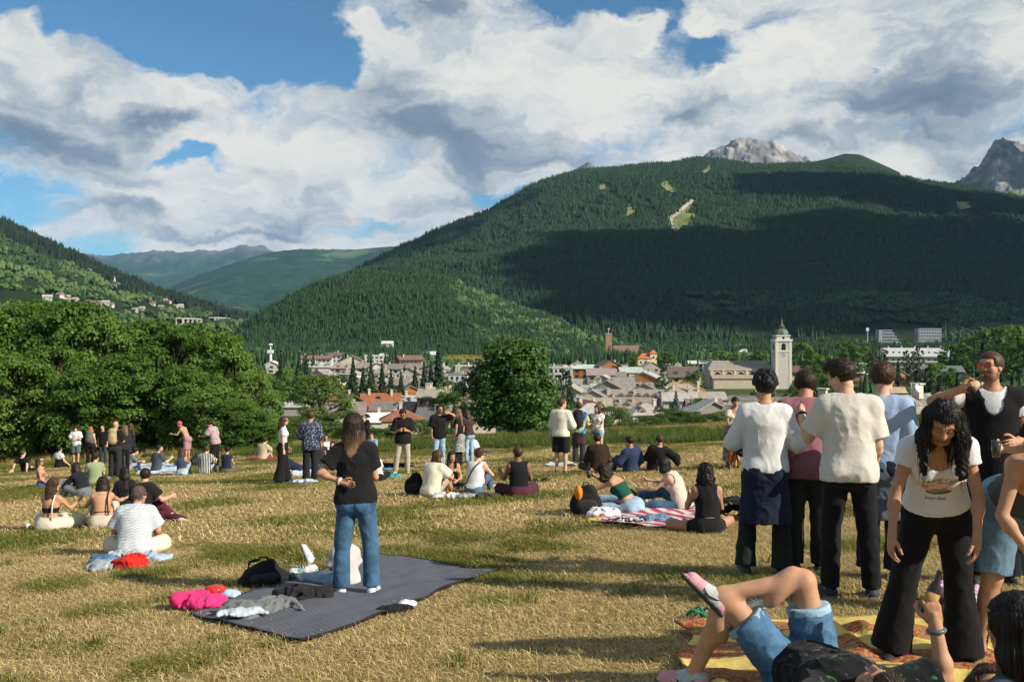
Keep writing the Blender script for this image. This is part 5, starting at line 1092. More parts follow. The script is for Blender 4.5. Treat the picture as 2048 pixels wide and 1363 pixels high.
def make_body(S, h, skin, hairc, beard, hands, bare_feet, parent, near, tattoo=False):
    P = S.allpts(); f = Fld(P.min(0) - .2, P.max(0) + .2, h); K = S.k
    S.torso(f); S.yoke(f); S.seat(f); f.cone(S.neck - S.up2 * .06 * K, S.headbase + (S.headc - S.headbase) * .5, .062 * K, (.046 if S.sex == 'f' else .051) * K, .04)
    for nm in 'RL':
        S.thigh(f, nm); S.shin(f, nm); l = S.leg[nm]; a = S.arm[nm]
        f.cone(l['ank'], l['ank'] - l['fu'] * .045 * K - l['fd'] * .03 * K, .038 * K, .034 * K, .02); f.cone(l['ank'] - l['fu'] * .03 * K, l['ank'] + l['fd'] * .15 * K - l['fu'] * .062 * K, .036 * K, .024 * K, .02, np.cross(l['fd'], l['fu']), 1.25)
        fem = S.sex == 'f'; ua = (.041 if fem else .050) * K * min(S.fat, 1.1); el = (.033 if fem else .040) * K; wr = (.023 if fem else .029) * K
        f.cone(a['sh'], a['el'], ua + .004, el, .035); f.cone(a['el'], a['wr'], el, wr, .012); f.ell(a['el'] + (a['wr'] - a['el']) * .25, (.037 * K if fem else .045 * K,) * 3, None, .03)
        
        f.cone(a['wr'] - nv(a['wr'] - a['el']) * .02, a['wr'] + a['hd'] * .04 * K, wr, .026 * K, .015)
    V, Q = f.mesh(); c = np.tile(np.array(skin, float), (len(V), 1))
    Vs, Qs, Cs = [V], [Q], [c]; n = len(V)
    hh = .0045 if near else (.0075 if h < .016 else .011)
    V, Q = head_mesh(S.sex, hh); Cs.append(head_colors(V, skin, hairc, beard, None, S.M[2, 1] < -.3)); Vs.append(S.headc + (V * S.hs) @ S.M.T); Qs.append(Q + n); n += len(V)
    for nm in 'RL':
        a = S.arm[nm]; kind = hands.get(nm, 'relax') if isinstance(hands, dict) else hands
        V, Q = hand_mesh(kind, .0045 if near else .009); V = V.copy(); sg = a['sg']
        th = a['th'] if a['th'] is not None else ((-.4 * sg, 1., .2) if abs(a['hd'][2]) > .5 else (-.3 * sg, .1, 1.))
        M = frame_from(a['hd'], th)
        if sg < 0: V[:, 1] *= -1; Q = Q[:, ::-1]
        Vs.append(a['wr'] + (V * K * (.93 if S.sex == 'f' else 1.)) @ M.T); Qs.append(Q + n); n += len(V); Cs.append(np.tile(np.array(skin) * (1.0, .93, .9), (len(V), 1)))
        S.arm[nm]['M'] = M
    me = mesh_np('body', np.concatenate(Vs), np.concatenate(Qs), skin_mat()); cc = np.concatenate(Cs)
    setcol(me, cc); return link('body', me, parent)

# ---- garments
def box_of(*pts, m=.2): P = np.array(pts); return P.min(0) - m, P.max(0) + m
def g_top(S, h, sleeve=.55, hem=-.1, loose=.014, neck=.075, scoop=0., tube=None, tank=False, backopen=0., fold=.008, flare=0., hood=False, seed=1., collar=False):
    K = S.k; P = [S.pel, S.neck, S.shL, S.shR, S.pel + S.up1 * min(hem, 0) * K]
    if sleeve > 0: P += [S.arm[n]['el'] for n in 'RL']
    if sleeve > 1: P += [S.arm[n]['wr'] for n in 'RL']
    f = Fld(*box_of(*P, m=.2), h); S.torso(f, loose, .06); S.yoke(f, loose * .8 + .004, .05)
    if hem < .05: f.cone(S.waist, S.pel + S.up1 * (hem - .03) * K, ((.135 if S.sex == 'f' else .15) * K * S.fat + loose), ((.158 if S.sex == 'f' else .155) * K * S.fat + loose + flare), .06, S.f1, .74); 
    if hem < .0: S.seat(f, loose)
    if fold: f.folds(fold, 8., 2.6, seed=seed)
    f.plane(S.pel + S.up1 * hem * K, -S.up1)
    for nm in 'RL':
        a = S.arm[nm]; sl = sleeve if not isinstance(sleeve, dict) else sleeve[nm]
        if sl <= 0: continue
        r0 = (.050 if S.sex == 'f' else .061) * K; r1 = (.041 if S.sex == 'f' else .049) * K + loose * 1.5
        if sl <= 1: f.cone(a['sh'], a['sh'] + (a['el'] - a['sh']) * sl, r0 + loose, r1 + loose * .6, .03, cut=2)
        else:
            f.cone(a['sh'], a['el'], r0 + loose, r1, .03); f.cone(a['el'], a['el'] + (a['wr'] - a['el']) * (sl - 1), r1, .034 * K + loose, .025, cut=2)
    if fold and sleeve: f.folds(fold * .5, seed=seed + 4)
    if tube is not None: f.cone(S.pel + S.up1 * tube * K, S.pel + S.up1 * (tube + .5) * K, .26, .26, .004, cut=1, carve=True)
    else:
        nr = neck * K; c0 = S.neck + S.up2 * .028 * K
        f.cone(c0 + S.f2 * (.01 + scoop * .4) * K - S.up2 * scoop * .5 * K, S.neck + S.up2 * .25 * K, nr, nr * 1.3, .006, carve=True)
        if scoop: f.ell(S.neck + S.f2 * .09 * K - S.up2 * scoop * K, (.075 * K, .09 * K, .06 * K + scoop * .4), None, .006, carve=True)
        if tank:
            for nm in 'RL': f.ell(S.arm[nm]['sh'] + (S.r2 * (.035 if nm == 'R' else -.035)) * K - S.up2 * .03 * K, (.082 * K, .10 * K, .10 * K), None, .008, carve=True)
    if hood:
        f.cone(S.neck - S.f2 * .06 * K - S.r2 * .07 * K - S.up2 * .01, S.neck - S.f2 * .06 * K + S.r2 * .07 * K - S.up2 * .01, .055 * K, .055 * K, .03); f.ell(S.neck - S.f2 * .085 * K - S.up2 * .06 * K, (.09 * K, .045 * K, .08 * K), None, .04)
    if collar: f.cone(S.neck - S.r2 * .055 * K - S.f2 * .03, S.neck + S.r2 * .055 * K - S.f2 * .03, .026 * K, .026 * K, .01)
    return f.mesh()
def g_legs(S, h, to=2., loose=.012, flare=0., waist=.10, fold=.008, low=.012, k=.03, seed=2., cuff=0., knee_loose=None):
    K = S.k; P = [S.pel, S.waist] + [S.leg[n]['knee'] for n in 'RL'] + ([S.leg[n]['ank'] for n in 'RL'] if to > 1 else [])
    f = Fld(*box_of(*P, m=.2), h); g = loose; gk = loose if knee_loose is None else knee_loose
    f.ell(S.pel, ((.168 if S.sex == 'f' else .158) * K * S.fat + g * .7, .118 * K * S.fat + g * .7, .12 * K + g), np.stack([S.r1, S.f1, S.up1], -1), .05)
    f.cone(S.pel, S.waist, (.160 if S.sex == 'f' else .153) * K * S.fat + g * .6, (.126 if S.sex == 'f' else .15) * K * S.fat + g * .6, .05, S.f1, .72); S.seat(f, g * .8)
    for nm in 'RL':
        if to <= 1: S.thigh(f, nm, g, to, g + flare, .03, cut=2)
        else: S.thigh(f, nm, g, 1., gk + flare * .3, k); S.shin(f, nm, gk + flare * .3, to - 1, gk + flare + low, k * .7, cut=2)
    if fold: f.folds(fold, 8., 9., seed)
    f.cone(S.pel + S.up1 * waist * K, S.pel + S.up1 * (waist + .4) * K, .22 * K, .22 * K, .004, cut=1, carve=True)
    return f.mesh()
def g_skirt(S, h, length=.6, r0=.17, r1=.3, waist=.12, fold=.012, legs=True):
    K = S.k; d = np.array([0, 0, -1.]); a = S.pel + S.up1 * waist * K; e = S.pel + d * length * K
    if S.mode == 'stand':
        f = Fld(*box_of(a, e, m=r1 + .1), h); f.cone(a - d * .0, e, r0 * K, r1 * K, .04, S.f1, .8, cut=2); S.seat(f, .02); f.folds(fold, 11., 2.); f.plane(a, S.up1); return f.mesh()
    V, Q = g_legs(S, h, to=length, loose=.035, flare=.02, waist=waist, k=.16); return V, Q
def g_shoe(S, nm, h, tall=.0, bulk=1.):
    l = S.leg[nm]; K = S.k; fd, fu, an = l['fd'], l['fu'], l['ank']; sd = np.cross(fd, fu); sole = an - fu * .083 * K
    f = Fld(*box_of(an - fd * .12, an + fd * .22, an + fu * tall, sole, m=.07), h)
    f.cone(an - fd * .035 * K - fu * .045 * K, an + fd * .15 * K - fu * .052 * K, .042 * K * bulk, .034 * K * bulk, .02, sd, 1.12); f.cone(an - fd * .02 * K - fu * .04 * K, an + fu * (.005 + tall) * K, .044 * K, .044 * K, .02, cut=2)
    f.cone(an + fd * .02 * K - fu * .02 * K, an + fd * .12 * K - fu * .05 * K, .036 * K, .026 * K, .02)
    f.cone(an - fd * .055 * K - fu * .07 * K, an + fd * .165 * K - fu * .07 * K, .036 * K * bulk, .038 * K * bulk, .012, fu, .42)
    f.plane(sole, -fu); return f.mesh()
def paint_shoe(V, S, nm, upper, sole, toe=None):
    l = S.leg[nm]; K = S.k; q = V - l['ank']; u = q @ l['fu']; w = q @ l['fd']
    c = np.tile(np.array(upper, float), (len(V), 1))
    if toe is not None: c[(w > .085 * K)] = toe; c[(w < -.03 * K) & (u < -.02)] = toe
    c[u < -.06 * K] = sole; return c

# ---- hair
HAIR_MATS = {}
def hair_mat(col, tip=None):
    key = (tuple(np.round(col, 3)), tip)
    if key in HAIR_MATS: return HAIR_MATS[key]
    m = bpy.data.materials.new('hair'); m.use_nodes = True; t = NT(m.node_tree); b = t.n['Principled BSDF']; oc = t.new('ShaderNodeTexCoord')
    st = t.noise(t.v('MULTIPLY', oc.outputs['Object'], (1, 1, .12)), 95., 3., .6)
    c = t.mix(1., col, t.ramp(st, [(.3, .55), (.7, 1.5)]), 'MULTIPLY')
    if tip:
        x, y, z = t.sep(oc.outputs['Object']); c = t.mix(t.mr(t.m('ADD', z, t.m('MULTIPLY', st, .12)), tip[1] + .06, tip[1] - .10, 0, 1), c, t.mix(1., tip[0], t.ramp(st, [(.3, .6), (.7, 1.4)]), 'MULTIPLY'))
    t.set(b.inputs['Base Color'], c); b.inputs['Roughness'].default_value = .5; b.inputs['Specular IOR Level'].default_value = .22
    bp = t.new('ShaderNodeBump'); bp.inputs['Strength'].default_value = .7; bp.inputs['Distance'].default_value = .004; t.set(bp.inputs['Height'], st); t.l.new(bp.outputs[0], b.inputs['Normal'])
    HAIR_MATS[key] = m; return m
def make_hair(S, h, kind, length=.3, vol=1., side=1., rng=random, strands=0, fwd=0.):
    """built in the head's own frame; long hair hangs along gravity"""
    g = S.M.T @ np.array([0, 0, -1.]); g = nv(g); bk = S.M.T @ (-S.f2); bk = nv(bk)
    lo = np.array([-.16, -.2, -.15]); hi = np.array([.16, .16, .2])
    if kind in ('long', 'wavy', 'bob', 'pony', 'curlylong'):
        e = g * length; lo = np.minimum(lo, e + np.array([-.2, -.25, -.12])); hi = np.maximum(hi, e + np.array([.2, .2, .12]))
    f = Fld(lo, hi, h); th = .008 + .012 * vol
    f.ell((0, -.014, .03), (.078 + th, .098 + th, .088 + th), None, .01)
    X, Y, Z = f.grid()
    if kind in ('short', 'curly', 'quiff'):
        if kind == 'quiff': f.ell((0, .045, .10), (.062, .06, .035), None, .03)
        if kind == 'curly':
            f.ell((0, -.01, .06), (.092, .10, .085), None, .02)
            for _ in range(260):
                a = rng.uniform(0, 6.28); ph = math.acos(rng.uniform(-.5, 1)); d = np.array([math.sin(ph) * math.cos(a), math.sin(ph) * math.sin(a), math.cos(ph)])
                f.ell(np.array([0, -.01, .045]) + d * np.array([.094, .108, .098]) * rng.uniform(.93, 1.10), (rng.uniform(.012, .021),) * 3, None, .003)
        else: f.folds(.006, 34., 30., 2.)
        f.d = np.maximum(f.d, np.minimum(Y - .040 - .0 * Z, .068 - Z + 0 * X)); f.d = np.maximum(f.d, np.minimum(Y + .010, -.0 - Z) + 0 * X); f.d = np.maximum(f.d, -.062 - Z + 0 * X + 0 * Y)
    elif kind == 'buzz':
        f.d = np.maximum(f.d + .009, np.minimum(Y - .05, .060 - Z) + 0 * X); f.d = np.maximum(f.d, np.minimum(Y + .010, .0 - Z) + 0 * X); f.d = np.maximum(f.d, -.05 - Z + 0 * X + 0 * Y)
    elif kind == 'bun' or kind == 'pony':
        f.ell((0, -.105, .07), (.042, .042, .040), None, .01) if kind == 'bun' else None
        if kind == 'pony': p0 = np.array([0, -.10, .04]); f.cone(p0, p0 + bk * .05 + g * .1, .03, .035, .02); f.cone(p0 + bk * .05 + g * .1, p0 + g * length + bk * .03, .035, .015, .02)
        f.folds(.003, 60., 30.)
        f.d = np.maximum(f.d, np.minimum(Y - .035, .066 - Z) + 0 * X); f.d = np.maximum(f.d, np.minimum(Y + .005, -.0 - Z) + 0 * X); f.d = np.maximum(f.d, -.075 - Z + 0 * X + 0 * Y)
    else:
        L = length; w = vol; p0 = np.array([0, -.055, .02]); fr = nv(np.array([0., 1, 0]) - g * g[1])
        p1 = p0 + g * .14 + bk * (.055 if L > .2 else .03); p2 = p0 + g * L + bk * (.115 if L > .33 else (.095 if L > .25 else .01))
        f.cone(p0, p1, .088, .085 * w, .03, bk, .7); f.cone(p1, p2, .085 * w, .060 * w, .03, bk, .55)
        for sg in (-1, 1):
            q0 = np.array([sg * (.066 if fwd == 0 else .078), -.012, .035]); q1 = q0 + g * .13 + np.array([sg * .018 * w, 0, 0]) - fr * .008 + fr * fwd * .4; q2 = q0 + g * L * (.85 if fwd == 0 else .95) + np.array([sg * .02 * w, 0, 0]) + bk * (.07 if L > .25 else .02) * (fwd == 0) + fr * fwd
            f.cone(q0, q1, .034 * w ** .5, .040 * w, .03); f.cone(q1, q2, .040 * w, .026 * w, .03)
        X, Y, Z = f.grid(); m = np.abs(f.d) < .03; I = np.argwhere(m); x = f.ax[0][I[:, 0]]; y = f.ax[1][I[:, 1]]; z = f.ax[2][I[:, 2]]
        along = x * g[0] + y * g[1] + z * g[2]; th_ = np.arctan2(x, -y - .0)
        if kind in ('wavy', 'curlylong'):
            a = .009 if kind == 'wavy' else .016; fr_ = 26 if kind == 'wavy' else 48
            f.d[m] += a * vnoise(x * fr_, y * fr_, z * fr_ * (.55 if kind == 'wavy' else .9)) + .006 * np.sin(th_ * 34 + 5 * np.sin(along * 40))
        else: f.d[m] += .0045 * np.sin(th_ * 42 + 3 * vnoise(x * 9, y * 9, z * 4)) + .006 * vnoise(x * 30, y * 30, along * 6)
        # keep the face free
        f.d = np.maximum(f.d, np.minimum(np.minimum(Y - .028, .066 - Z), .066 - np.abs(X)) if fwd == 0 else np.minimum(np.minimum(np.minimum(Y - .022, .066 - Z), .066 - np.abs(X)), Z + .34))
    V, Q = f.mesh(); tris = []
    if strands and len(V):
        n = len(V); VV = [V]; T = []; base = n
        cand = np.where((V @ g) > -.02)[0]; up = np.where((V @ g) <= .02)[0]
        for i in range(strands):
            if kind in ('short', 'quiff'):
                p = V[rng.randrange(len(V))]; d = nv(p - np.array([0, -.01, .03])); cw = np.array([0, 0, .07]) - p; cw[2] = 0; tw = nv(-cw * .6 + np.array([rng.gauss(0, .05), .03 + rng.gauss(0, .04), -.02]) - d * ((-cw * .6) @ d)); L_ = rng.uniform(.02, .045)
                pts = [p - tw * L_ * .5, p + d * .005, p + tw * L_ * .5 + d * rng.uniform(.001, .009)]
            elif kind == 'curly' or len(cand) < 10 or rng.random() < .25:
                p = V[rng.choice(list(up[:1]) if len(up) < 2 else up)]; d = nv(p - np.array([0, -.01, .03])); L_ = rng.uniform(.03, .07); tw = nv(g - d * (g @ d) + np.array([rng.gauss(0, .15), rng.gauss(0, .15), 0]))
                pts = [p - tw * L_ * .5, p + d * .003, p + d * .002 + tw * L_ * .5]
            else:
                p = V[rng.choice(cand)]; d = nv(p - g * (p @ g) - np.array([0, -.02, 0])); L_ = rng.uniform(.06, .16); ph = rng.uniform(0, 6.28); wv = .007 if kind in ('wavy', 'curlylong') else .002
                pts = [p - g * L_ * .6 + d * .001, p - g * L_ * .2 + d * (.004 + wv * math.sin(ph)), p + g * L_ * .2 + d * (.004 + wv * math.sin(ph + 2)), p + g * L_ * .6 + d * rng.uniform(.001, .016)]
            sd = nv(np.cross(nv(pts[-1] - pts[0]), d + 1e-3)) * rng.uniform(.0008, .0019)
            for j, q in enumerate(pts): ww = 1. if j < len(pts) - 1 else .1; VV.append(np.stack([q - sd * ww, q + sd * ww]))
            for j in range(len(pts) - 1): T.append((base + 2 * j, base + 2 * j + 1, base + 2 * j + 3, base + 2 * j + 2))
            base += 2 * len(pts)
        V = np.concatenate(VV); Q = np.concatenate([Q, np.array(T)])
    return S.headc + (V * S.hs) @ S.M.T, Q

SK = {'fair': (.60, .36, .245), 'tan': (.47, .255, .15), 'olive': (.42, .225, .135), 'red': (.58, .30, .20), 'brown': (.25, .125, .07), 'pale': (.66, .42, .31)}
HC = {'black': (.010, .008, .007), 'dark': (.026, .016, .010), 'brown': (.060, .032, .017), 'lbrown': (.14, .082, .043), 'blonde': (.34, .20, .085), 'ginger': (.30, .12, .035), 'pink': (.62, .07, .17), 'grey': (.22, .20, .18)}
PEOPLE = []
def cloth(col, pat=None, rough=.9):
    key = 'cloth_%s_%s' % ('_'.join('%d' % int(c * 999) for c in col), pat)
    def fn(t, pos, c):
        x, y, z = t.sep(pos)
        if pat == 'stripes': return t.mix(t.m('GREATER_THAN', t.m('SINE', t.m('MULTIPLY', t.m('ADD', x, t.m('MULTIPLY', y, .3)), 120.)), .35), c, (.62, .60, .55))
        if pat == 'denim':
            c = t.mix(t.mr(t.noise(pos, 5., 4., .6), .35, .75, 0, .75), c, [min(1, k * 2.6 + .02) for k in col]); return t.mix(t.mr(t.noise(t.v('MULTIPLY', pos, (1, 1, .2)), 160., 2., .5), .3, .7, 0, .35), c, [k * .45 for k in col])
        if pat == 'floral':
            v = t.new('ShaderNodeTexVoronoi'); t.set(v.inputs['Vector'], pos); v.inputs['Scale'].default_value = 22.
            return t.mix(t.mr(v.outputs['Distance'], .25, .32, 1, 0), c, t.ramp(t.noise(pos, 9., 2., .5), [(.35, (.5, .5, .5)), (.6, (.32, .36, .42)), (.7, (.6, .58, .5))]))
        if pat == 'pinkfloral': return t.mix(t.mr(t.noise(pos, 9., 3., .5), .52, .56), c, (.12, .34, .16))
        if pat == 'kidfloral': return t.mix(t.mr(t.noise(pos, 22., 2., .5), .60, .66), c, t.mix(t.mr(t.noise(pos, 8., 1., .5), .4, .6), (.62, .36, .40), (.40, .44, .42)))
        if pat == 'tropic': return t.mix(t.mr(t.noise(pos, 15., 4., .6, .6), .58, .66), c, t.ramp(t.noise(pos, 6., 2., .5), [(.38, (.05, .26, .05)), (.5, (.02, .10, .03)), (.6, (.16, .08, .18)), (.7, (.3, .3, .3))]))
        if pat == 'zebra':
            return t.mix(t.mr(t.m('SINE', t.m('ADD', t.m('MULTIPLY', z, 170.), t.m('MULTIPLY', t.noise(pos, 9., 2., .5), 26.))), -.1, .2), c, (.5, .5, .47))
        if pat == 'scales':
            w = t.m('SINE', t.m('ADD', t.m('MULTIPLY', z, 190.), t.m('MULTIPLY', t.m('SINE', t.m('MULTIPLY', t.m('ADD', x, y), 70.)), 1.6))); return t.mix(t.mr(w, .45, .75, 0, .85), c, (.30, .34, .40))
        if pat == 'tiedye': return t.ramp(t.m('ADD', t.noise(pos, 5., 2., .5, .8), t.m('MULTIPLY', z, .0)), [(.35, (.02, .03, .10)), (.45, (.05, .25, .55)), (.55, (.55, .5, .05)), (.65, (.05, .3, .1))])
        if pat == 'camo': return t.mix(t.mr(t.noise(pos, 14., 3., .6), .48, .54), c, (.10, .10, .085))
        if pat == 'heather': return t.mix(t.mr(t.noise(pos, 90., 2., .5), .35, .65), c, [k * .55 for k in col])
        if pat == 'tie': return c
        return c
    return mat(key, col, rough, .08, 4., bump=.18, bscale=55., spec=.12, fn=fn if pat else None, sheen=.05)

def person(label, px, py, yaw, H=1.75, sex='m', skin='tan', hair=('short', 'dark'), wear=(), pose=None, group='people on the meadow', hands='relax', beard=0., glasses=None, cap=None, near=None, feet='shoe', shoe=((.05, .05, .05), (.5, .5, .5), None), loc=None, strands=None, extra=None, bulk=1., dz=0., seedv=None, fat=1.):
    x, y, z = loc if loc else gp(px, py)
    z += dz
    d = y; H *= (1.03 if px > 1480 or px == 0 else (.93 if px < 330 and d < 20 else (.955 if d > 10.5 else .99)))
    h = min(max(d * .00115, .0095), .026); near = (d < 9.5) if near is None else near
    S = Skel(H, sex, fat=fat, **(pose or {})); e = empty('person', (x, y, z), R(yaw)); tag(e, label, 'person', group)
    sk = SK[skin] if isinstance(skin, str) else skin; hc = HC[hair[1]] if hair and isinstance(hair[1], str) else (hair[1] if hair else HC['brown'])
    sd = len(PEOPLE) * 3.7
    make_body(S, h, sk, hc, beard, hands, feet == 'bare', e, near)
    if hair and hair[0] != 'bald':
        o = dict(hair[2]) if len(hair) > 2 else {}; tip = o.pop('tip', None)
        if tip: tip = (tuple(tip), float(S.headc[2]) - .06)
        ns = strands if strands is not None else ((700 if hair[0] in ('long', 'wavy', 'curlylong', 'bob', 'short', 'quiff') else 0) if d < 9.5 else ((220 if hair[0] != 'curly' else 0) if d < 17 else 0))
        V, Q = make_hair(S, .007 if near else (.010 if d < 17 else .015), hair[0], rng=random.Random(int(sd * 7)), strands=ns, **o)
        link('hair', mesh_np('hair', V, Q, hair_mat(hc, tip)), e)
    for w in wear:
        kind, m, o = w[0], w[1], dict(w[2]) if len(w) > 2 else {}
        nm = o.pop('name', {'top': 't_shirt', 'legs': 'trousers', 'skirt': 'skirt'}.get(kind, kind)); lb = o.pop('label', None)
        hg = h if d < 9.5 else h * .9
        if near: o.setdefault('fold', .009)
        elif d > 20: o['fold'] = 0 if kind != 'skirt' else o.get('fold', .01)
        if kind == 'top': V, Q = g_top(S, hg, seed=sd, **o)
        elif kind == 'legs': V, Q = g_legs(S, hg, seed=sd, **o)
        elif kind == 'skirt': V, Q = g_skirt(S, hg, **o)
        go = link(nm, mesh_np(nm, V, Q, m), e)
        if lb: go['label'] = lb
    if feet in ('shoe', 'boot'):
        for nm in 'RL':
            V, Q = g_shoe(S, nm, .008 if near else min(h, .018), .03 if feet == 'boot' else 0., bulk)
            me = mesh_np('shoe', V, Q, shoe_mat()); setcol(me, paint_shoe(V, S, nm, *shoe)); link('shoe', me, e)
    elif feet == 'sock':
        for nm in 'RL':
            V, Q = g_shoe(S, nm, .008 if near else min(h, .018), .10, .82); link('sock', mesh_np('sock', V, Q, cloth(shoe[0])), e)
    if glasses:
        mb = MB(); hm = Matrix(S.M.tolist()); c = Vector(S.headc)
        def hp(p): return c + hm @ (Vector(p) * S.hs)
        lens = MB()
        for sg in (-1, 1):
            if glasses == 'clear': mb.tube([hp((sg * .033 + .022 * math.cos(a * .7854), .102 - .004 * abs(math.cos(a * .7854)), .003 + .017 * math.sin(a * .7854))) for a in range(9)], .002, 4)
            else: lens.box(hp((sg * .034, .099, .002)), (.046 * S.hs, .006, .030 * S.hs), rot=hm @ Matrix.Rotation(-sg * .16, 3, 'Z'))
            mb.tube([hp((sg * .056, .092, .010)), hp((sg * .080, .04, .012)), hp((sg * .081, -.02, .004))], .0028 if d < 12 else .005, 5)
        mb.tube([hp((-.012, .106, .008)), hp((.012, .106, .008))], .0025, 5)
        fr = mb.build('sunglasses' if glasses != 'clear' else 'glasses', mat('black_plastic', (.012, .012, .013), .25, .05), e)
        if glasses != 'clear': lens.build('lens', mat('mirror_lens', (.45, .06, .015), .06, .1, metal=.85) if glasses == 'red' else mat('dark_lens', (.008, .008, .01), .08, .05, spec=.6), fr)
    if cap:
        f = Fld((-.12, -.14, 0), (.12, .24, .16), .009 if near else .014); f.ell((0, -.012, .035), (.092, .114, .098), None, .01); f.cone((0, .085, .048), (0, .15, .040), .07, .062, .02, (0, 0, 1), .10); f.plane((0, 0, .036), (0, 0, -1))
        V, Q = f.mesh(); link('cap', mesh_np('cap', S.headc + (V * S.hs) @ S.M.T, Q, cloth(cap)), e)
    PEOPLE.append((e, S))
    if extra: extra(e, S, h)
    return e, S
def shoe_mat():
    if 'shoe' in MATS: return MATS['shoe']
    m = bpy.data.materials.new('shoe'); m.use_nodes = True; t = NT(m.node_tree); b = t.n['Principled BSDF']; a = t.new('ShaderNodeAttribute', attribute_name='Col'); oc = t.new('ShaderNodeTexCoord')
    t.set(b.inputs['Base Color'], t.mix(1., a.outputs['Color'], t.ramp(t.noise(oc.outputs['Object'], 40., 4., .6), [(.3, .8), (.7, 1.1)]), 'MULTIPLY')); b.inputs['Roughness'].default_value = .7; MATS['shoe'] = m; return m
# ------------------------------------------------------------------ the people
BLK = cloth((.012, .012, .013)); NAVY = cloth((.016, .022, .045)); WHT = cloth((.62, .62, .60)); CRM = cloth((.64, .60, .48)); OFFW = cloth((.66, .64, .57))
JEAN = cloth((.036, .085, .145), 'denim'); LJEAN = cloth((.22, .32, .42), 'denim'); DJEAN = cloth((.018, .04, .09), 'denim'); BJEAN = cloth((.014, .014, .015), 'heather')
BURG = cloth((.085, .015, .03)); BEIGE = cloth((.42, .34, .24)); OLIV = cloth((.10, .10, .055)); GREY = cloth((.14, .15, .16)); DGRN = cloth((.020, .024, .020)); BROWN = cloth((.035, .020, .013))
CROSS = dict(mode='sit', L=((-.66, .75, .10), (.80, .28, -.22), (.6, .7, -.1)), Rr=((.66, .75, .10), (-.80, .36, -.22), (-.6, .7, -.1)))
KNEES = dict(mode='sit', L=((-.20, .74, .64), (.0, .42, -.9)), Rr=((.20, .74, .64), (.0, .42, -.9)))
STRAI = dict(mode='sit', L=((-.16, 1, .03), (.02, 1, -.07)), Rr=((.16, 1, .03), (-.02, 1, -.07)))
ONEUP = dict(mode='sit', L=((-.25, .70, .66), (.0, .45, -.9)), Rr=((.5, .9, .03), (-.1, 1, -.08)))
HUG = dict(aL=((-.35, .62, -.70), (.55, .80, .05)), aR=((.35, .62, -.70), (-.55, .80, .05)))
LAP = dict(aL=((-.28, .25, -.93), (.45, .85, -.15)), aR=((.28, .25, -.93), (-.45, .85, -.15)))
BACKH = dict(lean=-24, aL=((-.40, -.50, -.80), (-.1, -.28, -1), (-.5, -.8, -.1)), aR=((.40, -.50, -.80), (.1, -.28, -1), (.5, -.8, -.1)))
def rz3(a, *vs):
    c, s_ = math.cos(R(a)), math.sin(R(a)); return tuple((v[0] * c - v[1] * s_, v[0] * s_ + v[1] * c, v[2]) for v in vs)
def po(*ds, **kw):
    r = {}
    for d in ds: r.update(d)
    r.update(kw); return r
def ring(e, S, nm, col, name='watch', r=.034, w=.010, at=.94, rough=.4):
    a = S.arm[nm]; K = S.k; c = a['el'] + (a['wr'] - a['el']) * at; z = nv(a['wr'] - a['el']); M = frame_from(z, (.2, 1, .1)); r *= K
    mb = MB(); N = 14; pts = [Vector(c + M @ np.array([r * math.cos(t * 2 * math.pi / N), r * math.sin(t * 2 * math.pi / N), 0])) for t in range(N + 1)]
    mb.tube(pts, w, 6); return mb.build(name, mat(name + '_%d' % int(col[0] * 999 + col[2] * 77), col, rough, .05), e, True)
G_R = 'standing friends at the right'; G_L = 'friends seated at the left'; G_B = 'people further back on the meadow'

# --- the woman standing on the blanket and her child
def main_extra(e, S, h):
    ring(e, S, 'L', (.6, .6, .58), 'bracelet', .031, .010, .90); ring(e, S, 'L', (.25, .10, .10), 'bracelet', .031, .006, .80)
    K = S.k                                                        # back pockets and seams on the jeans
    jm = cloth((.05, .11, .20), 'denim'); jo = [c for c in e.children if c.name.startswith('jeans')][0]
    bvh = BVHTree.FromPolygons([v.co[:] for v in jo.data.vertices], [p.vertices[:] for p in jo.data.polygons])
    for sg in (-1, 1):
        V = []; n = 7
        for i in range(n):
            for j in range(n):
                u, w = i / (n - 1) - .5, j / (n - 1)
                o = S.pel + S.r1 * (sg * .082 + u * .135) * K + S.up1 * (-.035 - w * .135 + abs(u) * .05 * (w > .8)) * K - S.f1 * .4
                hit = bvh.ray_cast(Vector(o), Vector(S.f1)); V.append((hit[0] + Vector(-S.f1) * .005) if hit[0] else Vector(o + S.f1 * .3))
        q = [(i * n + j, i * n + j + 1, (i + 1) * n + j + 1, (i + 1) * n + j) for i in range(n - 1) for j in range(n - 1)]
        me = bpy.data.meshes.new('pocket'); me.from_pydata([tuple(v) for v in V], [], q); me.update(); me.materials.append(jm); po_ = link('pocket', me, jo)
        sm = po_.modifiers.new('s', 'SOLIDIFY'); sm.thickness = .006
    st = MB(); pts = []
    for i in range(14):
        o = S.pel + S.up1 * (.09 - i * .016) * K - S.f1 * .4; hit = bvh.ray_cast(Vector(o), Vector(S.f1))
        if hit[0]: pts.append(hit[0] - Vector(S.f1) * .002)
    st.tube(pts, .0035, 5); st.build('seam', cloth((.03, .07, .13)), jo)
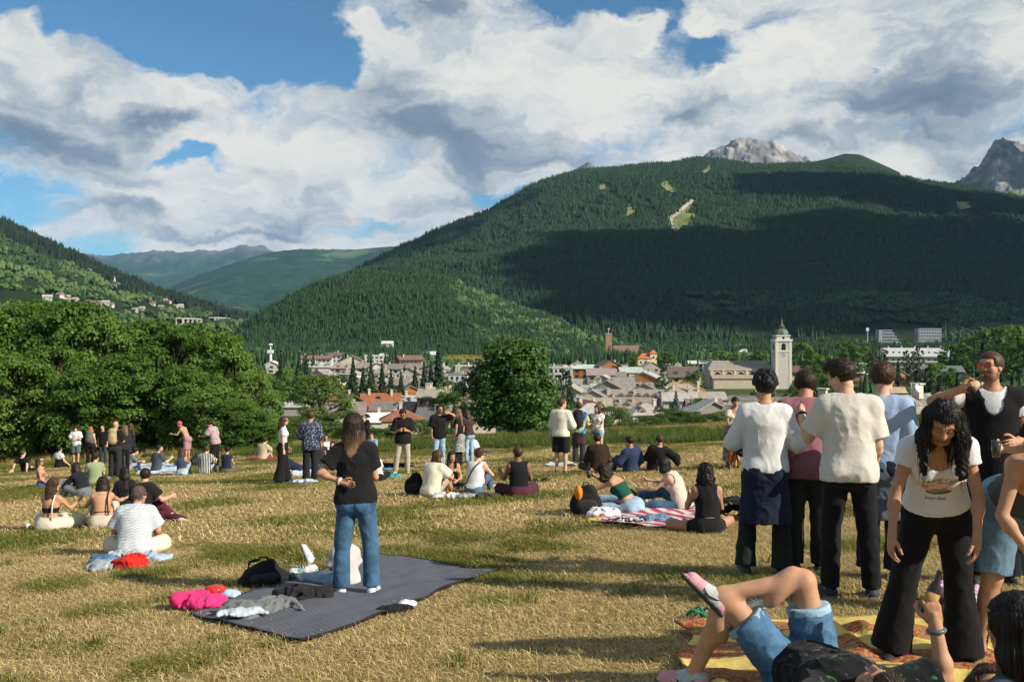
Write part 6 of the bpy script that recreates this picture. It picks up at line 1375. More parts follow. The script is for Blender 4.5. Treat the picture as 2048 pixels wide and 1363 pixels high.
person('woman in black t-shirt and blue jeans standing with her back turned on the grey blanket', 712, 1188, 4, 1.66, 'f', 'tan', ('long', 'dark', dict(length=.33, vol=1.05, tip=(.22, .125, .065))),
       [('top', BLK, dict(sleeve=.66, hem=-.05, loose=.020)), ('legs', JEAN, dict(name='jeans', loose=.016, low=.024, to=1.99, knee_loose=.022))],
       po(aL=((-.62, -.30, -.72), (.86, -.30, -.30), (.95, -.05, -.2), (.1, -.2, 1)), aR=((.20, .15, -1), (-.35, .85, .1)), head=(-10, 6, -4), L=((-.11, .0, -1), (-.03, -.02, -1), (-.25, 1, 0)), Rr=((.13, .0, -1), (.03, -.03, -1), (.3, 1, 0)), side=-2),
       'woman and child on the grey blanket', hands={'L': 'relax', 'R': 'fist'}, feet='sock', shoe=((.55, .60, .66), (.5, .5, .5), None), extra=main_extra, fat=1.02)
person('small child in pale flowered t-shirt sitting on the grey blanket behind the standing woman', 692, 1172, 25, 1.02, 'f', 'tan', ('bob', 'brown', dict(length=.12)),
       [('top', cloth((.50, .46, .45), 'kidfloral'), dict(sleeve=.8, hem=-.05, loose=.022)), ('legs', LJEAN, dict(name='jeans', loose=.014))],
       po(STRAI, LAP, L=((-.65, .8, .05), (-.5, .9, -.1)), head=(10, 35, 0), curl=22), 'woman and child on the grey blanket', feet='sock', shoe=((.6, .6, .6), (.5, .5, .5), None))

# --- standing friends at the right
person('man with curly black hair in white long-sleeved shirt, arms crossed, navy sweater tied at waist', 1530, 1150, -12, 1.76, 'm', 'tan', ('curly', 'black', dict(vol=1.1)),
       [('legs', DGRN, dict(loose=.018, low=.04)), ('skirt', cloth((.014, .020, .040)), dict(name='tied_sweater', length=.50, r0=.185, r1=.235, waist=.0, fold=.014)), ('top', WHT, dict(sleeve=1.45, hem=-.05, loose=.020, name='long_sleeved_shirt'))],
       po(aL=((-.42, .05, -.9), (.72, .66, .12), (.9, .35, .1)), aR=((.42, .05, -.9), (-.70, .70, .10), (-.9, .35, .1)), head=(14, 4, 3), shw=.158, L=((-.14, .05, -1), (-.06, -.06, -1)), Rr=((.12, 0, -1), (.02, -.03, -1))), G_R, hands='relax')
person('man in mauve shirt and dark trousers, head bowed, between the two white shirts', 1614, 1142, -12, 1.80, 'm', 'tan', ('short', 'dark', dict(vol=1.3)),
       [('legs', cloth((.032, .035, .030)), dict(loose=.028, low=.02)), ('top', cloth((.27, .115, .135)), dict(sleeve=.95, hem=-.16, loose=.03, name='shirt', collar=True))],
       po(lean=6, curl=10, aL=((-.25, .15, -.95), (.2, .85, .1)), aR=((.25, .2, -.95), (-.3, .9, .2)), head=(-5, 32, 0)), G_R, shoe=((.03, .03, .035), (.6, .6, .58), None))
def g3x(e, S, h): ring(e, S, 'L', (.015, .03, .07), 'watch', .033, .012, .93)
person('man in cream t-shirt and black jeans looking down to his left', 1698, 1194, -12, 1.82, 'm', 'fair', ('quiff', 'dark', dict(vol=.75)),
       [('legs', BJEAN, dict(name='jeans', loose=.018, low=.018)), ('top', cloth((.56, .535, .465)), dict(sleeve=.80, hem=-.10, loose=.024, flare=.02))],
       po(aL=((-.45, .15, -.86), (-.15, .62, .68), (.2, .75, .5)), aR=((.18, .05, -1), (.0, .55, -.6)), head=(56, 24, 0), lean=3, neckf=.12, shw=.160, L=((-.10, .02, -1), (-.02, -.04, -1), (-.35, 1, 0)), Rr=((.12, .06, -1), (.06, -.05, -1), (.25, 1, 0))), G_R, hands={'L': 'fist', 'R': 'relax'}, shoe=((.018, .02, .026), (.12, .12, .13), None), extra=g3x, beard=.25)
person('man in light blue shirt with grey jacket tied at his waist and white trainers', 1764, 1158, -30, 1.79, 'm', 'fair', ('short', 'brown', dict(vol=1.1)),
       [('legs', cloth((.014, .016, .03)), dict(loose=.03, low=.03, to=1.95)), ('skirt', cloth((.10, .12, .15)), dict(name='tied_jacket', length=.46, r0=.16, r1=.23, waist=-.06, fold=.016)), ('top', cloth((.30, .40, .56)), dict(sleeve=1.55, hem=-.14, loose=.022, name='shirt', collar=True))],
       po(aL=((-.12, .1, -1), (.1, .6, -.7)), aR=((.2, -.05, -1), (.05, .35, -.95)), head=(-6, 12, 0)), G_R, shoe=((.72, .72, .70), (.75, .75, .73), None), bulk=1.12)
def h1x(e, S, h):
    tee = [c for c in e.children if c.name.startswith('t_shirt')][0]; K = S.k
    bvh = BVHTree.FromPolygons([v.co[:] for v in tee.data.vertices], [p.vertices[:] for p in tee.data.polygons])
    fdir = Vector(S.f2)
    def put(pts2, off):
        out = []
        for (u, w) in pts2:
            o = Vector(S.chest) + Vector(S.r2) * (-u) + Vector(S.up2) * w + fdir * .5; hit = bvh.ray_cast(o, -fdir); out.append((hit[0] if hit[0] else o - fdir * .38) + fdir * off)
        return out
    def patch(name, poly, col, off=.003):
        bm = bmesh.new(); vs_ = [bm.verts.new((p[0], p[1], 0)) for p in poly]; bm.faces.new(vs_)
        bmesh.ops.triangulate(bm, faces=bm.faces[:]); bmesh.ops.subdivide_edges(bm, edges=bm.edges[:], cuts=3, use_grid_fill=True)
        for v, q in zip(list(bm.verts), put([(v.co.x, v.co.y) for v in bm.verts], off)): v.co = q
        me = bpy.data.meshes.new(name); bm.to_mesh(me); bm.free(); me.materials.append(mat('print_%d_%d' % (int(col[0] * 999), int(col[2] * 999)), col, .8, .15, 60.)); link(name, me, tee)
    def text(s_, cx, cy, size, col=(.02, .025, .06)):
        cu = bpy.data.curves.new('lettering', 'FONT'); cu.body = s_; cu.size = size; cu.shear = .35; cu.align_x = 'CENTER'; cu.resolution_u = 2
        ob = bpy.data.objects.new('lettering', cu); C.objects.link(ob); dg = bpy.context.evaluated_depsgraph_get(); me = bpy.data.meshes.new_from_object(ob.evaluated_get(dg)); bpy.data.objects.remove(ob)
        for v, q in zip(me.vertices, put([(v.co.x + cx, v.co.y + cy) for v in me.vertices], .004)): v.co = q
        me.materials.clear(); me.materials.append(mat('print_ink', col, .8, .05)); link('lettering', me, tee)
    el = lambda cx, cy, rx, ry, n=14: [(cx + rx * math.cos(i * 6.283 / n), cy + ry * math.sin(i * 6.283 / n)) for i in range(n)]
    cy = -.075
    patch('print', el(.0, cy - .052, .075, .014), (.10, .16, .05)); patch('print', el(-.03, cy - .022, .055, .026), (.62, .42, .34), .0036); patch('print', el(-.075, cy - .012, .018, .018), (.55, .25, .18), .004)
    patch('print', el(.035, cy + .012, .044, .026), (.66, .44, .46), .0046); patch('print', el(.0, cy + .036, .014, .012), (.55, .22, .26), .005); patch('print', el(.072, cy + .022, .018, .012), (.6, .25, .22), .0052); patch('print', el(-.02, cy - .034, .03, .007), (.30, .12, .07), .0056)
    patch('print', el(.03, cy - .030, .02, .010), (.50, .22, .16), .0058)
    text('I know I am', .0, cy + .058, .040); text('your fave', -.02, cy - .100, .030)
    for sg in (-1, 1):
        mb = MB(); c = Vector(S.headc + S.M @ np.array([sg * .084, .0, -.062]) * S.hs); pts = [c + Vector((0, .026 * math.sin(t * .5236), .026 * math.cos(t * .5236))) for t in range(13)]
        mb.tube(pts, .0025, 5); mb.build('earring', mat('silver', (.7, .7, .68), .2, .05, metal=.9), e, True)
person('young woman with wavy dark hair bending forward in white printed t-shirt and black flared trousers', 1872, 1330, 166, 1.70, 'f', 'olive', ('wavy', 'black', dict(length=.34, vol=1.15, fwd=.04)),
       [('legs', cloth((.010, .010, .011)), dict(loose=.010, flare=.045, low=.03, waist=.13)), ('top', cloth((.64, .64, .63)), dict(sleeve=.36, hem=.015, loose=.012, neck=.078, scoop=.045, fold=.007))],
       po(lean=26, curl=18, side=4, aR=((.30, -.02, -1), (.10, .22, -1)), aL=((-.24, .05, -1), (.08, .25, -1)), head=(-4, 34, -6), L=((-.10, .02, -1), (-.04, .0, -1), (-.3, 1, 0)), Rr=((.24, .05, -1), (.16, -.10, -1), (.2, 1, 0))), G_R, extra=h1x, shoe=((.012, .012, .012), (.02, .02, .02), None))
person('bearded man in red mirrored sunglasses drinking from a bottle, black waistcoat over white t-shirt', 1985, 1166, 162, 1.84, 'm', 'tan', ('buzz', 'brown'),
       [('legs', cloth((.012, .013, .016)), dict(loose=.03, low=.03)), ('top', WHT, dict(sleeve=.5, hem=-.08, loose=.012, neck=.082, fold=.004)), ('top', cloth((.011, .011, .012)), dict(name='waistcoat', sleeve=0., hem=-.12, loose=.030, scoop=.10, neck=.10, fold=.004))],
       po(aR=((.93, .32, -.08), (-.78, .42, .40), (-.85, .45, .25), (.2, -.1, 1)), aL=((-.25, .15, -1), (.4, .8, -.1)), head=(-38, -4, 4), lean=-3), G_R, hands={'R': 'grip', 'L': 'relax'}, beard=.75, glasses='red', shoe=((.012, .012, .012), (.05, .05, .05), None))
person('person in black at the right edge holding out a small glass of beer', 2118, 1232, 118, 1.70, 'f', 'fair', ('long', 'brown', dict(length=.3)),
       [('legs', cloth((.015, .03, .04)), dict(loose=.02)), ('top', cloth((.012, .012, .013)), dict(sleeve=.7, hem=-.1, loose=.02))],
       po(aR=((.20, .25, -.95), (.10, 1, .10), (.1, 1, .12), (0, 0, 1)), aL=((-.15, .35, -.95), (.0, 1, .06), (.05, 1, .1), (0, 0, 1)), head=(0, 10, 0)), G_R, hands='grip')
person('person with bare shoulders and denim shorts stooping at the right edge, black socks', 2040, 1328, 172, 1.76, 'f', 'tan', ('bun', 'dark'),
       [('legs', cloth((.09, .15, .20), 'denim'), dict(name='shorts', to=.95, loose=.03, flare=.02)), ('top', cloth((.05, .065, .075)), dict(name='tank_top', sleeve=0, tube=.30, hem=-.05, loose=.012))],
       po(lean=52, curl=12, aR=((.30, .10, -.95), (-.55, .25, -.85), (-.6, .3, -.8)), aL=((-.3, .4, -.85), (0, .4, -.9)), head=(0, 40, 0), Rr=((.16, .10, -1), (.14, -.12, -1), (.5, 1, 0)), L=((-.10, .1, -1), (0, -.05, -1))), G_R, feet='sock', shoe=((.012, .012, .012), (.05, .05, .05), None))
person('head of dark straight hair in the bottom right corner, seen from behind', 0, 0, 25, 1.70, 'f', 'tan', ('long', 'black', dict(length=.34, vol=1.1)),
       [('top', cloth((.05, .06, .08)), dict(sleeve=.6, hem=-.1)), ('legs', DJEAN, dict())], po(CROSS, LAP, head=(12, 4, 0)), G_R, loc=(1.928, 3.726, float(GZ(1.928, 3.726)) - .06))
def lyx(e, S, h):
    ring(e, S, 'R', (.10, .12, .13), 'watch', .036, .013, .86)
    sh_ = [c for c in e.children if c.name.startswith('shorts')][0]
    for nm in 'RL':
        l = S.leg[nm]; a = l['hip'] + (l['knee'] - l['hip']) * .63; b = l['hip'] + (l['knee'] - l['hip']) * .72; f = Fld(*box_of(a, b, m=.16), .0095); f.cone(a, b, .111 * S.k, .107 * S.k, .01, cut=3); V, Q = f.mesh(); link('cuff', mesh_np('cuff', V, Q, cloth((.20, .29, .36), 'denim')), sh_)
    for nm, so in zip('RL', [c for c in e.children if c.name.startswith('shoe')]):
        l = S.leg[nm]; K = S.k; sd = np.cross(l['fd'], l['fu']); bvh = BVHTree.FromPolygons([v.co[:] for v in so.data.vertices], [p.vertices[:] for p in so.data.polygons])
        pl = [(.085, -.030), (.070, -.042), (.045, -.046), (.0, -.030), (-.03, -.012), (.0, -.037), (.03, -.052), (.06, -.056), (.082, -.046)]
        for sg in (1, -1):
            V = []
            for (a, b) in pl: o = Vector(l['ank'] + l['fd'] * a * K + l['fu'] * b * K + sd * .2 * sg); ht = bvh.ray_cast(o, Vector(-sd * sg)); V.append(tuple((ht[0] if ht[0] else o) + Vector(sd) * .003 * sg))
            me = bpy.data.meshes.new('side_mark'); me.from_pydata(V, [], [(0, 1, 7, 8), (1, 2, 6, 7), (2, 3, 5, 6), (3, 4, 5)]); me.update(); me.materials.append(mat('dark_leather', (.04, .015, .02), .5, .1)); link('side_mark', me, so)
person('man lying on his back with crossed bare legs, rolled denim shorts and dark tropical shirt', 0, 0, 10, 1.90, 'm', 'tan', ('short', 'dark'),
       [('legs', cloth((.050, .115, .195), 'denim'), dict(name='shorts', to=.70, loose=.030, flare=.012, waist=.12, fold=.016)), ('top', cloth((.010, .011, .012), 'tropic'), dict(sleeve=.8, hem=.02, loose=.03, name='shirt', fold=.018))],
       po(mode='lie', lean=-84, head=(0, -70, 0), Rr=rz3(52, (-.05, .16, 1), (-.42, .90, -.17), (-.20, .72, .75)), L=rz3(52, (-.16, .64, .74), (-.02, .40, -.92), (-.1, 1, .02)), aR=((.80, .0, .12), (-.14, .10, 1), (-.15, .05, 1), (-.8, .3, 0)), aL=((-.6, -.9, .1), (.5, -.6, .2)), pz=.13), 'people on the yellow blanket',
       hands={'R': 'grip', 'L': 'relax'}, shoe=((.42, .47, .45), (.035, .038, .045), (.62, .28, .32)), loc=(1.646, 5.567, float(GZ(1.646, 5.567)) + .02), extra=lyx, bulk=1.12)
person('person lying at the bottom edge with brown hair and bare shoulder, holding up a phone', 0, 0, 176, 1.70, 'f', 'tan', ('wavy', 'brown', dict(length=.16, vol=1.1)),
       [('top', cloth((.03, .05, .16)), dict(sleeve=0, tube=.33, hem=-.1, loose=.01)), ('legs', DJEAN, dict(name='shorts', to=.5))],
       po(mode='lie', lean=-86, head=(-10, -40, 0), aL=((-.3, .45, .75), (.0, .5, .8), (0, .2, 1), (.3, -.8, 0)), aR=((.7, .3, -.2), (.2, .9, .2)), pz=.13), 'people on the yellow blanket', hands={'L': 'grip', 'R': 'relax'}, loc=(2.036, 3.682, float(GZ(2.036, 3.682)) + .02))

# --- the two groups sitting in the middle
person('woman with dark curls and green crop top leaning over to the black and orange backpack', 1262, 1026, 42, 1.70, 'f', 'tan', ('curlylong', 'dark', dict(length=.16, vol=1.5)),
       [('legs', LJEAN, dict(name='jeans', loose=.03, low=.02)), ('top', cloth((.012, .075, .05)), dict(name='crop_top', sleeve=0, tube=.40, hem=.16, loose=.008, fold=.004))],
       po(mode='sit', lean=30, curl=12, side=-12, twist=20, L=((-.6, .8, .02), (-.1, 1, -.08)), Rr=((.35, .9, .1), (-.4, .9, -.1)), aL=((-.45, .80, -.40), (-.15, .95, -.25)), aR=((-.1, .95, -.15), (-.3, .85, .45), (-.2, .5, .8), (0, 0, 1)), head=(25, 35, -10)), 'friends on the striped blanket', hands={'R': 'grip', 'L': 'relax'})
person('woman with black bob and tattooed arm in pale vest pulling on a black shoe', 1362, 1022, 62, 1.68, 'f', 'fair', ('bob', 'black', dict(length=.17, vol=1.15)),
       [('legs', JEAN, dict(name='jeans', loose=.02)), ('top', cloth((.60, .48, .38)), dict(name='vest', sleeve=0, tank=True, hem=-.08, loose=.02, neck=.085))],
       po(mode='sit', lean=14, curl=14, L=((-.5, .85, .10), (-.2, 1, -.1)), Rr=((.25, .90, .42), (-.5, .82, -.12), (-.2, .6, .75)), aL=((-.2, .75, -.62), (.1, .98, -.1)), aR=((.15, .88, -.45), (-.1, 1, .1)), head=(10, 28, 0)), 'friends on the striped blanket', hands='fist', feet='shoe', shoe=((.015, .015, .016), (.65, .63, .58), None))
person('woman with long dark curls in black sleeveless top and black shorts, back to camera', 1415, 1066, 0, 1.70, 'f', 'olive', ('curlylong', 'black', dict(length=.30, vol=1.1)),
       [('legs', cloth((.013, .013, .014)), dict(name='shorts', to=.42, loose=.012, fold=.006)), ('top', cloth((.013, .013, .014)), dict(name='sleeveless_top', sleeve=0, tank=True, hem=.10, loose=.010, neck=.07))],
       po(CROSS, lean=4, curl=6, L=((-.88, .48, .02), (.55, .75, -.1)), aL=((-.35, .35, -.87), (.25, .75, .62)), aR=((.25, .35, -.9), (-.2, .85, .3)), head=(6, 12, 0)), 'friends on the striped blanket', fat=1.08)
person('man with shoulder-length brown hair in cream t-shirt seated with his back turned', 862, 992, -38, 1.78, 'm', 'tan', ('bob', 'brown', dict(length=.14, vol=1.1)),
       [('legs', BEIGE, dict(name='shorts', to=.9, loose=.03)), ('top', cloth((.66, .62, .47)), dict(sleeve=.7, hem=-.10, loose=.035, flare=.02))],
       po(KNEES, HUG, lean=10, curl=12, twist=6, head=(-28, 4, 0)), 'friends seated in the middle', glasses='dark')
person('woman with long dark hair in black top facing the camera among the seated friends', 902, 978, 186, 1.66, 'f', 'tan', ('long', 'dark', dict(length=.30, vol=1.0, fwd=.03)),
       [('legs', BLK, dict()), ('top', BLK, dict(name='black_top', sleeve=0, tank=True, tube=.37, hem=-.05, loose=.012))],
       po(CROSS, LAP, lean=12, curl=8, head=(14, 8, 0)), 'friends seated in the middle')
def strapx(e, S, h):
    K = S.k; mb = MB(); pts = []
    top_ = [c for c in e.children if c.name.startswith(('tank', 't_shirt'))][0]; bvh = BVHTree.FromPolygons([v.co[:] for v in top_.data.vertices], [p.vertices[:] for p in top_.data.polygons])
    for i in range(12):
        t = i / 11; q = S.neck + S.r2 * (.10 - .26 * t) * K + (S.pel + S.up1 * .02 - S.neck) * t - S.f2 * .5; hit = bvh.ray_cast(Vector(q), Vector(S.f2)); pts.append((hit[0] if hit[0] else Vector(q + S.f2 * .38)) - Vector(S.f2) * .004)
    mb.tube(pts, .014, 6); mb.build('strap', cloth((.02, .02, .022)), e, True)
person('curly-haired person in white tank top with dark strap across the back', 948, 986, -22, 1.74, 'm', 'fair', ('curly', 'brown', dict(vol=1.2)),
       [('legs', cloth((.05, .10, .17), 'denim'), dict(name='jeans', loose=.02)), ('top', WHT, dict(name='tank_top', sleeve=0, tank=True, hem=-.06, loose=.012, neck=.088))],
       po(KNEES, HUG, lean=12, curl=16, head=(-34, 10, 0)), 'friends seated in the middle', glasses='dark', extra=strapx)
person('man in black tank top and burgundy shorts sitting cross-legged, back turned', 1038, 992, 10, 1.78, 'm', 'brown', ('short', 'brown'),
       [('legs', cloth((.075, .022, .04)), dict(name='shorts', to=.95, loose=.035, flare=.02)), ('top', cloth((.012, .012, .013)), dict(name='tank_top', sleeve=0, tank=True, hem=-.04, loose=.014, neck=.08))],
       po(CROSS, lean=2, curl=8, aL=((-.35, .3, -.88), (-.15, .85, .42)), aR=((.3, .25, -.92), (-.3, .9, -.05)), head=(12, 2, 0)), 'friends seated in the middle', hands={'L': 'flat', 'R': 'relax'})

# --- the friends seated at the left
person('bald man in white patterned t-shirt seated with his back to the camera', 268, 1112, 10, 1.80, 'm', 'red', ('buzz', (.09, .065, .05)),
       [('legs', cloth((.62, .56, .45)), dict(name='shorts', to=.95, loose=.035, flare=.02)), ('top', cloth((.54, .55, .55), 'scales'), dict(sleeve=.75, hem=-.08, loose=.034, flare=.015))],
       po(CROSS, lean=10, curl=16, aL=((-.42, .2, -.9), (.3, .9, -.2)), aR=((.36, .25, -.9), (-.25, .9, -.3)), head=(-32, 10, 0)), G_L, beard=.35, glasses='clear', fat=1.06)
def bagx(col1, col2):
    def fx(e, S, h):
        K = S.k; mb = MB(); sgn = 1
        pts = [S.neck + S.r2 * .08 * K + S.f2 * .03, S.neck + S.r2 * .105 * K - S.f2 * .06 * K + S.up2 * .0, S.chest + S.r2 * .10 * K - S.f2 * .125 * K, S.pel + S.r1 * .13 * K - S.f1 * .16 * K + S.up1 * .08]
        mb.tube([Vector(p) for p in pts], .013, 6); mb.build('shoulder_strap', cloth(col1), e, True)
    return fx
person('woman with long brown hair, black bandeau and cream skirt gesturing, at far left', 100, 1060, -8, 1.70, 'f', 'tan', ('wavy', 'brown', dict(length=.40, vol=1.0)),
       [('skirt', cloth((.60, .54, .42)), dict(length=1.2)), ('top', BLK, dict(name='bandeau', sleeve=0, tube=.30, hem=.20, loose=.008, fold=0))],
       po(CROSS, lean=4, curl=5, aR=((.45, .55, -.7), (.35, .70, .62), (.1, .6, .8)), aL=((-.3, .5, -.8), (.3, .9, .2)), head=(-42, 2, 0)), G_L, hands='spread', extra=bagx((.66, .60, .48), None))
person('woman with dark wavy hair and bare back in beige trousers', 203, 1054, 16, 1.68, 'f', 'tan', ('wavy', 'dark', dict(length=.34, vol=1.05)),
       [('legs', cloth((.48, .42, .33)), dict(loose=.04)), ('top', BLK, dict(name='halter_band', sleeve=0, tube=.17, hem=.14, loose=.006, fold=0))],
       po(KNEES, HUG, lean=12, curl=14, aL=((-.55, .45, -.7), (.2, .9, -.2)), aR=((.45, .75, -.45), (.5, .8, .1)), head=(8, 14, 0)), G_L, extra=bagx((.02, .018, .016), None))
person('man in black t-shirt and burgundy trousers leaning with legs stretched to the right', 282, 1042, -24, 1.80, 'm', 'red', ('short', 'dark', dict(vol=.7)),
       [('legs', BURG, dict(loose=.03)), ('top', cloth((.014, .014, .013)), dict(sleeve=.7, hem=-.08, loose=.03))],
       po(mode='sit', lean=10, curl=12, side=-8, Rr=((.95, .35, .02), (.9, -.2, -.06), (.9, .3, -.2)), L=((.3, .85, .45), (.5, .5, -.7)), aL=((-.5, .2, -.85), (-.1, .5, -.85)), aR=((.5, .4, -.75), (.0, .95, .1)), head=(42, 12, 0)), G_L, shoe=((.55, .48, .38), (.55, .48, .38), None))
person('woman with straight black hair partly behind the man in black t-shirt', 250, 1018, 30, 1.66, 'f', 'tan', ('long', 'black', dict(length=.40)),
       [('legs', BLK, dict()), ('top', BLK, dict(name='black_top', sleeve=.9, hem=-.1))], po(CROSS, LAP, head=(20, 10, 0)), G_L)
person('dark-haired woman in black long sleeves and grey trousers leaning forward', 168, 992, 62, 1.68, 'f', 'tan', ('long', 'dark', dict(length=.25, vol=1.1)),
       [('legs', GREY, dict(loose=.04)), ('top', cloth((.014, .016, .022)), dict(name='sweater', sleeve=1.9, hem=-.1, loose=.02))],
       po(mode='sit', lean=22, curl=10, L=((-.3, .9, .3), (0, .6, -.7)), Rr=((.3, .8, .5), (.2, .2, -.9)), aL=((-.2, .7, -.7), (.1, .8, -.5)), aR=((.2, .8, -.55), (-.1, .8, -.6)), head=(-15, 20, 0)), G_L)
person('person with curly dark hair and sage green top seated behind the left group', 190, 968, 20, 1.72, 'm', 'fair', ('curly', 'dark'),
       [('legs', GREY, dict()), ('top', cloth((.26, .31, .17)), dict(sleeve=.7, hem=-.1, loose=.02))], po(CROSS, LAP, curl=10, head=(-30, 5, 0)), G_L)
person('woman in beige cap and blue jeans with bare shoulders, facing right', 84, 975, -72, 1.68, 'f', 'tan', ('bob', 'brown', dict(length=.13)),
       [('legs', cloth((.03, .075, .17), 'denim'), dict(name='jeans', loose=.02)), ('top', cloth((.55, .10, .14)), dict(name='bikini_top', sleeve=0, tube=.34, hem=.22, loose=.008))],
       po(STRAI, lean=-8, aL=((-.3, .3, -.9), (.1, .9, .2)), aR=((.3, .2, -.95), (0, .7, -.5)), head=(-15, -6, 0)), G_L, cap=(.46, .38, .25), glasses='dark')
person('man in black t-shirt leaning back on his hands at far left', 52, 944, -10, 1.80, 'm', 'pale', ('short', 'brown', dict(vol=1.0)),
       [('legs', BLK, dict(name='shorts', to=.95)), ('top', BLK, dict(sleeve=.65, hem=-.1, loose=.02))], po(STRAI, BACKH, head=(-25, 5, 0)), G_B)
person('person in black top with white shoulders seated beyond the beige cap', 118, 936, -30, 1.74, 'm', 'fair', ('short', 'black'),
       [('legs', BLK, dict()), ('top', WHT, dict(name='white_yoke', sleeve=.45, hem=.27, loose=.022)), ('top', BLK, dict(name='black_top', sleeve=0, hem=-.1, tube=.33, loose=.024))], po(CROSS, LAP, aR=((.4, .2, -.85), (.3, .6, -.6))), G_B, glasses='dark')

# --- standing group at the left edge of the meadow
person('man in white printed t-shirt, black cap and grey shorts facing the camera', 152, 926, 178, 1.72, 'm', 'fair', ('short', 'dark'),
       [('legs', cloth((.10, .12, .14)), dict(name='shorts', to=.98, loose=.04, flare=.03)), ('top', cloth((.70, .70, .70)), dict(sleeve=.8, hem=-.14, loose=.035))], po(aL=((-.3, .2, -.9), (.3, .8, .2)), aR=((.3, .2, -.9), (-.3, .8, .2)), head=(0, 14, 0)), G_B, cap=(.02, .02, .022))
def pack(col, w=.30, h_=.44, dp=.15, name='backpack', lab=None, zoff=.0):
    def fx(e, S, h):
        K = S.k; f = Fld((-.25, -.42, -.35), (.25, .1, .35), max(h, .012)); f.cone((0, -.19, -.13), (0, -.19, .13), w / 2, w / 2 * .92, .04, (0, 1, 0), dp / w * 1.1); f.cone((0, -.27, -.12), (0, -.27, .0), w * .36, w * .34, .03, (0, 1, 0), .35); f.ell((0, -.19, .17), (w * .42, dp * .5, .06), None, .03)
        V, Q = f.mesh(); M = np.stack([S.r2, S.f2, S.up2], -1); c = S.chest + S.up2 * (.02 + zoff); 
        root = empty(name, e.matrix_basis @ Vector(c), 0); root.rotation_euler = e.rotation_euler; tag(root, lab, 'backpack', 'backpacks worn or set down on the meadow')
        Mi = np.eye(3); bp = link('bag_body', mesh_np('bag_body', V @ M.T, Q, cloth(col)), root)
        for sg in (-1, 1):
            mb = MB(); mb.tube([Vector(M @ np.array(p)) for p in ((sg * .09, -.13, .17), (sg * .10, -.04, .20), (sg * .105, .10, .14), (sg * .11, .13, .0), (sg * .13, .05, -.10), (sg * .12, -.12, -.16))], .018, 6); mb.build('strap', cloth([c_ * .8 for c_ in col]), root, True)
    return fx
person('woman with long ginger-blonde hair and olive backpack seen from behind', 181, 930, 6, 1.70, 'f', 'fair', ('long', 'ginger', dict(length=.38, vol=1.3)),
       [('legs', BLK, dict(loose=.03)), ('top', cloth((.10, .10, .09)), dict(name='tank_top', sleeve=0, tank=True, hem=-.05))], po(aL=((-.3, .2, -.95), (.2, .7, .3)), aR=((.2, .0, -1), (.1, .3, -.95))), G_B, extra=pack((.12, .12, .09), lab='olive grey backpack worn by the woman with ginger-blonde hair'))
person('man in black t-shirt facing the camera between the backpack wearers', 206, 928, 172, 1.76, 'm', 'fair', ('short', 'dark'),
       [('legs', cloth((.04, .05, .06)), dict()), ('top', BLK, dict(sleeve=.6, hem=-.12))], po(), G_B, beard=.4)
person('bald man in black with beige roll-top backpack seen from behind', 230, 956, -4, 1.82, 'm', 'red', ('bald', 'brown'),
       [('legs', cloth((.028, .028, .026)), dict(loose=.035, low=.03)), ('top', BLK, dict(sleeve=.9, hem=-.12, loose=.02))], po(aL=((-.2, .25, -.95), (.3, .9, 0)), aR=((.2, .25, -.95), (-.3, .9, 0)), head=(0, 8, 0)), G_B, extra=pack((.40, .30, .17), lab='beige roll-top backpack worn by the bald man in black'), beard=.3)
person('woman with ash-blonde hair in black top beside the beige backpack', 250, 946, 50, 1.66, 'f', 'fair', ('long', 'lbrown', dict(length=.26)),
       [('legs', BLK, dict()), ('top', cloth((.02, .02, .022)), dict(name='sweater', sleeve=1.8, hem=-.1, loose=.025))], po(head=(10, 0, 0)), G_B)
person('woman with long brown hair in black facing left, next to the ash-blonde woman', 262, 938, 84, 1.72, 'f', 'fair', ('long', 'brown', dict(length=.36)),
       [('legs', BLK, dict()), ('top', BLK, dict(name='black_top', sleeve=1.6, hem=-.1))], po(aL=((-.1, .5, -.85), (.1, .9, .3)), head=(8, 0, 0)), G_B)
person('bare-chested man with pink hair and mauve shorts bending to the left', 374, 922, 78, 1.78, 'm', 'tan', ('short', 'pink', dict(vol=1.0)),
       [('legs', cloth((.36, .20, .22)), dict(name='shorts', to=.98, loose=.035, flare=.02, waist=.06))], po(lean=20, curl=12, aL=((-.2, .5, -.85), (0, .95, .1)), aR=((.2, .1, -.95), (0, .7, -.7)), head=(10, 28, 0)), G_B)
person('man in pink flowered shirt and black trousers walking left', 430, 934, 72, 1.76, 'm', 'olive', ('short', 'black'),
       [('legs', BLK, dict(loose=.03)), ('top', cloth((.55, .25, .36), 'pinkfloral'), dict(sleeve=.8, hem=-.12, loose=.03, name='shirt'))], po(lean=8, curl=12, aL=((-.3, .5, -.8), (.1, .9, -.1)), aR=((.25, -.1, -.95), (0, .5, -.8)), head=(10, 36, 0)), G_B)
person('person with dark curls in grey t-shirt leaning forward beside the bald man', 252, 944, -50, 1.74, 'm', 'fair', ('curly', 'black'),
       [('legs', LJEAN, dict()), ('top', GREY, dict(sleeve=.7, hem=-.1))], po(KNEES, HUG, lean=20, curl=15, head=(0, 15, 0)), G_B)
person('man in dark grey printed t-shirt sitting on the white blanket', 313, 944, -28, 1.80, 'm', 'fair', ('short', 'dark'),
       [('legs', LJEAN, dict(name='jeans')), ('top', cloth((.055, .065, .08)), dict(sleeve=.75, hem=-.1, loose=.025))], po(ONEUP, lean=4, curl=8, aR=((.3, .5, -.8), (.0, .9, .5)), aL=((-.4, .1, -.9), (-.2, .6, -.7)), head=(-38, 2, 0)), G_B, beard=.6)
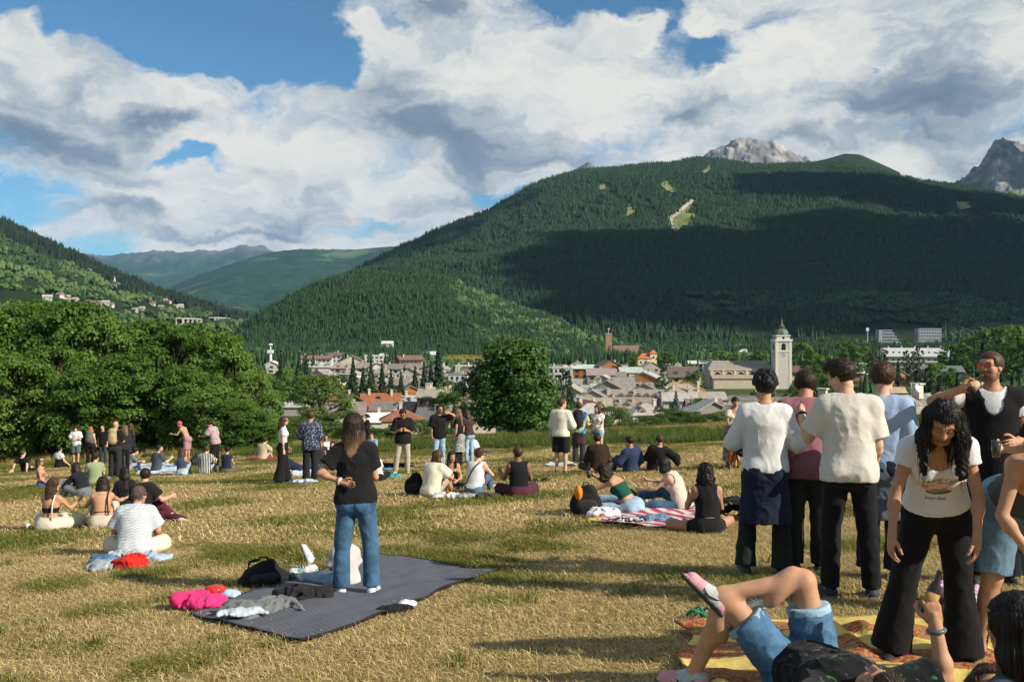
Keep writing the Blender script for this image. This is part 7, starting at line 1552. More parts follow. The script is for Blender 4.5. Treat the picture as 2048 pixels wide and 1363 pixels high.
person('woman with long dark hair, navy crop top and light jeans seated from behind', 364, 950, 8, 1.66, 'f', 'tan', ('long', 'brown', dict(length=.34, vol=1.1)),
       [('legs', LJEAN, dict(name='jeans')), ('top', cloth((.03, .06, .11)), dict(name='crop_top', sleeve=0, tank=True, hem=.12, loose=.01))], po(KNEES, HUG, lean=4, curl=6, side=-5, head=(15, 6, 10)), G_B)
person('man in black and white striped shirt seated from behind', 409, 948, -6, 1.76, 'm', 'fair', ('short', 'brown', dict(vol=.8)),
       [('legs', LJEAN, dict()), ('top', cloth((.02, .02, .024), 'stripes'), dict(sleeve=.8, hem=-.1, loose=.03, name='shirt'))], po(KNEES, HUG, lean=6, curl=12, head=(0, 10, 0)), G_B)
person('woman with dark bun, navy sleeveless top and olive trousers seated from behind', 453, 946, -12, 1.66, 'f', 'tan', ('bun', 'black'),
       [('legs', OLIV, dict(loose=.03)), ('top', cloth((.018, .028, .05)), dict(name='sleeveless_top', sleeve=0, hem=-.05, loose=.015))], po(CROSS, LAP, curl=6, head=(10, 4, 0)), G_B)
person('person in beige t-shirt seated on the small red blanket', 524, 920, -22, 1.74, 'm', 'fair', ('curly', 'dark'),
       [('legs', BEIGE, dict(name='shorts', to=.95)), ('top', cloth((.46, .36, .24)), dict(sleeve=.8, hem=-.1, loose=.03))], po(KNEES, HUG, lean=8, curl=10, head=(-10, 14, 0)), G_B)
person('woman in white crop top, sunglasses and wide black trousers facing right', 566, 966, -74, 1.72, 'f', 'fair', ('long', 'brown', dict(length=.26, vol=1.1)),
       [('legs', BLK, dict(loose=.03, flare=.05, low=.04, waist=.15)), ('top', WHT, dict(name='crop_top', sleeve=.5, hem=.10, loose=.010))], po(aL=((-.15, .15, -1), (0, .45, -.9)), aR=((.15, -.05, -1), (.05, .1, -1)), head=(-6, -2, 0), L=((-.1, .14, -1), (0, .05, -1)), Rr=((.05, -.12, -1), (0, -.16, -1))), G_B, glasses='dark')
person('person with brown curls in dark blue flowered shirt and black trousers, back turned', 621, 962, 12, 1.80, 'm', 'tan', ('curly', 'brown', dict(vol=1.2)),
       [('legs', cloth((.02, .02, .022)), dict(loose=.03, low=.03)), ('top', cloth((.03, .04, .075), 'floral'), dict(sleeve=1.25, hem=-.18, loose=.04, flare=.02, name='shirt'))], po(aL=((-.3, .3, -.9), (-.3, .8, .3)), aR=((.25, .0, -1), (.1, .4, -.9)), head=(-20, 5, 0)), G_B)
person('woman in white top and sunglasses seated left of the standing woman in jeans', 652, 912, 196, 1.64, 'f', 'fair', ('long', 'lbrown', dict(length=.25)),
       [('legs', BEIGE, dict()), ('top', WHT, dict(sleeve=0, tank=True, hem=-.05))], po(CROSS, LAP), G_B, glasses='dark')
person('woman with black hair photographing, seated left of the standing woman in jeans', 666, 938, 175, 1.66, 'f', 'fair', ('long', 'black', dict(length=.25)),
       [('legs', BLK, dict()), ('top', BLK, dict(name='black_top', sleeve=1.6, hem=-.05))], po(CROSS, aL=((-.3, .6, -.6), (.3, .6, .7)), aR=((.3, .6, -.6), (-.3, .6, .7))), G_B)
person('person in dark brown top seated behind the flowered shirt', 640, 930, 10, 1.70, 'm', 'fair', ('short', 'dark'),
       [('legs', BEIGE, dict()), ('top', cloth((.035, .028, .032)), dict(sleeve=1.5, hem=-.1, loose=.025))], po(CROSS, LAP, curl=12), G_B)
person('person in jeans reclining on a pale cloth beside the flowered shirt', 598, 944, -80, 1.70, 'm', 'fair', ('short', 'dark'),
       [('legs', DJEAN, dict()), ('top', NAVY, dict(sleeve=.8, hem=-.1))], po(mode='lie', lean=-60, L=((-.1, .9, .4), (0, .9, -.4)), Rr=((.1, .9, .3), (0, .9, -.3)), aL=((-.4, -.3, -.8), (0, -.2, -.9)), aR=((.3, .3, -.8), (0, .8, -.3)), head=(0, -30, 0)), G_B)
person('man in blue denim shirt and sunglasses seated at the grass edge', 745, 908, 160, 1.74, 'm', 'fair', ('short', 'dark'),
       [('legs', BEIGE, dict()), ('top', cloth((.20, .30, .36)), dict(sleeve=1.8, hem=-.1, loose=.02, name='shirt'))], po(KNEES, HUG, lean=4), G_B, glasses='dark')
person('person in black standing far behind the woman in jeans', 735, 902, 100, 1.68, 'f', 'fair', ('pony', 'black', dict(length=.3)),
       [('legs', BLK, dict()), ('top', BLK, dict(sleeve=1.8, hem=-.1))], po(aL=((-.1, .3, -.95), (0, .9, .1))), G_B)
person('person in white shirt sitting with back turned, beside the woman in jeans', 752, 962, 20, 1.66, 'f', 'tan', ('short', 'dark'),
       [('legs', BLK, dict(loose=.03)), ('top', WHT, dict(sleeve=.6, hem=-.02, loose=.02))], po(CROSS, LAP, lean=30, curl=20, head=(0, 45, 0)), G_B)
person('person lying on a bright blue towel, only dark hair showing', 762, 938, -75, 1.66, 'f', 'tan', ('short', 'brown', dict(vol=1.3)),
       [('legs', BLK, dict()), ('top', NAVY, dict(sleeve=.6, hem=-.1))], po(mode='lie', lean=-82, head=(0, -75, 0)), G_B)
person('man in black short-sleeved shirt and beige trousers looking down at his hands', 806, 948, 186, 1.78, 'm', 'tan', ('quiff', 'dark'),
       [('legs', cloth((.42, .36, .27)), dict(loose=.02)), ('top', cloth((.013, .013, .014)), dict(sleeve=.95, hem=-.14, loose=.04, flare=.02, name='shirt', collar=True))], po(aL=((-.22, .12, -.95), (.55, .8, .22)), aR=((.22, .12, -.95), (-.55, .8, .22)), head=(-6, 30, 0), L=((-.08, 0, -1), (0, -.03, -1)), Rr=((.16, .0, -1), (.12, -.05, -1))), G_B, hands='fist', glasses='dark', shoe=((.6, .58, .55), (.6, .6, .6), None))
person('bearded man in black t-shirt and pale jeans shading his eyes with one hand', 878, 936, 200, 1.84, 'm', 'tan', ('short', 'dark', dict(vol=.7)),
       [('legs', LJEAN, dict(name='jeans', loose=.018)), ('top', cloth((.012, .012, .013)), dict(sleeve=.85, hem=-.12, loose=.035))], po(aL=((-.75, .35, .15), (.72, .42, .38), (.9, .35, .1)), aR=((.14, .0, -1), (.02, .15, -1)), head=(22, 0, 0)), G_B, hands={'L': 'flat', 'R': 'relax'}, beard=.8, glasses='dark', shoe=((.5, .5, .5), (.6, .6, .6), None))
person('woman with long light brown hair, black top and zebra striped cloth at her waist', 918, 934, 68, 1.72, 'f', 'tan', ('long', 'lbrown', dict(length=.40, vol=1.05)),
       [('legs', cloth((.02, .02, .022)), dict()), ('skirt', cloth((.014, .014, .016), 'zebra'), dict(name='tied_cloth', length=.50, r0=.16, r1=.25, waist=.06)), ('top', BLK, dict(name='black_top', sleeve=.25, hem=.0, loose=.01))], po(aL=((-.1, .05, -1), (0, .2, -1)), aR=((.15, .1, -1), (.0, .3, -.95)), head=(8, 10, 0)), G_B)
person('brown-haired person in pale jeans half hidden behind the zebra cloth', 938, 926, 40, 1.66, 'f', 'tan', ('long', 'brown', dict(length=.3)),
       [('legs', LJEAN, dict(name='jeans')), ('top', cloth((.05, .03, .03)), dict(sleeve=.5, hem=-.05))], po(lean=8), G_B)
person('woman in white shirt crouching by the long grass near the tree', 956, 912, 70, 1.60, 'f', 'tan', ('bob', 'brown', dict(length=.13)),
       [('legs', BLK, dict()), ('top', WHT, dict(sleeve=1.7, hem=-.1, loose=.03, name='shirt'))], po(KNEES, HUG, lean=18, curl=15, head=(0, 14, 0)), G_B)

# --- around the tree at the right
def sleevex(e, S, h):
    K = S.k; mb = MB(); sh = S.shL; pts = [S.neck - S.r2 * .10 - S.f2 * .06, S.shL - S.r2 * .03 - S.f2 * .02 - S.up2 * .06, S.shL - S.r2 * .07 + np.array([0, 0, -.28]), S.shL - S.r2 * .10 + np.array([0, 0, -.62])]
    mb.tube([Vector(p) for p in pts], [.06, .06, .05, .035], 8); mb.build('loose_sleeve', cloth((.64, .58, .46)), e, True)
person('man with glasses in cream hoodie and black shorts standing right of the round tree', 1122, 947, -24, 1.84, 'm', 'fair', ('quiff', 'brown'),
       [('legs', cloth((.014, .014, .016)), dict(name='shorts', to=.95, loose=.035, flare=.03)), ('top', cloth((.66, .60, .48)), dict(name='hoodie', sleeve=1.6, hem=-.08, loose=.035, hood=True))], po(aL=((-.25, .2, -.95), (.6, .75, .1)), aR=((.35, .1, -.9), (-.4, .85, .25)), head=(-46, 2, 0)), G_B, glasses='clear', shoe=((.05, .05, .05), (.7, .7, .7), None), extra=sleevex)
person('man in cap and tie-dye shirt with dark jacket on his back, standing behind the hoodie', 1158, 926, -10, 1.74, 'm', 'fair', ('short', 'brown'),
       [('legs', cloth((.05, .06, .075), 'heather'), dict(loose=.03)), ('top', cloth((.05, .15, .3), 'tiedye'), dict(sleeve=.8, hem=-.1, loose=.025)), ('skirt', cloth((.055, .03, .035)), dict(name='hanging_jacket', length=.40, r0=.17, r1=.22, waist=.25))], po(aL=((-.2, .2, -.95), (.2, .8, .1)), aR=((.25, .2, -.9), (-.1, .8, .1)), head=(15, 12, 0)), G_B, cap=(.42, .34, .30), extra=pack((.03, .025, .03), lab='dark backpack worn by the man in tie-dye shirt'))
person('woman in white top and light blue shorts holding a push scooter', 1196, 922, 150, 1.66, 'f', 'fair', ('long', 'brown', dict(length=.25)),
       [('legs', LJEAN, dict(name='shorts', to=.4)), ('top', cloth((.68, .66, .62)), dict(sleeve=.3, hem=.02))], po(aL=((-.2, .3, -.9), (.2, .9, -.1)), aR=((.25, .4, -.85), (-.1, .9, -.05)), head=(-15, 6, 0)), G_B, hands='fist')
person('man in brown hooded sweatshirt seated from behind', 1197, 944, 4, 1.78, 'm', 'tan', ('short', 'dark'),
       [('legs', cloth((.06, .06, .04)), dict(loose=.03)), ('top', BROWN, dict(name='hoodie', sleeve=1.9, hem=-.1, loose=.04, hood=True))], po(CROSS, LAP, curl=14, lean=5, head=(5, 20, 0)), 'boys seated near the hedge')
person('boy in navy hoodie leaning to the left', 1262, 944, 32, 1.66, 'm', 'tan', ('short', 'black'),
       [('legs', cloth((.05, .06, .07)), dict()), ('top', cloth((.030, .042, .10)), dict(name='hoodie', sleeve=1.9, hem=-.1, loose=.035, hood=True, label='navy hoodie with white print'))], po(ONEUP, lean=-14, side=-10, aL=((-.5, .3, -.8), (-.1, .9, .1)), aR=((.4, -.1, -.9), (.1, .6, -.5)), head=(30, 18, 0)), 'boys seated near the hedge')
person('boy in black jacket propped on his elbow near the hedge', 1312, 942, -8, 1.70, 'm', 'tan', ('short', 'brown'),
       [('legs', cloth((.035, .033, .033)), dict()), ('top', cloth((.014, .014, .015)), dict(name='jacket', sleeve=1.9, hem=-.1, loose=.04, collar=True))], po(STRAI, lean=-18, side=10, aR=((.75, -.2, -.5), (.2, .5, -.6)), aL=((-.35, .5, -.8), (.3, .9, .2)), head=(22, 16, 0)), 'boys seated near the hedge')
person('woman in cream top and beige patterned skirt bending over the pushchair', 1463, 936, 196, 1.72, 'f', 'olive', ('pony', 'black', dict(length=.26)),
       [('skirt', cloth((.30, .235, .17), 'camo'), dict(length=.80, r0=.15, r1=.24, waist=.16)), ('top', cloth((.62, .54, .43)), dict(name='cream_top', sleeve=.55, hem=.08, loose=.012, scoop=.06, neck=.085))], po(lean=8, curl=8, aL=((-.15, .35, -.95), (.1, .75, -.6)), aR=((.15, .25, -.95), (-.1, .65, -.7)), head=(-12, 22, 0)), 'mother and toddler at the hedge', hands='fist')
person('toddler in yellow top and orange trousers standing at the pushchair', 1470, 928, 170, .86, 'm', 'tan', ('short', 'brown', dict(vol=.8)),
       [('legs', cloth((.62, .22, .03)), dict()), ('top', cloth((.65, .45, .03)), dict(sleeve=1.7, hem=-.1, loose=.02))], po(aL=((-.3, .5, -.8), (0, .8, .2))), 'mother and toddler at the hedge', loc=tuple(np.array(gp(1470, 938)) + np.array([0, .2, .0])))
print('PEOPLE', len(PEOPLE), round(time.time() - T0, 1))
# ------------------------------------------------------------------ things on the grass
def quad_sheet(name, corners, nx, ny, mt, label, cat, amp=.015, freq=3., lift=.03, thick=.012, group=None, edge=0., seed=0., hem=None, ridge=0.):
    """a cloth sheet lying on the ground between four photo points (A B along the near edge, D C along the far one)"""
    P = [np.array(gp(*c)) if len(c) == 2 else np.array(c) for c in corners]; u = np.linspace(0, 1, nx)[:, None]; v = np.linspace(0, 1, ny)[None, :]
    xy = [(P[0][k] * (1 - u) + P[1][k] * u) * (1 - v) + (P[3][k] * (1 - u) + P[2][k] * u) * v for k in (0, 1)]
    e = edge * np.minimum(np.minimum(u, 1 - u), np.minimum(v, 1 - v) * 1.0) ; wob = np.clip(1 - 8 * np.minimum(np.minimum(u + 0 * v, 1 - u + 0 * v), np.minimum(v + 0 * u, 1 - v + 0 * u)), 0, 1)
    X = xy[0] + edge * wob * vnoise(xy[0] * 2.3 + seed, xy[1] * 2.3); Y = xy[1] + edge * wob * vnoise(xy[0] * 2.3 + 9 + seed, xy[1] * 2.3)
    Z = GZ(X, Y) + lift + amp * (fbm(X * freq + seed, Y * freq, o=3)) + (ridge * np.abs(vnoise(X * freq * 1.3 + seed, Y * freq * .6)) ** 2 if ridge else 0)
    c = np.array([X.mean(), Y.mean(), float(GZ(X.mean(), Y.mean()))]); V = np.stack([X, Y, Z], -1).reshape(-1, 3) - c; n = nx * ny
    idx = np.arange(n).reshape(nx, ny); q = np.stack([idx[:-1, :-1], idx[1:, :-1], idx[1:, 1:], idx[:-1, 1:]], -1).reshape(-1, 4)
    V2 = V.copy(); V2[:, 2] -= thick; b = np.concatenate([idx[:, 0], idx[-1, 1:], idx[-2::-1, -1], idx[0, -2:0:-1]]); bn = np.roll(b, -1); sideq = np.stack([b, b + n, bn + n, bn], -1)
    r = empty(name, c); tag(r, label, cat, group); o = link('sheet', mesh_np('sheet', np.concatenate([V, V2]), [q, q[:, ::-1] + n, sideq], mt), r)
    if hem: MB().tube([tuple(V[i] + np.array([0, 0, -.004])) for i in list(b) + [b[0]]], .012, 5).build('binding', hem, r, True)
    return r
def heap(name, px, py, w, dpt, h, mt, label, cat='clothing', group='clothes left on the grass', seed=0., rz=0., n=34, sub=None, lift=.03):
    """crumpled clothing: a folded, irregular soft pile"""
    x, y, z = gp(px, py); rng = np.random.default_rng(int(seed * 10 + px)); f = Fld((-w / 2 - .05, -dpt / 2 - .05, -.06), (w / 2 + .05, dpt / 2 + .05, h + .06), max(.008, min(.02, y * .0013)))
    for i in range(9):
        a = rng.uniform(0, 6.28); rr = rng.uniform(.1, .36); c = np.array([w * rr * math.cos(a), dpt * rr * math.sin(a), h * rng.uniform(.05, .4)]); b = rng.uniform(0, 3.14); L = min(w, dpt) * rng.uniform(.25, .6); dv = np.array([math.cos(b), math.sin(b), rng.uniform(-.15, .15)]) * L / 2
        f.cone(c - dv, c + dv, h * rng.uniform(.3, .5), h * rng.uniform(.2, .4), .035, (0, 0, 1), .75)
    for sg in (-1, 1): a = np.array([sg * w * .15, 0, h * .25]); m_ = np.array([sg * w * .36, rng.uniform(-.35, .35) * dpt, h * .22]); f.cone(a, m_, h * .42, h * .30, .03); f.cone(m_, np.array([sg * w * .46, rng.uniform(-.45, .45) * dpt, h * .12]), h * .30, h * .2, .02)
    f.ell((0, 0, .0), (w * .36, dpt * .34, h * .45), None, .03); f.folds(h * .30, 10., 12., seed); f.plane((0, 0, 0.), (0, 0, -1))
    V, Q = f.mesh(); e = link(name, mesh_np(name, V, Q, mt), None, (x, y, z + lift - .01), R(rz)); tag(e, label, cat, group); return e
def flat_cloth(name, px, py, wpx, hpx, mt, label, cat='blanket', group='blankets further back', seed=0., rot=0.):
    return quad_sheet(name, [(px - wpx / 2, py + hpx / 2), (px + wpx / 2, py + hpx / 2 - rot), (px + wpx / 2 - wpx * .12, py - hpx / 2 - rot), (px - wpx / 2 + wpx * .1, py - hpx / 2)], 22, 14, mt, label, cat, .03, 2.5, .05, .02, group, .08, seed, ridge=.05)

# quilted picnic blanket
def quilt(t, pos, c):
    x, y, z = t.sep(pos); a = t.m('ABSOLUTE', t.m('SINE', t.m('MULTIPLY', t.m('ADD', x, t.m('MULTIPLY', y, .6)), 62.))); b = t.m('ABSOLUTE', t.m('SINE', t.m('MULTIPLY', t.m('SUBTRACT', t.m('MULTIPLY', x, .6), y), 62.)))
    return t.mix(t.mr(t.m('MINIMUM', a, b), 0., .3, .35, 0.), c, (.05, .05, .06))
QM = mat('quilted_cloth', (.118, .122, .145), .85, .10, 3., fn=quilt, bump=.5, bscale=30., spec=.15)
_nt = NT(QM.node_tree); _b = _nt.n['Principled BSDF']; _oc = _nt.new('ShaderNodeTexCoord'); _x, _y, _z = _nt.sep(_oc.outputs['Object'])
_h = _nt.m('MINIMUM', _nt.m('ABSOLUTE', _nt.m('SINE', _nt.m('MULTIPLY', _nt.m('ADD', _x, _nt.m('MULTIPLY', _y, .6)), 62.))), _nt.m('ABSOLUTE', _nt.m('SINE', _nt.m('MULTIPLY', _nt.m('SUBTRACT', _nt.m('MULTIPLY', _x, .6), _y), 62.))))
_bp = _nt.new('ShaderNodeBump'); _bp.inputs['Strength'].default_value = .5; _bp.inputs['Distance'].default_value = .008; _nt.set(_bp.inputs['Height'], _h); _nt.l.new(_bp.outputs[0], _b.inputs['Normal'])
BLANKET = [(386, 1230), (612, 1288), (990, 1146), (757, 1113)]
quad_sheet('picnic_blanket', BLANKET, 70, 60, QM, 'large dark grey quilted blanket spread under the standing woman', 'blanket', .018, 2.2, .045, .014, None, .05, 3., cloth((.02, .02, .024)))

def paisley(t, pos, c):
    x, y, z = t.sep(pos); n = t.noise(pos, 26., 4., .65, .5); n2 = t.noise(pos, 7., 3., .6)
    band = t.m('SINE', t.m('ADD', t.m('MULTIPLY', t.m('ADD', y, t.m('MULTIPLY', x, .35)), 9.), t.m('MULTIPLY', n2, 2.4)))
    orn = t.ramp(n, [(.34, (.16, .11, .055)), (.46, (.40, .28, .09)), (.54, (.42, .035, .03)), (.62, (.10, .07, .045)), (.72, (.50, .36, .12))])
    return t.mix(t.mr(band, -.30, -.12), c, orn)
YM = mat('yellow_patterned_cloth', (.66, .50, .14), .85, .10, 4., fn=paisley, bump=.5, bscale=22., spec=.15)
YB = [(1400, 1440), (2300, 1470), (2080, 1226), (1368, 1262)]
quad_sheet('patterned_blanket', YB, 90, 60, YM, 'crumpled yellow blanket with red and brown ornaments under the right-hand group', 'blanket', .02, 3.2, .045, .01, None, .10, 5., None, .10)

def stripes_pw(t, pos, c):
    x, y, z = t.sep(pos); return t.mix(t.mr(t.m('SINE', t.m('MULTIPLY', t.m('ADD', x, t.m('MULTIPLY', y, .5)), 26.)), -.15, .15), c, (.42, .05, .09))
PW = mat('striped_cloth', (.62, .56, .52), .9, .10, 4., fn=stripes_pw, bump=.4, bscale=20.)
quad_sheet('striped_blanket', [(1175, 1048), (1452, 1062), (1428, 1008), (1215, 1012)], 60, 30, PW, 'pink and white striped blanket under the three seated women', 'blanket', .02, 3., .045, .01, None, .06, 7., None, .06)
flat_cloth('blanket', 318, 940, 96, 22, cloth((.62, .66, .72)), 'pale blue-white blanket under the man in dark grey t-shirt', seed=1.)
flat_cloth('blanket', 524, 917, 66, 9, cloth((.28, .03, .045)), 'small dark red blanket under the person in beige t-shirt', seed=2.)
flat_cloth('blanket', 612, 949, 60, 10, cloth((.60, .66, .74)), 'pale cloth under the reclining person beside the flowered shirt', seed=3.)
flat_cloth('towel', 775, 937, 42, 9, cloth((.05, .28, .50)), 'bright blue towel under the lying person', 'towel', seed=4.)
flat_cloth('blanket', 1122, 931, 66, 5, cloth((.55, .58, .62)), 'thin pale cloth on the grass behind the hoodie man', seed=6.)
heap('jacket', 610, 967, .62, .35, .14, cloth((.42, .50, .62)), 'crumpled pale blue jacket below the flowered shirt', seed=1.)
heap('cloth_pile', 782, 956, .5, .3, .14, cloth((.05, .28, .26)), 'turquoise bag and cloth by the man in black shirt', seed=2.)
heap('cloth_pile', 978, 908, .4, .3, .16, cloth((.05, .045, .05), 'floral'), 'small dark patterned bundle beside the crouching woman', seed=3.)

def can(px, py, col, label, h=.12, r=.033, lift=0.02, tilt=None, band=None):
    x, y, z = gp(px, py); e = empty('drink_can', (x, y, z + lift)); tag(e, label, 'can', 'drinks on the grass')
    if tilt: e.rotation_euler = tilt
    MB().lathe([(r * .8, 0), (r, .01), (r, h - .014), (r * .82, h)], (0, 0, 0), 14).build('can_body', mat('can_%d' % int(col[0] * 999), col, .35, .15, 20., metal=.6), e, True); MB().lathe([(r * .8, h), (r * .8, h + .002)], (0, 0, 0), 14).build('can_lid', mat('aluminium', (.62, .62, .62), .3, .05, metal=.9), e)
    return e
def bottle(loc, label, col=(.10, .035, .008), M=None, h=.23, lab=(.5, .42, .25), s=1.):
    e = empty('bottle', loc); tag(e, label, 'bottle', 'bottles'); 
    if M is not None: e.rotation_euler = M.to_euler()
    MB().lathe([(.030 * s, 0), (.033 * s, .008), (.033 * s, h * .55), (.026 * s, h * .66), (.014 * s, h * .76), (.013 * s, h * .97), (.015 * s, h)], (0, 0, 0), 14).build('glass', mat('brown_glass_%d' % int(col[0] * 99), col, .08, .05, spec=.6), e, True)
    MB().lathe([(.0335 * s, h * .12), (.0338 * s, h * .48)], (0, 0, 0), 14).build('bottle_label', mat('paper_%d' % int(lab[0] * 99), lab, .7, .2, 30.), e, True); return e
def cup(px, py, label, col=(.72, .70, .66), h=.11):
    x, y, z = gp(px, py); e = link('cup', MB().lathe([(.030, 0), (.042, h), (.039, h), (.028, .006)], (0, 0, 0), 14).mesh('cup', mat('paper_cup', col, .6, .06), True), None, (x, y, z + .02)); tag(e, label, 'cup', 'drinks on the grass')
def soft_bag(name, px, py, w, dpt, h, col, label, group='backpacks worn or set down on the meadow', cat='backpack', rz=0., pocket=True, accent=None, lean=0., lift=.02, side=None):
    x, y, z = gp(px, py); e = empty(name, (x, y, z + lift), R(rz)); tag(e, label, cat, group); hh = max(.008, min(.018, y * .0013))
    f = Fld((-w / 2, -dpt / 2, 0), (w / 2, dpt / 2, h), hh); f.cone((-w * .18, 0, h * .34), (w * .18, 0, h * .36), h * .34, h * .34, .05, (0, 1, 0), dpt / h * .9); f.cone((-w * .08 + lean, 0, h * .5), (w * .1 + lean, 0, h * .72), h * .30, h * .24, .06, (0, 1, 0), dpt / h); f.ell((0, 0, .05), (w * .46, dpt * .46, .09), None, .05); f.folds(.014, 9., 9., px); f.plane((0, 0, 0), (0, 0, -1))
    V, Q = f.mesh(); bo = link('bag_body', mesh_np('bag_body', V, Q, cloth(col)), e)
    if pocket:
        f = Fld((-w * .4, -dpt * .8, 0), (w * .4, 0, h), hh); f.cone((-w * .16, -dpt * .36, h * .3), (w * .16, -dpt * .36, h * .32), h * .2, h * .2, .03, (0, 1, 0), .5); f.folds(.008, 12., 12., px + 1); V, Q = f.mesh(); link('front_pocket', mesh_np('front_pocket', V, Q, cloth(accent or [c * 1.3 + .006 for c in col])), e)
    if side: f = Fld((-w * .6, -dpt * .5, h * .3), (0, dpt * .5, h), hh); f.ell((-w * .24, 0, h * .66), (w * .14, dpt * .40, h * .27), None, .02); f.folds(.008, 12., 12., px); V, Q = f.mesh(); link('side_panel', mesh_np('side_panel', V, Q, cloth(side)), e)
    for sg in (-1, 1): MB().tube([(sg * w * .10, dpt * .3, h * .86), (sg * w * .22, dpt * .75, h * .7), (sg * w * .26, dpt * .8, h * .25), (sg * w * .18, dpt * .4, .03)], .016, 6).build('strap', cloth([c * .8 for c in col]), e, True)
    MB().tube([(-.05, 0, h * .9), (-.03, 0, h * 1.02), (.03, 0, h * 1.02), (.05, 0, h * .9)], .010, 6).build('handle', cloth([c * .8 for c in col]), e, True)
    return e
def shoe_thing(px, py, rz, label, upper, sole, toe=None, s=1., lift=.02, tilt=(0, 0), group='shoes taken off'):
    x, y, z = gp(px, py); S = Skel(1.75 * s, 'm', 'stand'); l = S.leg['R']; l['ank'] = np.array([0, 0, .083 * S.k]); l['fd'] = np.array([0, 1., 0]); l['fu'] = np.array([0, 0, 1.])
    V, Q = g_shoe(S, 'R', .007); e = empty('shoe', (x, y, z + lift)); e.rotation_euler = (tilt[0], tilt[1], R(rz)); tag(e, label, 'shoe', group)
    me = mesh_np('upper', V, Q, shoe_mat()); setcol(me, paint_shoe(V, S, 'R', upper, sole, toe)); link('upper', me, e)
    MB().lathe([(.030 * S.k, 0), (.001, .001)], (0, -.005, .0875 * S.k), 12).build('opening', mat('shoe_inside', (.05, .05, .05), .9, .1), e)
    for i in range(3): MB().tube([(-.022, .045 + i * .025, .088 - i * .012), (0, .047 + i * .025, .096 - i * .012), (.022, .045 + i * .025, .088 - i * .012)], .0035, 4).build('lace', mat('lace', (.65, .65, .62), .8, .05), e)
    return e
# around the grey blanket
soft_bag('backpack', 527, 1172, .56, .30, .27, (.014, .014, .016), 'black backpack lying at the left edge of the grey blanket', rz=18, accent=(.035, .037, .038))
shoe_thing(606, 1150, 70, 'small pale trainer lying sideways behind the black backpack', (.55, .58, .55), (.6, .6, .6), (.45, .40, .45), .72, tilt=(0, .9))
shoe_thing(588, 1152, -20, 'small grey and green trainer next to the black backpack', (.40, .44, .42), (.6, .6, .58), (.5, .35, .4), .72, tilt=(0, -.5))
shoe_thing(624, 1148, 110, 'white trainer standing right of the black backpack', (.68, .70, .70), (.7, .7, .7), (.15, .35, .40), .85)
shoe_thing(612, 1140, 80, 'white trainer with its patterned sole turned up behind the backpack', (.68, .70, .70), (.18, .18, .17), None, .9, .12, (1.1, .3))
x, y, z = gp(586, 1162); tag(link('drinking_flask', MB().lathe([(.035, 0), (.037, .05), (.033, .056)], (0, 0, 0), 14, Matrix.Rotation(R(80), 3, 'X')).mesh('drinking_flask', mat('teal_plastic', (.05, .28, .30), .4, .05), True), None, (x, y, z + .06)), 'small teal plastic flask beside the small trainers', 'bottlecap')  # teal bottle cap lying on its side
heap('jacket', 392, 1216, .42, .34, .16, cloth((.62, .035, .16)), 'bright pink jacket crumpled at the left corner of the grey blanket', seed=4., lift=.05)
heap('jacket', 523, 1232, .70, .46, .13, cloth((.145, .155, .15)), 'grey-green jacket spread on the near side of the grey blanket', seed=5., rz=20, lift=.055)
heap('shirt', 484, 1244, .42, .16, .07, cloth((.42, .50, .52)), 'pale blue-grey lining of the grey-green jacket', seed=6., rz=24, lift=.075)  # the jacket's pale lining, built as a separate heap
heap('jacket', 607, 1202, .56, .30, .13, cloth((.018, .018, .018)), 'black jacket crumpled in the middle of the grey blanket', seed=7., rz=-10, lift=.055)
x, y, z = gp(430, 1203); lb = empty('lunch_box', (x, y, z + .05), R(15)); tag(lb, 'small red and blue lunch box on the corner of the grey blanket', 'lunch box')
MB().lathe([(.085, 0), (.09, .02), (.09, .05)], (0, 0, 0), 20).build('base', mat('blue_plastic', (.06, .26, .46), .35, .05), lb, True); MB().lathe([(.092, .05), (.092, .085), (.07, .10), (.02, .105)], (0, 0, 0), 20).build('lid', mat('red_plastic', (.58, .03, .025), .3, .05), lb, True)
heap('bag', 458, 1200, .18, .14, .07, cloth((.36, .48, .62)), 'small pale blue and yellow bag beside the lunch box', 'bag', None, seed=8., lift=.05)
heap('straps', 786, 1226, .34, .12, .06, cloth((.015, .015, .016)), 'tangle of black straps on the near edge of the grey blanket', 'strap', None, seed=9., rz=24, lift=.04); heap('tissue', 815, 1217, .13, .10, .06, cloth((.68, .68, .70)), 'crumpled white tissue at the end of the black straps', 'tissue', None, seed=10., lift=.04)
# next to the bald man
heap('jacket', 256, 1122, .66, .34, .16, cloth((.36, .40, .42)), 'light grey jacket the bald man is sitting against', seed=11.); heap('jacket', 218, 1128, .40, .34, .15, cloth((.06, .12, .20), 'denim'), 'denim jacket crumpled left of the bald man', seed=12.)
heap('bag', 262, 1137, .30, .24, .19, cloth((.56, .025, .018)), 'red bag on the grass behind the bald man', 'bag', None, seed=13.); heap('jacket', 312, 1122, .36, .30, .10, cloth((.36, .46, .56)), 'pale blue cloth right of the bald man', seed=14.); heap('jacket', 208, 1140, .30, .22, .14, cloth((.30, .34, .36), 'floral'), 'grey patterned cloth beside the can', seed=15.)
can(176, 1140, (.60, .60, .60), 'silver can lying left of the grey patterned cloth', tilt=(R(80), 0, R(30)), lift=.045); cup(56, 1062, 'clear plastic cup standing at the far left', (.55, .55, .52)); can(8, 940, (.05, .05, .06), 'dark can at the left edge beside the leaning man')
e = soft_bag('shoulder_bag', 124, 1050, .34, .22, .22, (.58, .50, .36), 'cream shoulder bag with a brown band hanging behind the woman in the bandeau', 'bags', 'bag', accent=(.40, .28, .15))
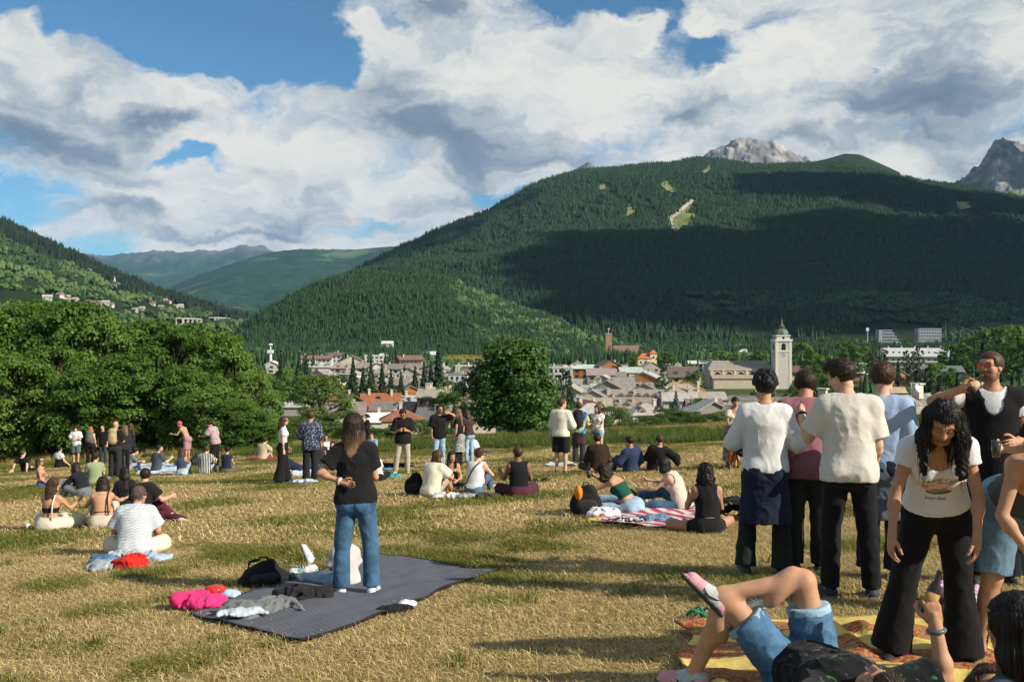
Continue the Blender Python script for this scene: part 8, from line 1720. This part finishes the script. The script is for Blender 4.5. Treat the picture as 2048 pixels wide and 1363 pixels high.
# middle group
x, y, z = gp(895, 1000); bottle((x, y, z + .02), 'brown beer bottle with pale label standing before the seated friends', (.28, .12, .01), lab=(.62, .58, .42)); cup(905, 1001, 'white paper cup next to the beer bottle')
heap('cloth_pile', 892, 996, .62, .34, .13, cloth((.55, .55, .52), 'zebra'), 'black and white patterned cloth behind the beer bottle', seed=16.); heap('jacket', 978, 996, .50, .30, .12, cloth((.045, .045, .048)), 'dark grey jacket lying on the grass left of the man in tank top', seed=17.); heap('jacket', 930, 997, .5, .3, .10, cloth((.30, .33, .36)), 'pale grey cloth between patterned cloth and dark jacket', seed=18.)
heap('bag', 983, 978, .32, .24, .10, cloth((.62, .40, .04)), 'yellow and white plastic bag behind the dark grey jacket', 'bag', None, seed=19.); can(1073, 984, (.10, .12, .30), 'blue and silver energy drink can right of the man in tank top', .165, .028)
heap('cap', 1067, 965, .22, .18, .10, cloth((.014, .014, .015)), 'black cap on the grass right of the man in tank top', 'cap', None, seed=20.); heap('sunglasses_case', 1091, 964, .24, .16, .10, cloth((.012, .012, .012)), 'black pouch on the grass below the hoodie man', 'pouch', None, seed=21.)
soft_bag('backpack', 829, 990, .30, .24, .46, (.014, .014, .015), 'tall black backpack behind the man in cream t-shirt')
# right group
soft_bag('backpack', 1172, 1030, .46, .32, .46, (.016, .016, .017), 'black backpack with an orange side that the curly-haired woman opens', accent=(.03, .03, .028), side=(.62, .20, .02))
heap('plastic_bag', 1206, 1036, .42, .30, .18, cloth((.66, .64, .62)), 'white plastic bag next to the black and orange backpack', 'bag', None, seed=23.); heap('cloth_pile', 1248, 1048, .62, .26, .12, cloth((.012, .014, .03), 'zebra'), 'navy and white striped cloth on the near edge of the striped blanket', seed=24.); heap('jacket', 1312, 1044, .56, .30, .13, cloth((.10, .16, .24), 'denim'), 'faded denim jacket on the striped blanket', seed=25.); heap('wrapper', 1186, 1047, .16, .12, .10, cloth((.60, .42, .05)), 'yellow wrapper by the white plastic bag', 'wrapper', None, seed=26.)
heap('jacket', 1142, 1022, .32, .16, .05, cloth((.50, .42, .14)), 'yellow strap lying left of the black and orange backpack', seed=27.); heap('bag', 1468, 1040, .3, .3, .44, cloth((.012, .012, .013)), 'black bag between the seated woman and the standing man', 'bag', None, seed=28.)
soft_bag('backpack', 393, 932, .36, .28, .50, (.03, .035, .04), 'dark backpack between the navy top and the striped shirt', lift=.02); heap('bag', 302, 912, .8, .4, .30, cloth((.013, .013, .014)), 'black bags behind the man in dark grey t-shirt', 'bag', None, seed=29.)
heap('cloth_pile', 1936, 1206, .5, .4, .12, cloth((.58, .36, .50)), 'pink cloth at the far edge of the yellow blanket', seed=30., lift=.05)
shoe_thing(1932, 1238, 178, 'white trainer standing on the yellow blanket before the pink cloth', (.66, .65, .60), (.70, .69, .64), None, 1., .05); shoe_thing(1950, 1232, 165, 'second white trainer partly behind the first', (.66, .65, .60), (.70, .69, .64), None, 1., .05)
shoe_thing(1518, 1222, 120, 'dark trainer with white sole lying behind the crossed knees', (.05, .06, .06), (.6, .6, .58))
x, y, z = gp(1390, 1236); gs = MB()
for k in range(3): gs.tube([(.06 * math.cos(t * .5) + k * .05, .05 * math.sin(t * .5), .03 + .03 * math.sin(t * .9 + k)) for t in range(13)], .009, 6)
tag(link('strap', gs.mesh('strap', mat('green_webbing', (.02, .22, .12), .7, .1), True), None, (x, y, z + .02)), 'loose green strap on the grass behind the crossed legs', 'strap')
def held(label_starts):
    for (e, S) in PEOPLE:
        if e['label'].startswith(label_starts): return e, S
def hand_at(e, S, nm, off=.085, side=.0):
    a = S.arm[nm]; M = Matrix.Rotation(e.rotation_euler.z, 3, 'Z'); sgn = -1 if nm == 'R' else 1; p = a['wr'] + a['hd'] * off * S.k + a['M'][:, 1] * sgn * .035 * S.k + a['M'][:, 0] * side; return Vector(e.location) + M @ Vector(p), M, a
e, S = held('bearded man in red'); p, M, a = hand_at(e, S, 'R'); mouth = Vector(e.location) + M @ Vector(S.headc + S.M @ np.array([0, .105, -.058]) * S.hs); dv = (mouth - p); ax = dv.normalized()
bottle(mouth - ax * .245, 'dark beer bottle held to the mouth of the man in red sunglasses', (.03, .012, .004), ax.to_track_quat('Z', 'Y').to_matrix(), .235, (.42, .34, .16), 1.05)
e, S = held('man lying on his back'); p, M, a = hand_at(e, S, 'R'); ax = Vector((.35, .1, .95)).normalized(); bottle(p - ax * .06, 'dark bottle with red and yellow label held up by the lying man', (.02, .010, .006), ax.to_track_quat('Z', 'Y').to_matrix(), .235, (.34, .20, .06), 1.05)
e, S = held('person in black at the right edge'); p, M, a = hand_at(e, S, 'R'); g = empty('beer_glass', p - Vector((0, 0, .06))); tag(g, 'small glass of beer held out at the right edge', 'glass'); MB().lathe([(.026, 0), (.034, .12), (.032, .12), (.024, .008)], (0, 0, 0), 14).build('tumbler', mat('clear_glass', (.9, .9, .9), .05, .02, trans=.95), g, True); MB().lathe([(.024, .010), (.0275, .06)], (0, 0, 0), 14).build('beer', mat('beer', (.62, .34, .03), .1, .05), g, True)
e, S = held('person lying at the bottom edge'); p, M, a = hand_at(e, S, 'L'); ph = empty('phone', p); ph.rotation_euler = (R(70), 0, R(20)); tag(ph, 'phone with blue-grey screen held up at the bottom edge', 'phone'); MB().box((0, 0, 0), (.075, .009, .155)).build('phone_case', mat('phone_case', (.02, .02, .022), .4, .05), ph); MB().box((0, -.006, 0), (.068, .002, .145)).build('screen', mat('phone_screen', (.10, .16, .20), .12, .1), ph)
e, S = held('woman with dark curls and green'); p, M, a = hand_at(e, S, 'R'); bottle(p - Vector((0, 0, .12)), 'dark bottle held over the open backpack', (.015, .012, .008), None, .24, (.08, .08, .08))
# push scooter
e, S = held('woman in white top and light blue'); x, y, z = gp(1180, 924); sc = empty('push_scooter', (x, y, z), R(-60)); tag(sc, 'turquoise push scooter in front of the woman in white top', 'scooter'); TQ = mat('turquoise_metal', (.05, .35, .38), .4, .05)
MB().tube([(0, .28, .12), (0, .20, .80)], .022, 8).build('stem', TQ, sc, True); MB().tube([(-.2, .19, .82), (.2, .19, .82)], .018, 8).build('handlebar', mat('black_rubber', (.02, .02, .02), .8, .05), sc, True); MB().box((0, -.05, .09), (.12, .6, .03)).build('deck', TQ, sc)
for yy in (.30, -.38): MB().lathe([(.02, -.02), (.09, -.018), (.09, .018), (.02, .02)], (0, yy, .09), 14, Matrix.Rotation(R(90), 3, 'Y')).build('wheel', mat('black_rubber', (.02, .02, .02), .8, .05), sc, True)
# pushchair
x, y, z = gp(1487, 938); pc = empty('pushchair', (x, y, z), R(150)); tag(pc, 'black folding pushchair in front of the woman in patterned skirt', 'pushchair'); FRM = mat('black_metal', (.015, .015, .016), .4, .05)
for sx in (-.2, .2): MB().tube([(sx, -.30, .08), (sx, .10, .60), (sx, .38, 1.02)], .016, 7).tube([(sx, .30, .08), (sx, -.05, .52)], .016, 7).build('side_frame', FRM, pc, True)
MB().tube([(-.2, .38, 1.02), (.2, .38, 1.02)], .018, 7).build('handle', FRM, pc, True); f = Fld((-.22, -.3, .25), (.22, .3, .85), .016); f.cone((0, -.12, .40), (0, .05, .38), .16, .16, .04, (0, 0, 1), .35); f.cone((0, .08, .42), (0, .24, .78), .16, .15, .04, (0, 1, -.4), .3); V, Q = f.mesh(); link('seat', mesh_np('seat', V, Q, cloth((.020, .020, .022))), pc)
f = Fld((-.24, -.1, .6), (.24, .35, 1.), .016); f.ell((0, .16, .72), (.2, .22, .2), None, .02); f.ell((0, .12, .68), (.18, .22, .18), None, .01, carve=True); V, Q = f.mesh(); link('canopy', mesh_np('canopy', V, Q, cloth((.018, .018, .020))), pc)
for sx in (-.22, .22):
    for yy in (-.30, .30): wl = MB().lathe([(.03, -.02), (.085, -.018), (.085, .018), (.03, .02)], (sx, yy, .085), 14, Matrix.Rotation(R(90), 3, 'Y')).build('wheel', mat('black_rubber', (.02, .02, .02), .8, .05), pc, True); MB().lathe([(.004, -.022), (.045, -.022), (.045, .022), (.004, .022)], (sx, yy, .085), 10, Matrix.Rotation(R(90), 3, 'Y')).build('hub', mat('grey_plastic', (.2, .2, .2), .5, .05), wl, True)

# ------------------------------------------------------------------ grass
def grass_mat(name, cols, trans=.25):
    m = bpy.data.materials.new(name); m.use_nodes = True; t = NT(m.node_tree); b = t.n['Principled BSDF']; g = t.new('ShaderNodeNewGeometry'); oi = t.new('ShaderNodeObjectInfo')
    r = t.m('ADD', t.m('MULTIPLY', g.outputs['Random Per Island'], .75), t.m('MULTIPLY', oi.outputs['Random'], .25)); c = t.ramp(r, cols); t.set(b.inputs['Base Color'], c); b.inputs['Roughness'].default_value = .6; b.inputs['Specular IOR Level'].default_value = .25
    tr = t.new('ShaderNodeBsdfTranslucent'); t.set(tr.inputs[0], c); ms = t.new('ShaderNodeMixShader'); ms.inputs[0].default_value = trans; t.l.new(b.outputs[0], ms.inputs[1]); t.l.new(tr.outputs[0], ms.inputs[2]); t.l.new(ms.outputs[0], t.n['Material Output'].inputs[0]); return m
STRAW = grass_mat('straw', [(.0, srgb(116, 96, 58)), (.35, srgb(186, 162, 106)), (.7, srgb(222, 202, 150)), (.92, srgb(150, 140, 70)), (1., srgb(104, 112, 44))])
MIXG = grass_mat('mixed_grass', [(.0, srgb(150, 124, 70)), (.35, srgb(112, 118, 46)), (.7, srgb(84, 104, 36)), (1., srgb(196, 170, 108))])
TALLG = grass_mat('tall_grass', [(.0, srgb(58, 80, 30)), (.5, srgb(86, 106, 42)), (.85, srgb(124, 132, 66)), (1., srgb(180, 164, 104))], .35)
DRYT = grass_mat('tall_dry_grass', [(.0, srgb(120, 118, 54)), (.5, srgb(168, 150, 84)), (1., srgb(206, 184, 126))], .3)
def blades(name, n, span, hmin, hmax, width, lay, m, seed):
    rng = np.random.default_rng(seed); P = np.stack([rng.uniform(-span, span, n), rng.uniform(-span, span, n), np.full(n, -.01)], -1); a = rng.uniform(0, 6.283, n); L = rng.uniform(hmin, hmax, n); tilt = np.clip(rng.normal(lay, .28, n), 0, 1.5)
    d = np.stack([np.cos(a) * np.sin(tilt), np.sin(a) * np.sin(tilt), np.cos(tilt)], -1); d2 = np.stack([np.cos(a + .4) * np.sin(tilt + .5), np.sin(a + .4) * np.sin(tilt + .5), np.cos(np.minimum(tilt + .5, 1.6))], -1)
    s = np.stack([-np.sin(a), np.cos(a), rng.normal(0, .3, n)], -1) * (width * rng.uniform(.6, 1.4, n))[:, None]; M_ = P + d * (L * .55)[:, None]; E = M_ + d2 * (L * .45)[:, None]; M_[:, 2] = np.maximum(M_[:, 2], .006); E[:, 2] = np.maximum(E[:, 2], .004)
    V = np.stack([P - s, P + s, M_ + s * .8, M_ - s * .8, E], 1).reshape(-1, 3); i = np.arange(n)[:, None] * 5
    return src_obj(name, mesh_np(name, V, [i + np.array([0, 1, 2, 3]), i + np.array([3, 2, 4])], m, False))
def ground_patches(n, y0, y1, power=1.):
    y = (RNG.random(n) * (y1 ** 2 - y0 ** 2) + y0 ** 2) ** .5; x = RNG.uniform(-.60, .60, n) * y + 0; return x, y
def patch_field(name, x, y, src, label, s0, s1, dz=0.):
    n = len(x); s = RNG.uniform(s0, s1, n); inst_points(name, np.stack([x, y, GZ(x, y) + dz], -1), np.stack([s, s, s], -1), np.stack([np.full(n, math.atan(-.076)), np.full(n, -math.atan(.047)), np.zeros(n)], -1), src, label, 'grass')
def off_blankets(x, y, grow=.0):
    ok = np.ones(len(x), bool)
    for B in (BLANKET, YB, [(1175, 1048), (1452, 1062), (1428, 1008), (1215, 1012)]):
        pts = [gp(*c)[:2] for c in B]; cx = sum(p[0] for p in pts) / 4; cy_ = sum(p[1] for p in pts) / 4; pts = [(cx + (p[0] - cx) * (1 + grow), cy_ + (p[1] - cy_) * (1 + grow)) for p in pts]; ok &= ~in_poly(x, y, pts)
    return ok
SR = [blades('straw_patch', 420, .24, .03, .11, .0022, 1.15, STRAW, 100 + i) for i in range(6)]; GR = [blades('green_patch', 380, .24, .03, .10, .0026, .75, MIXG, 120 + i) for i in range(4)]
SF = [blades('far_straw_patch', 260, .55, .05, .14, .006, 1.05, STRAW, 140 + i) for i in range(5)]; GF = [blades('far_green_patch', 260, .55, .05, .13, .006, .7, MIXG, 150 + i) for i in range(4)]
WE = [blades('weed', 46, .10, .05, .16, .005, .6, MIXG, 160 + i) for i in range(3)]
def greenness(x, y): return fbm(x * .55 + 31, y * .55, o=4) + .35 * fbm(x * 2.4, y * 2.4 + 7, o=2) + np.clip(-x / 14., -.1, .35)
x, y = ground_patches(5200, 2.8, 14.); ok = off_blankets(x, y, .03); x, y = x[ok], y[ok]; gr = greenness(x, y) > .46
patch_field('dry_grass', x[~gr], y[~gr], SR, 'short dry straw of the mown meadow in the foreground', .85, 1.25); patch_field('green_grass', x[gr], y[gr], GR, 'short green grass patches in the foreground', .85, 1.2)
x, y = ground_patches(9600, 13.4, 50.); ok = off_blankets(x, y, .06) & (y < 41.4 - .45 * x); x, y = x[ok], y[ok]; gr = greenness(x, y) + np.clip((y - 34) / 12., 0, .5) > .50
patch_field('far_dry_grass', x[~gr], y[~gr], SF, 'short dry straw of the mown meadow further back', .8, 1.2); patch_field('far_green_grass', x[gr], y[gr], GF, 'green grass patches of the meadow further back', .8, 1.2)
x, y = ground_patches(420, 3., 16.); ok = off_blankets(x, y, .1) & (greenness(x, y) > .1); patch_field('weeds', x[ok], y[ok], WE, 'small green weeds in the dry meadow', .6, 1.3)
TG = [blades('tall_grass_patch', 150, .6, .35, .75, .010, .22, TALLG, 170 + i) for i in range(4)]; TD = [blades('tall_dry_patch', 110, .6, .4, .85, .008, .2, DRYT, 180 + i) for i in range(3)]
n = 9500; y = RNG.uniform(32, 76, n); x = RNG.uniform(-.62, .62, n) * y; edge = 40.2 - .45 * x + 1.2 * vnoise(x * .35, 3.); ok = y > edge; x, y = x[ok], y[ok]; dry = fbm(x * .22 + 5, y * .22, o=3) + np.clip((y - 52) / 20., -.2, .5) + np.clip((-x - 12) / 14, 0, .8) > .38
patch_field('tall_grass', x[~dry], y[~dry], TG, 'tall uncut green grass along the far edge of the meadow', .38, .75); patch_field('tall_dry_grass', x[dry], y[dry], TD, 'tall dry grass along the far edge of the meadow', .35, .8)
print('PROPS', round(time.time() - T0, 1))
# ------------------------------------------------------------------ air
hz = MB().box((0, 9300, 800), (30000, 19400 + 400, 1760))
hm = bpy.data.materials.new('haze'); hm.use_nodes = True; t = NT(hm.node_tree); t.n.remove(t.n['Principled BSDF'])
pv = t.new('ShaderNodeVolumePrincipled'); pv.inputs['Color'].default_value = (.34, .60, 1.0, 1); pv.inputs['Density'].default_value = 2.0e-5; pv.inputs['Anisotropy'].default_value = .0
t.l.new(pv.outputs[0], t.n['Material Output'].inputs['Volume'])
haze = hz.build('haze', hm); haze['kind'] = 'stuff'; tag(haze, 'thin blue summer haze filling the valley', 'haze')
print('SCRIPT SECONDS', round(time.time() - T0, 1))
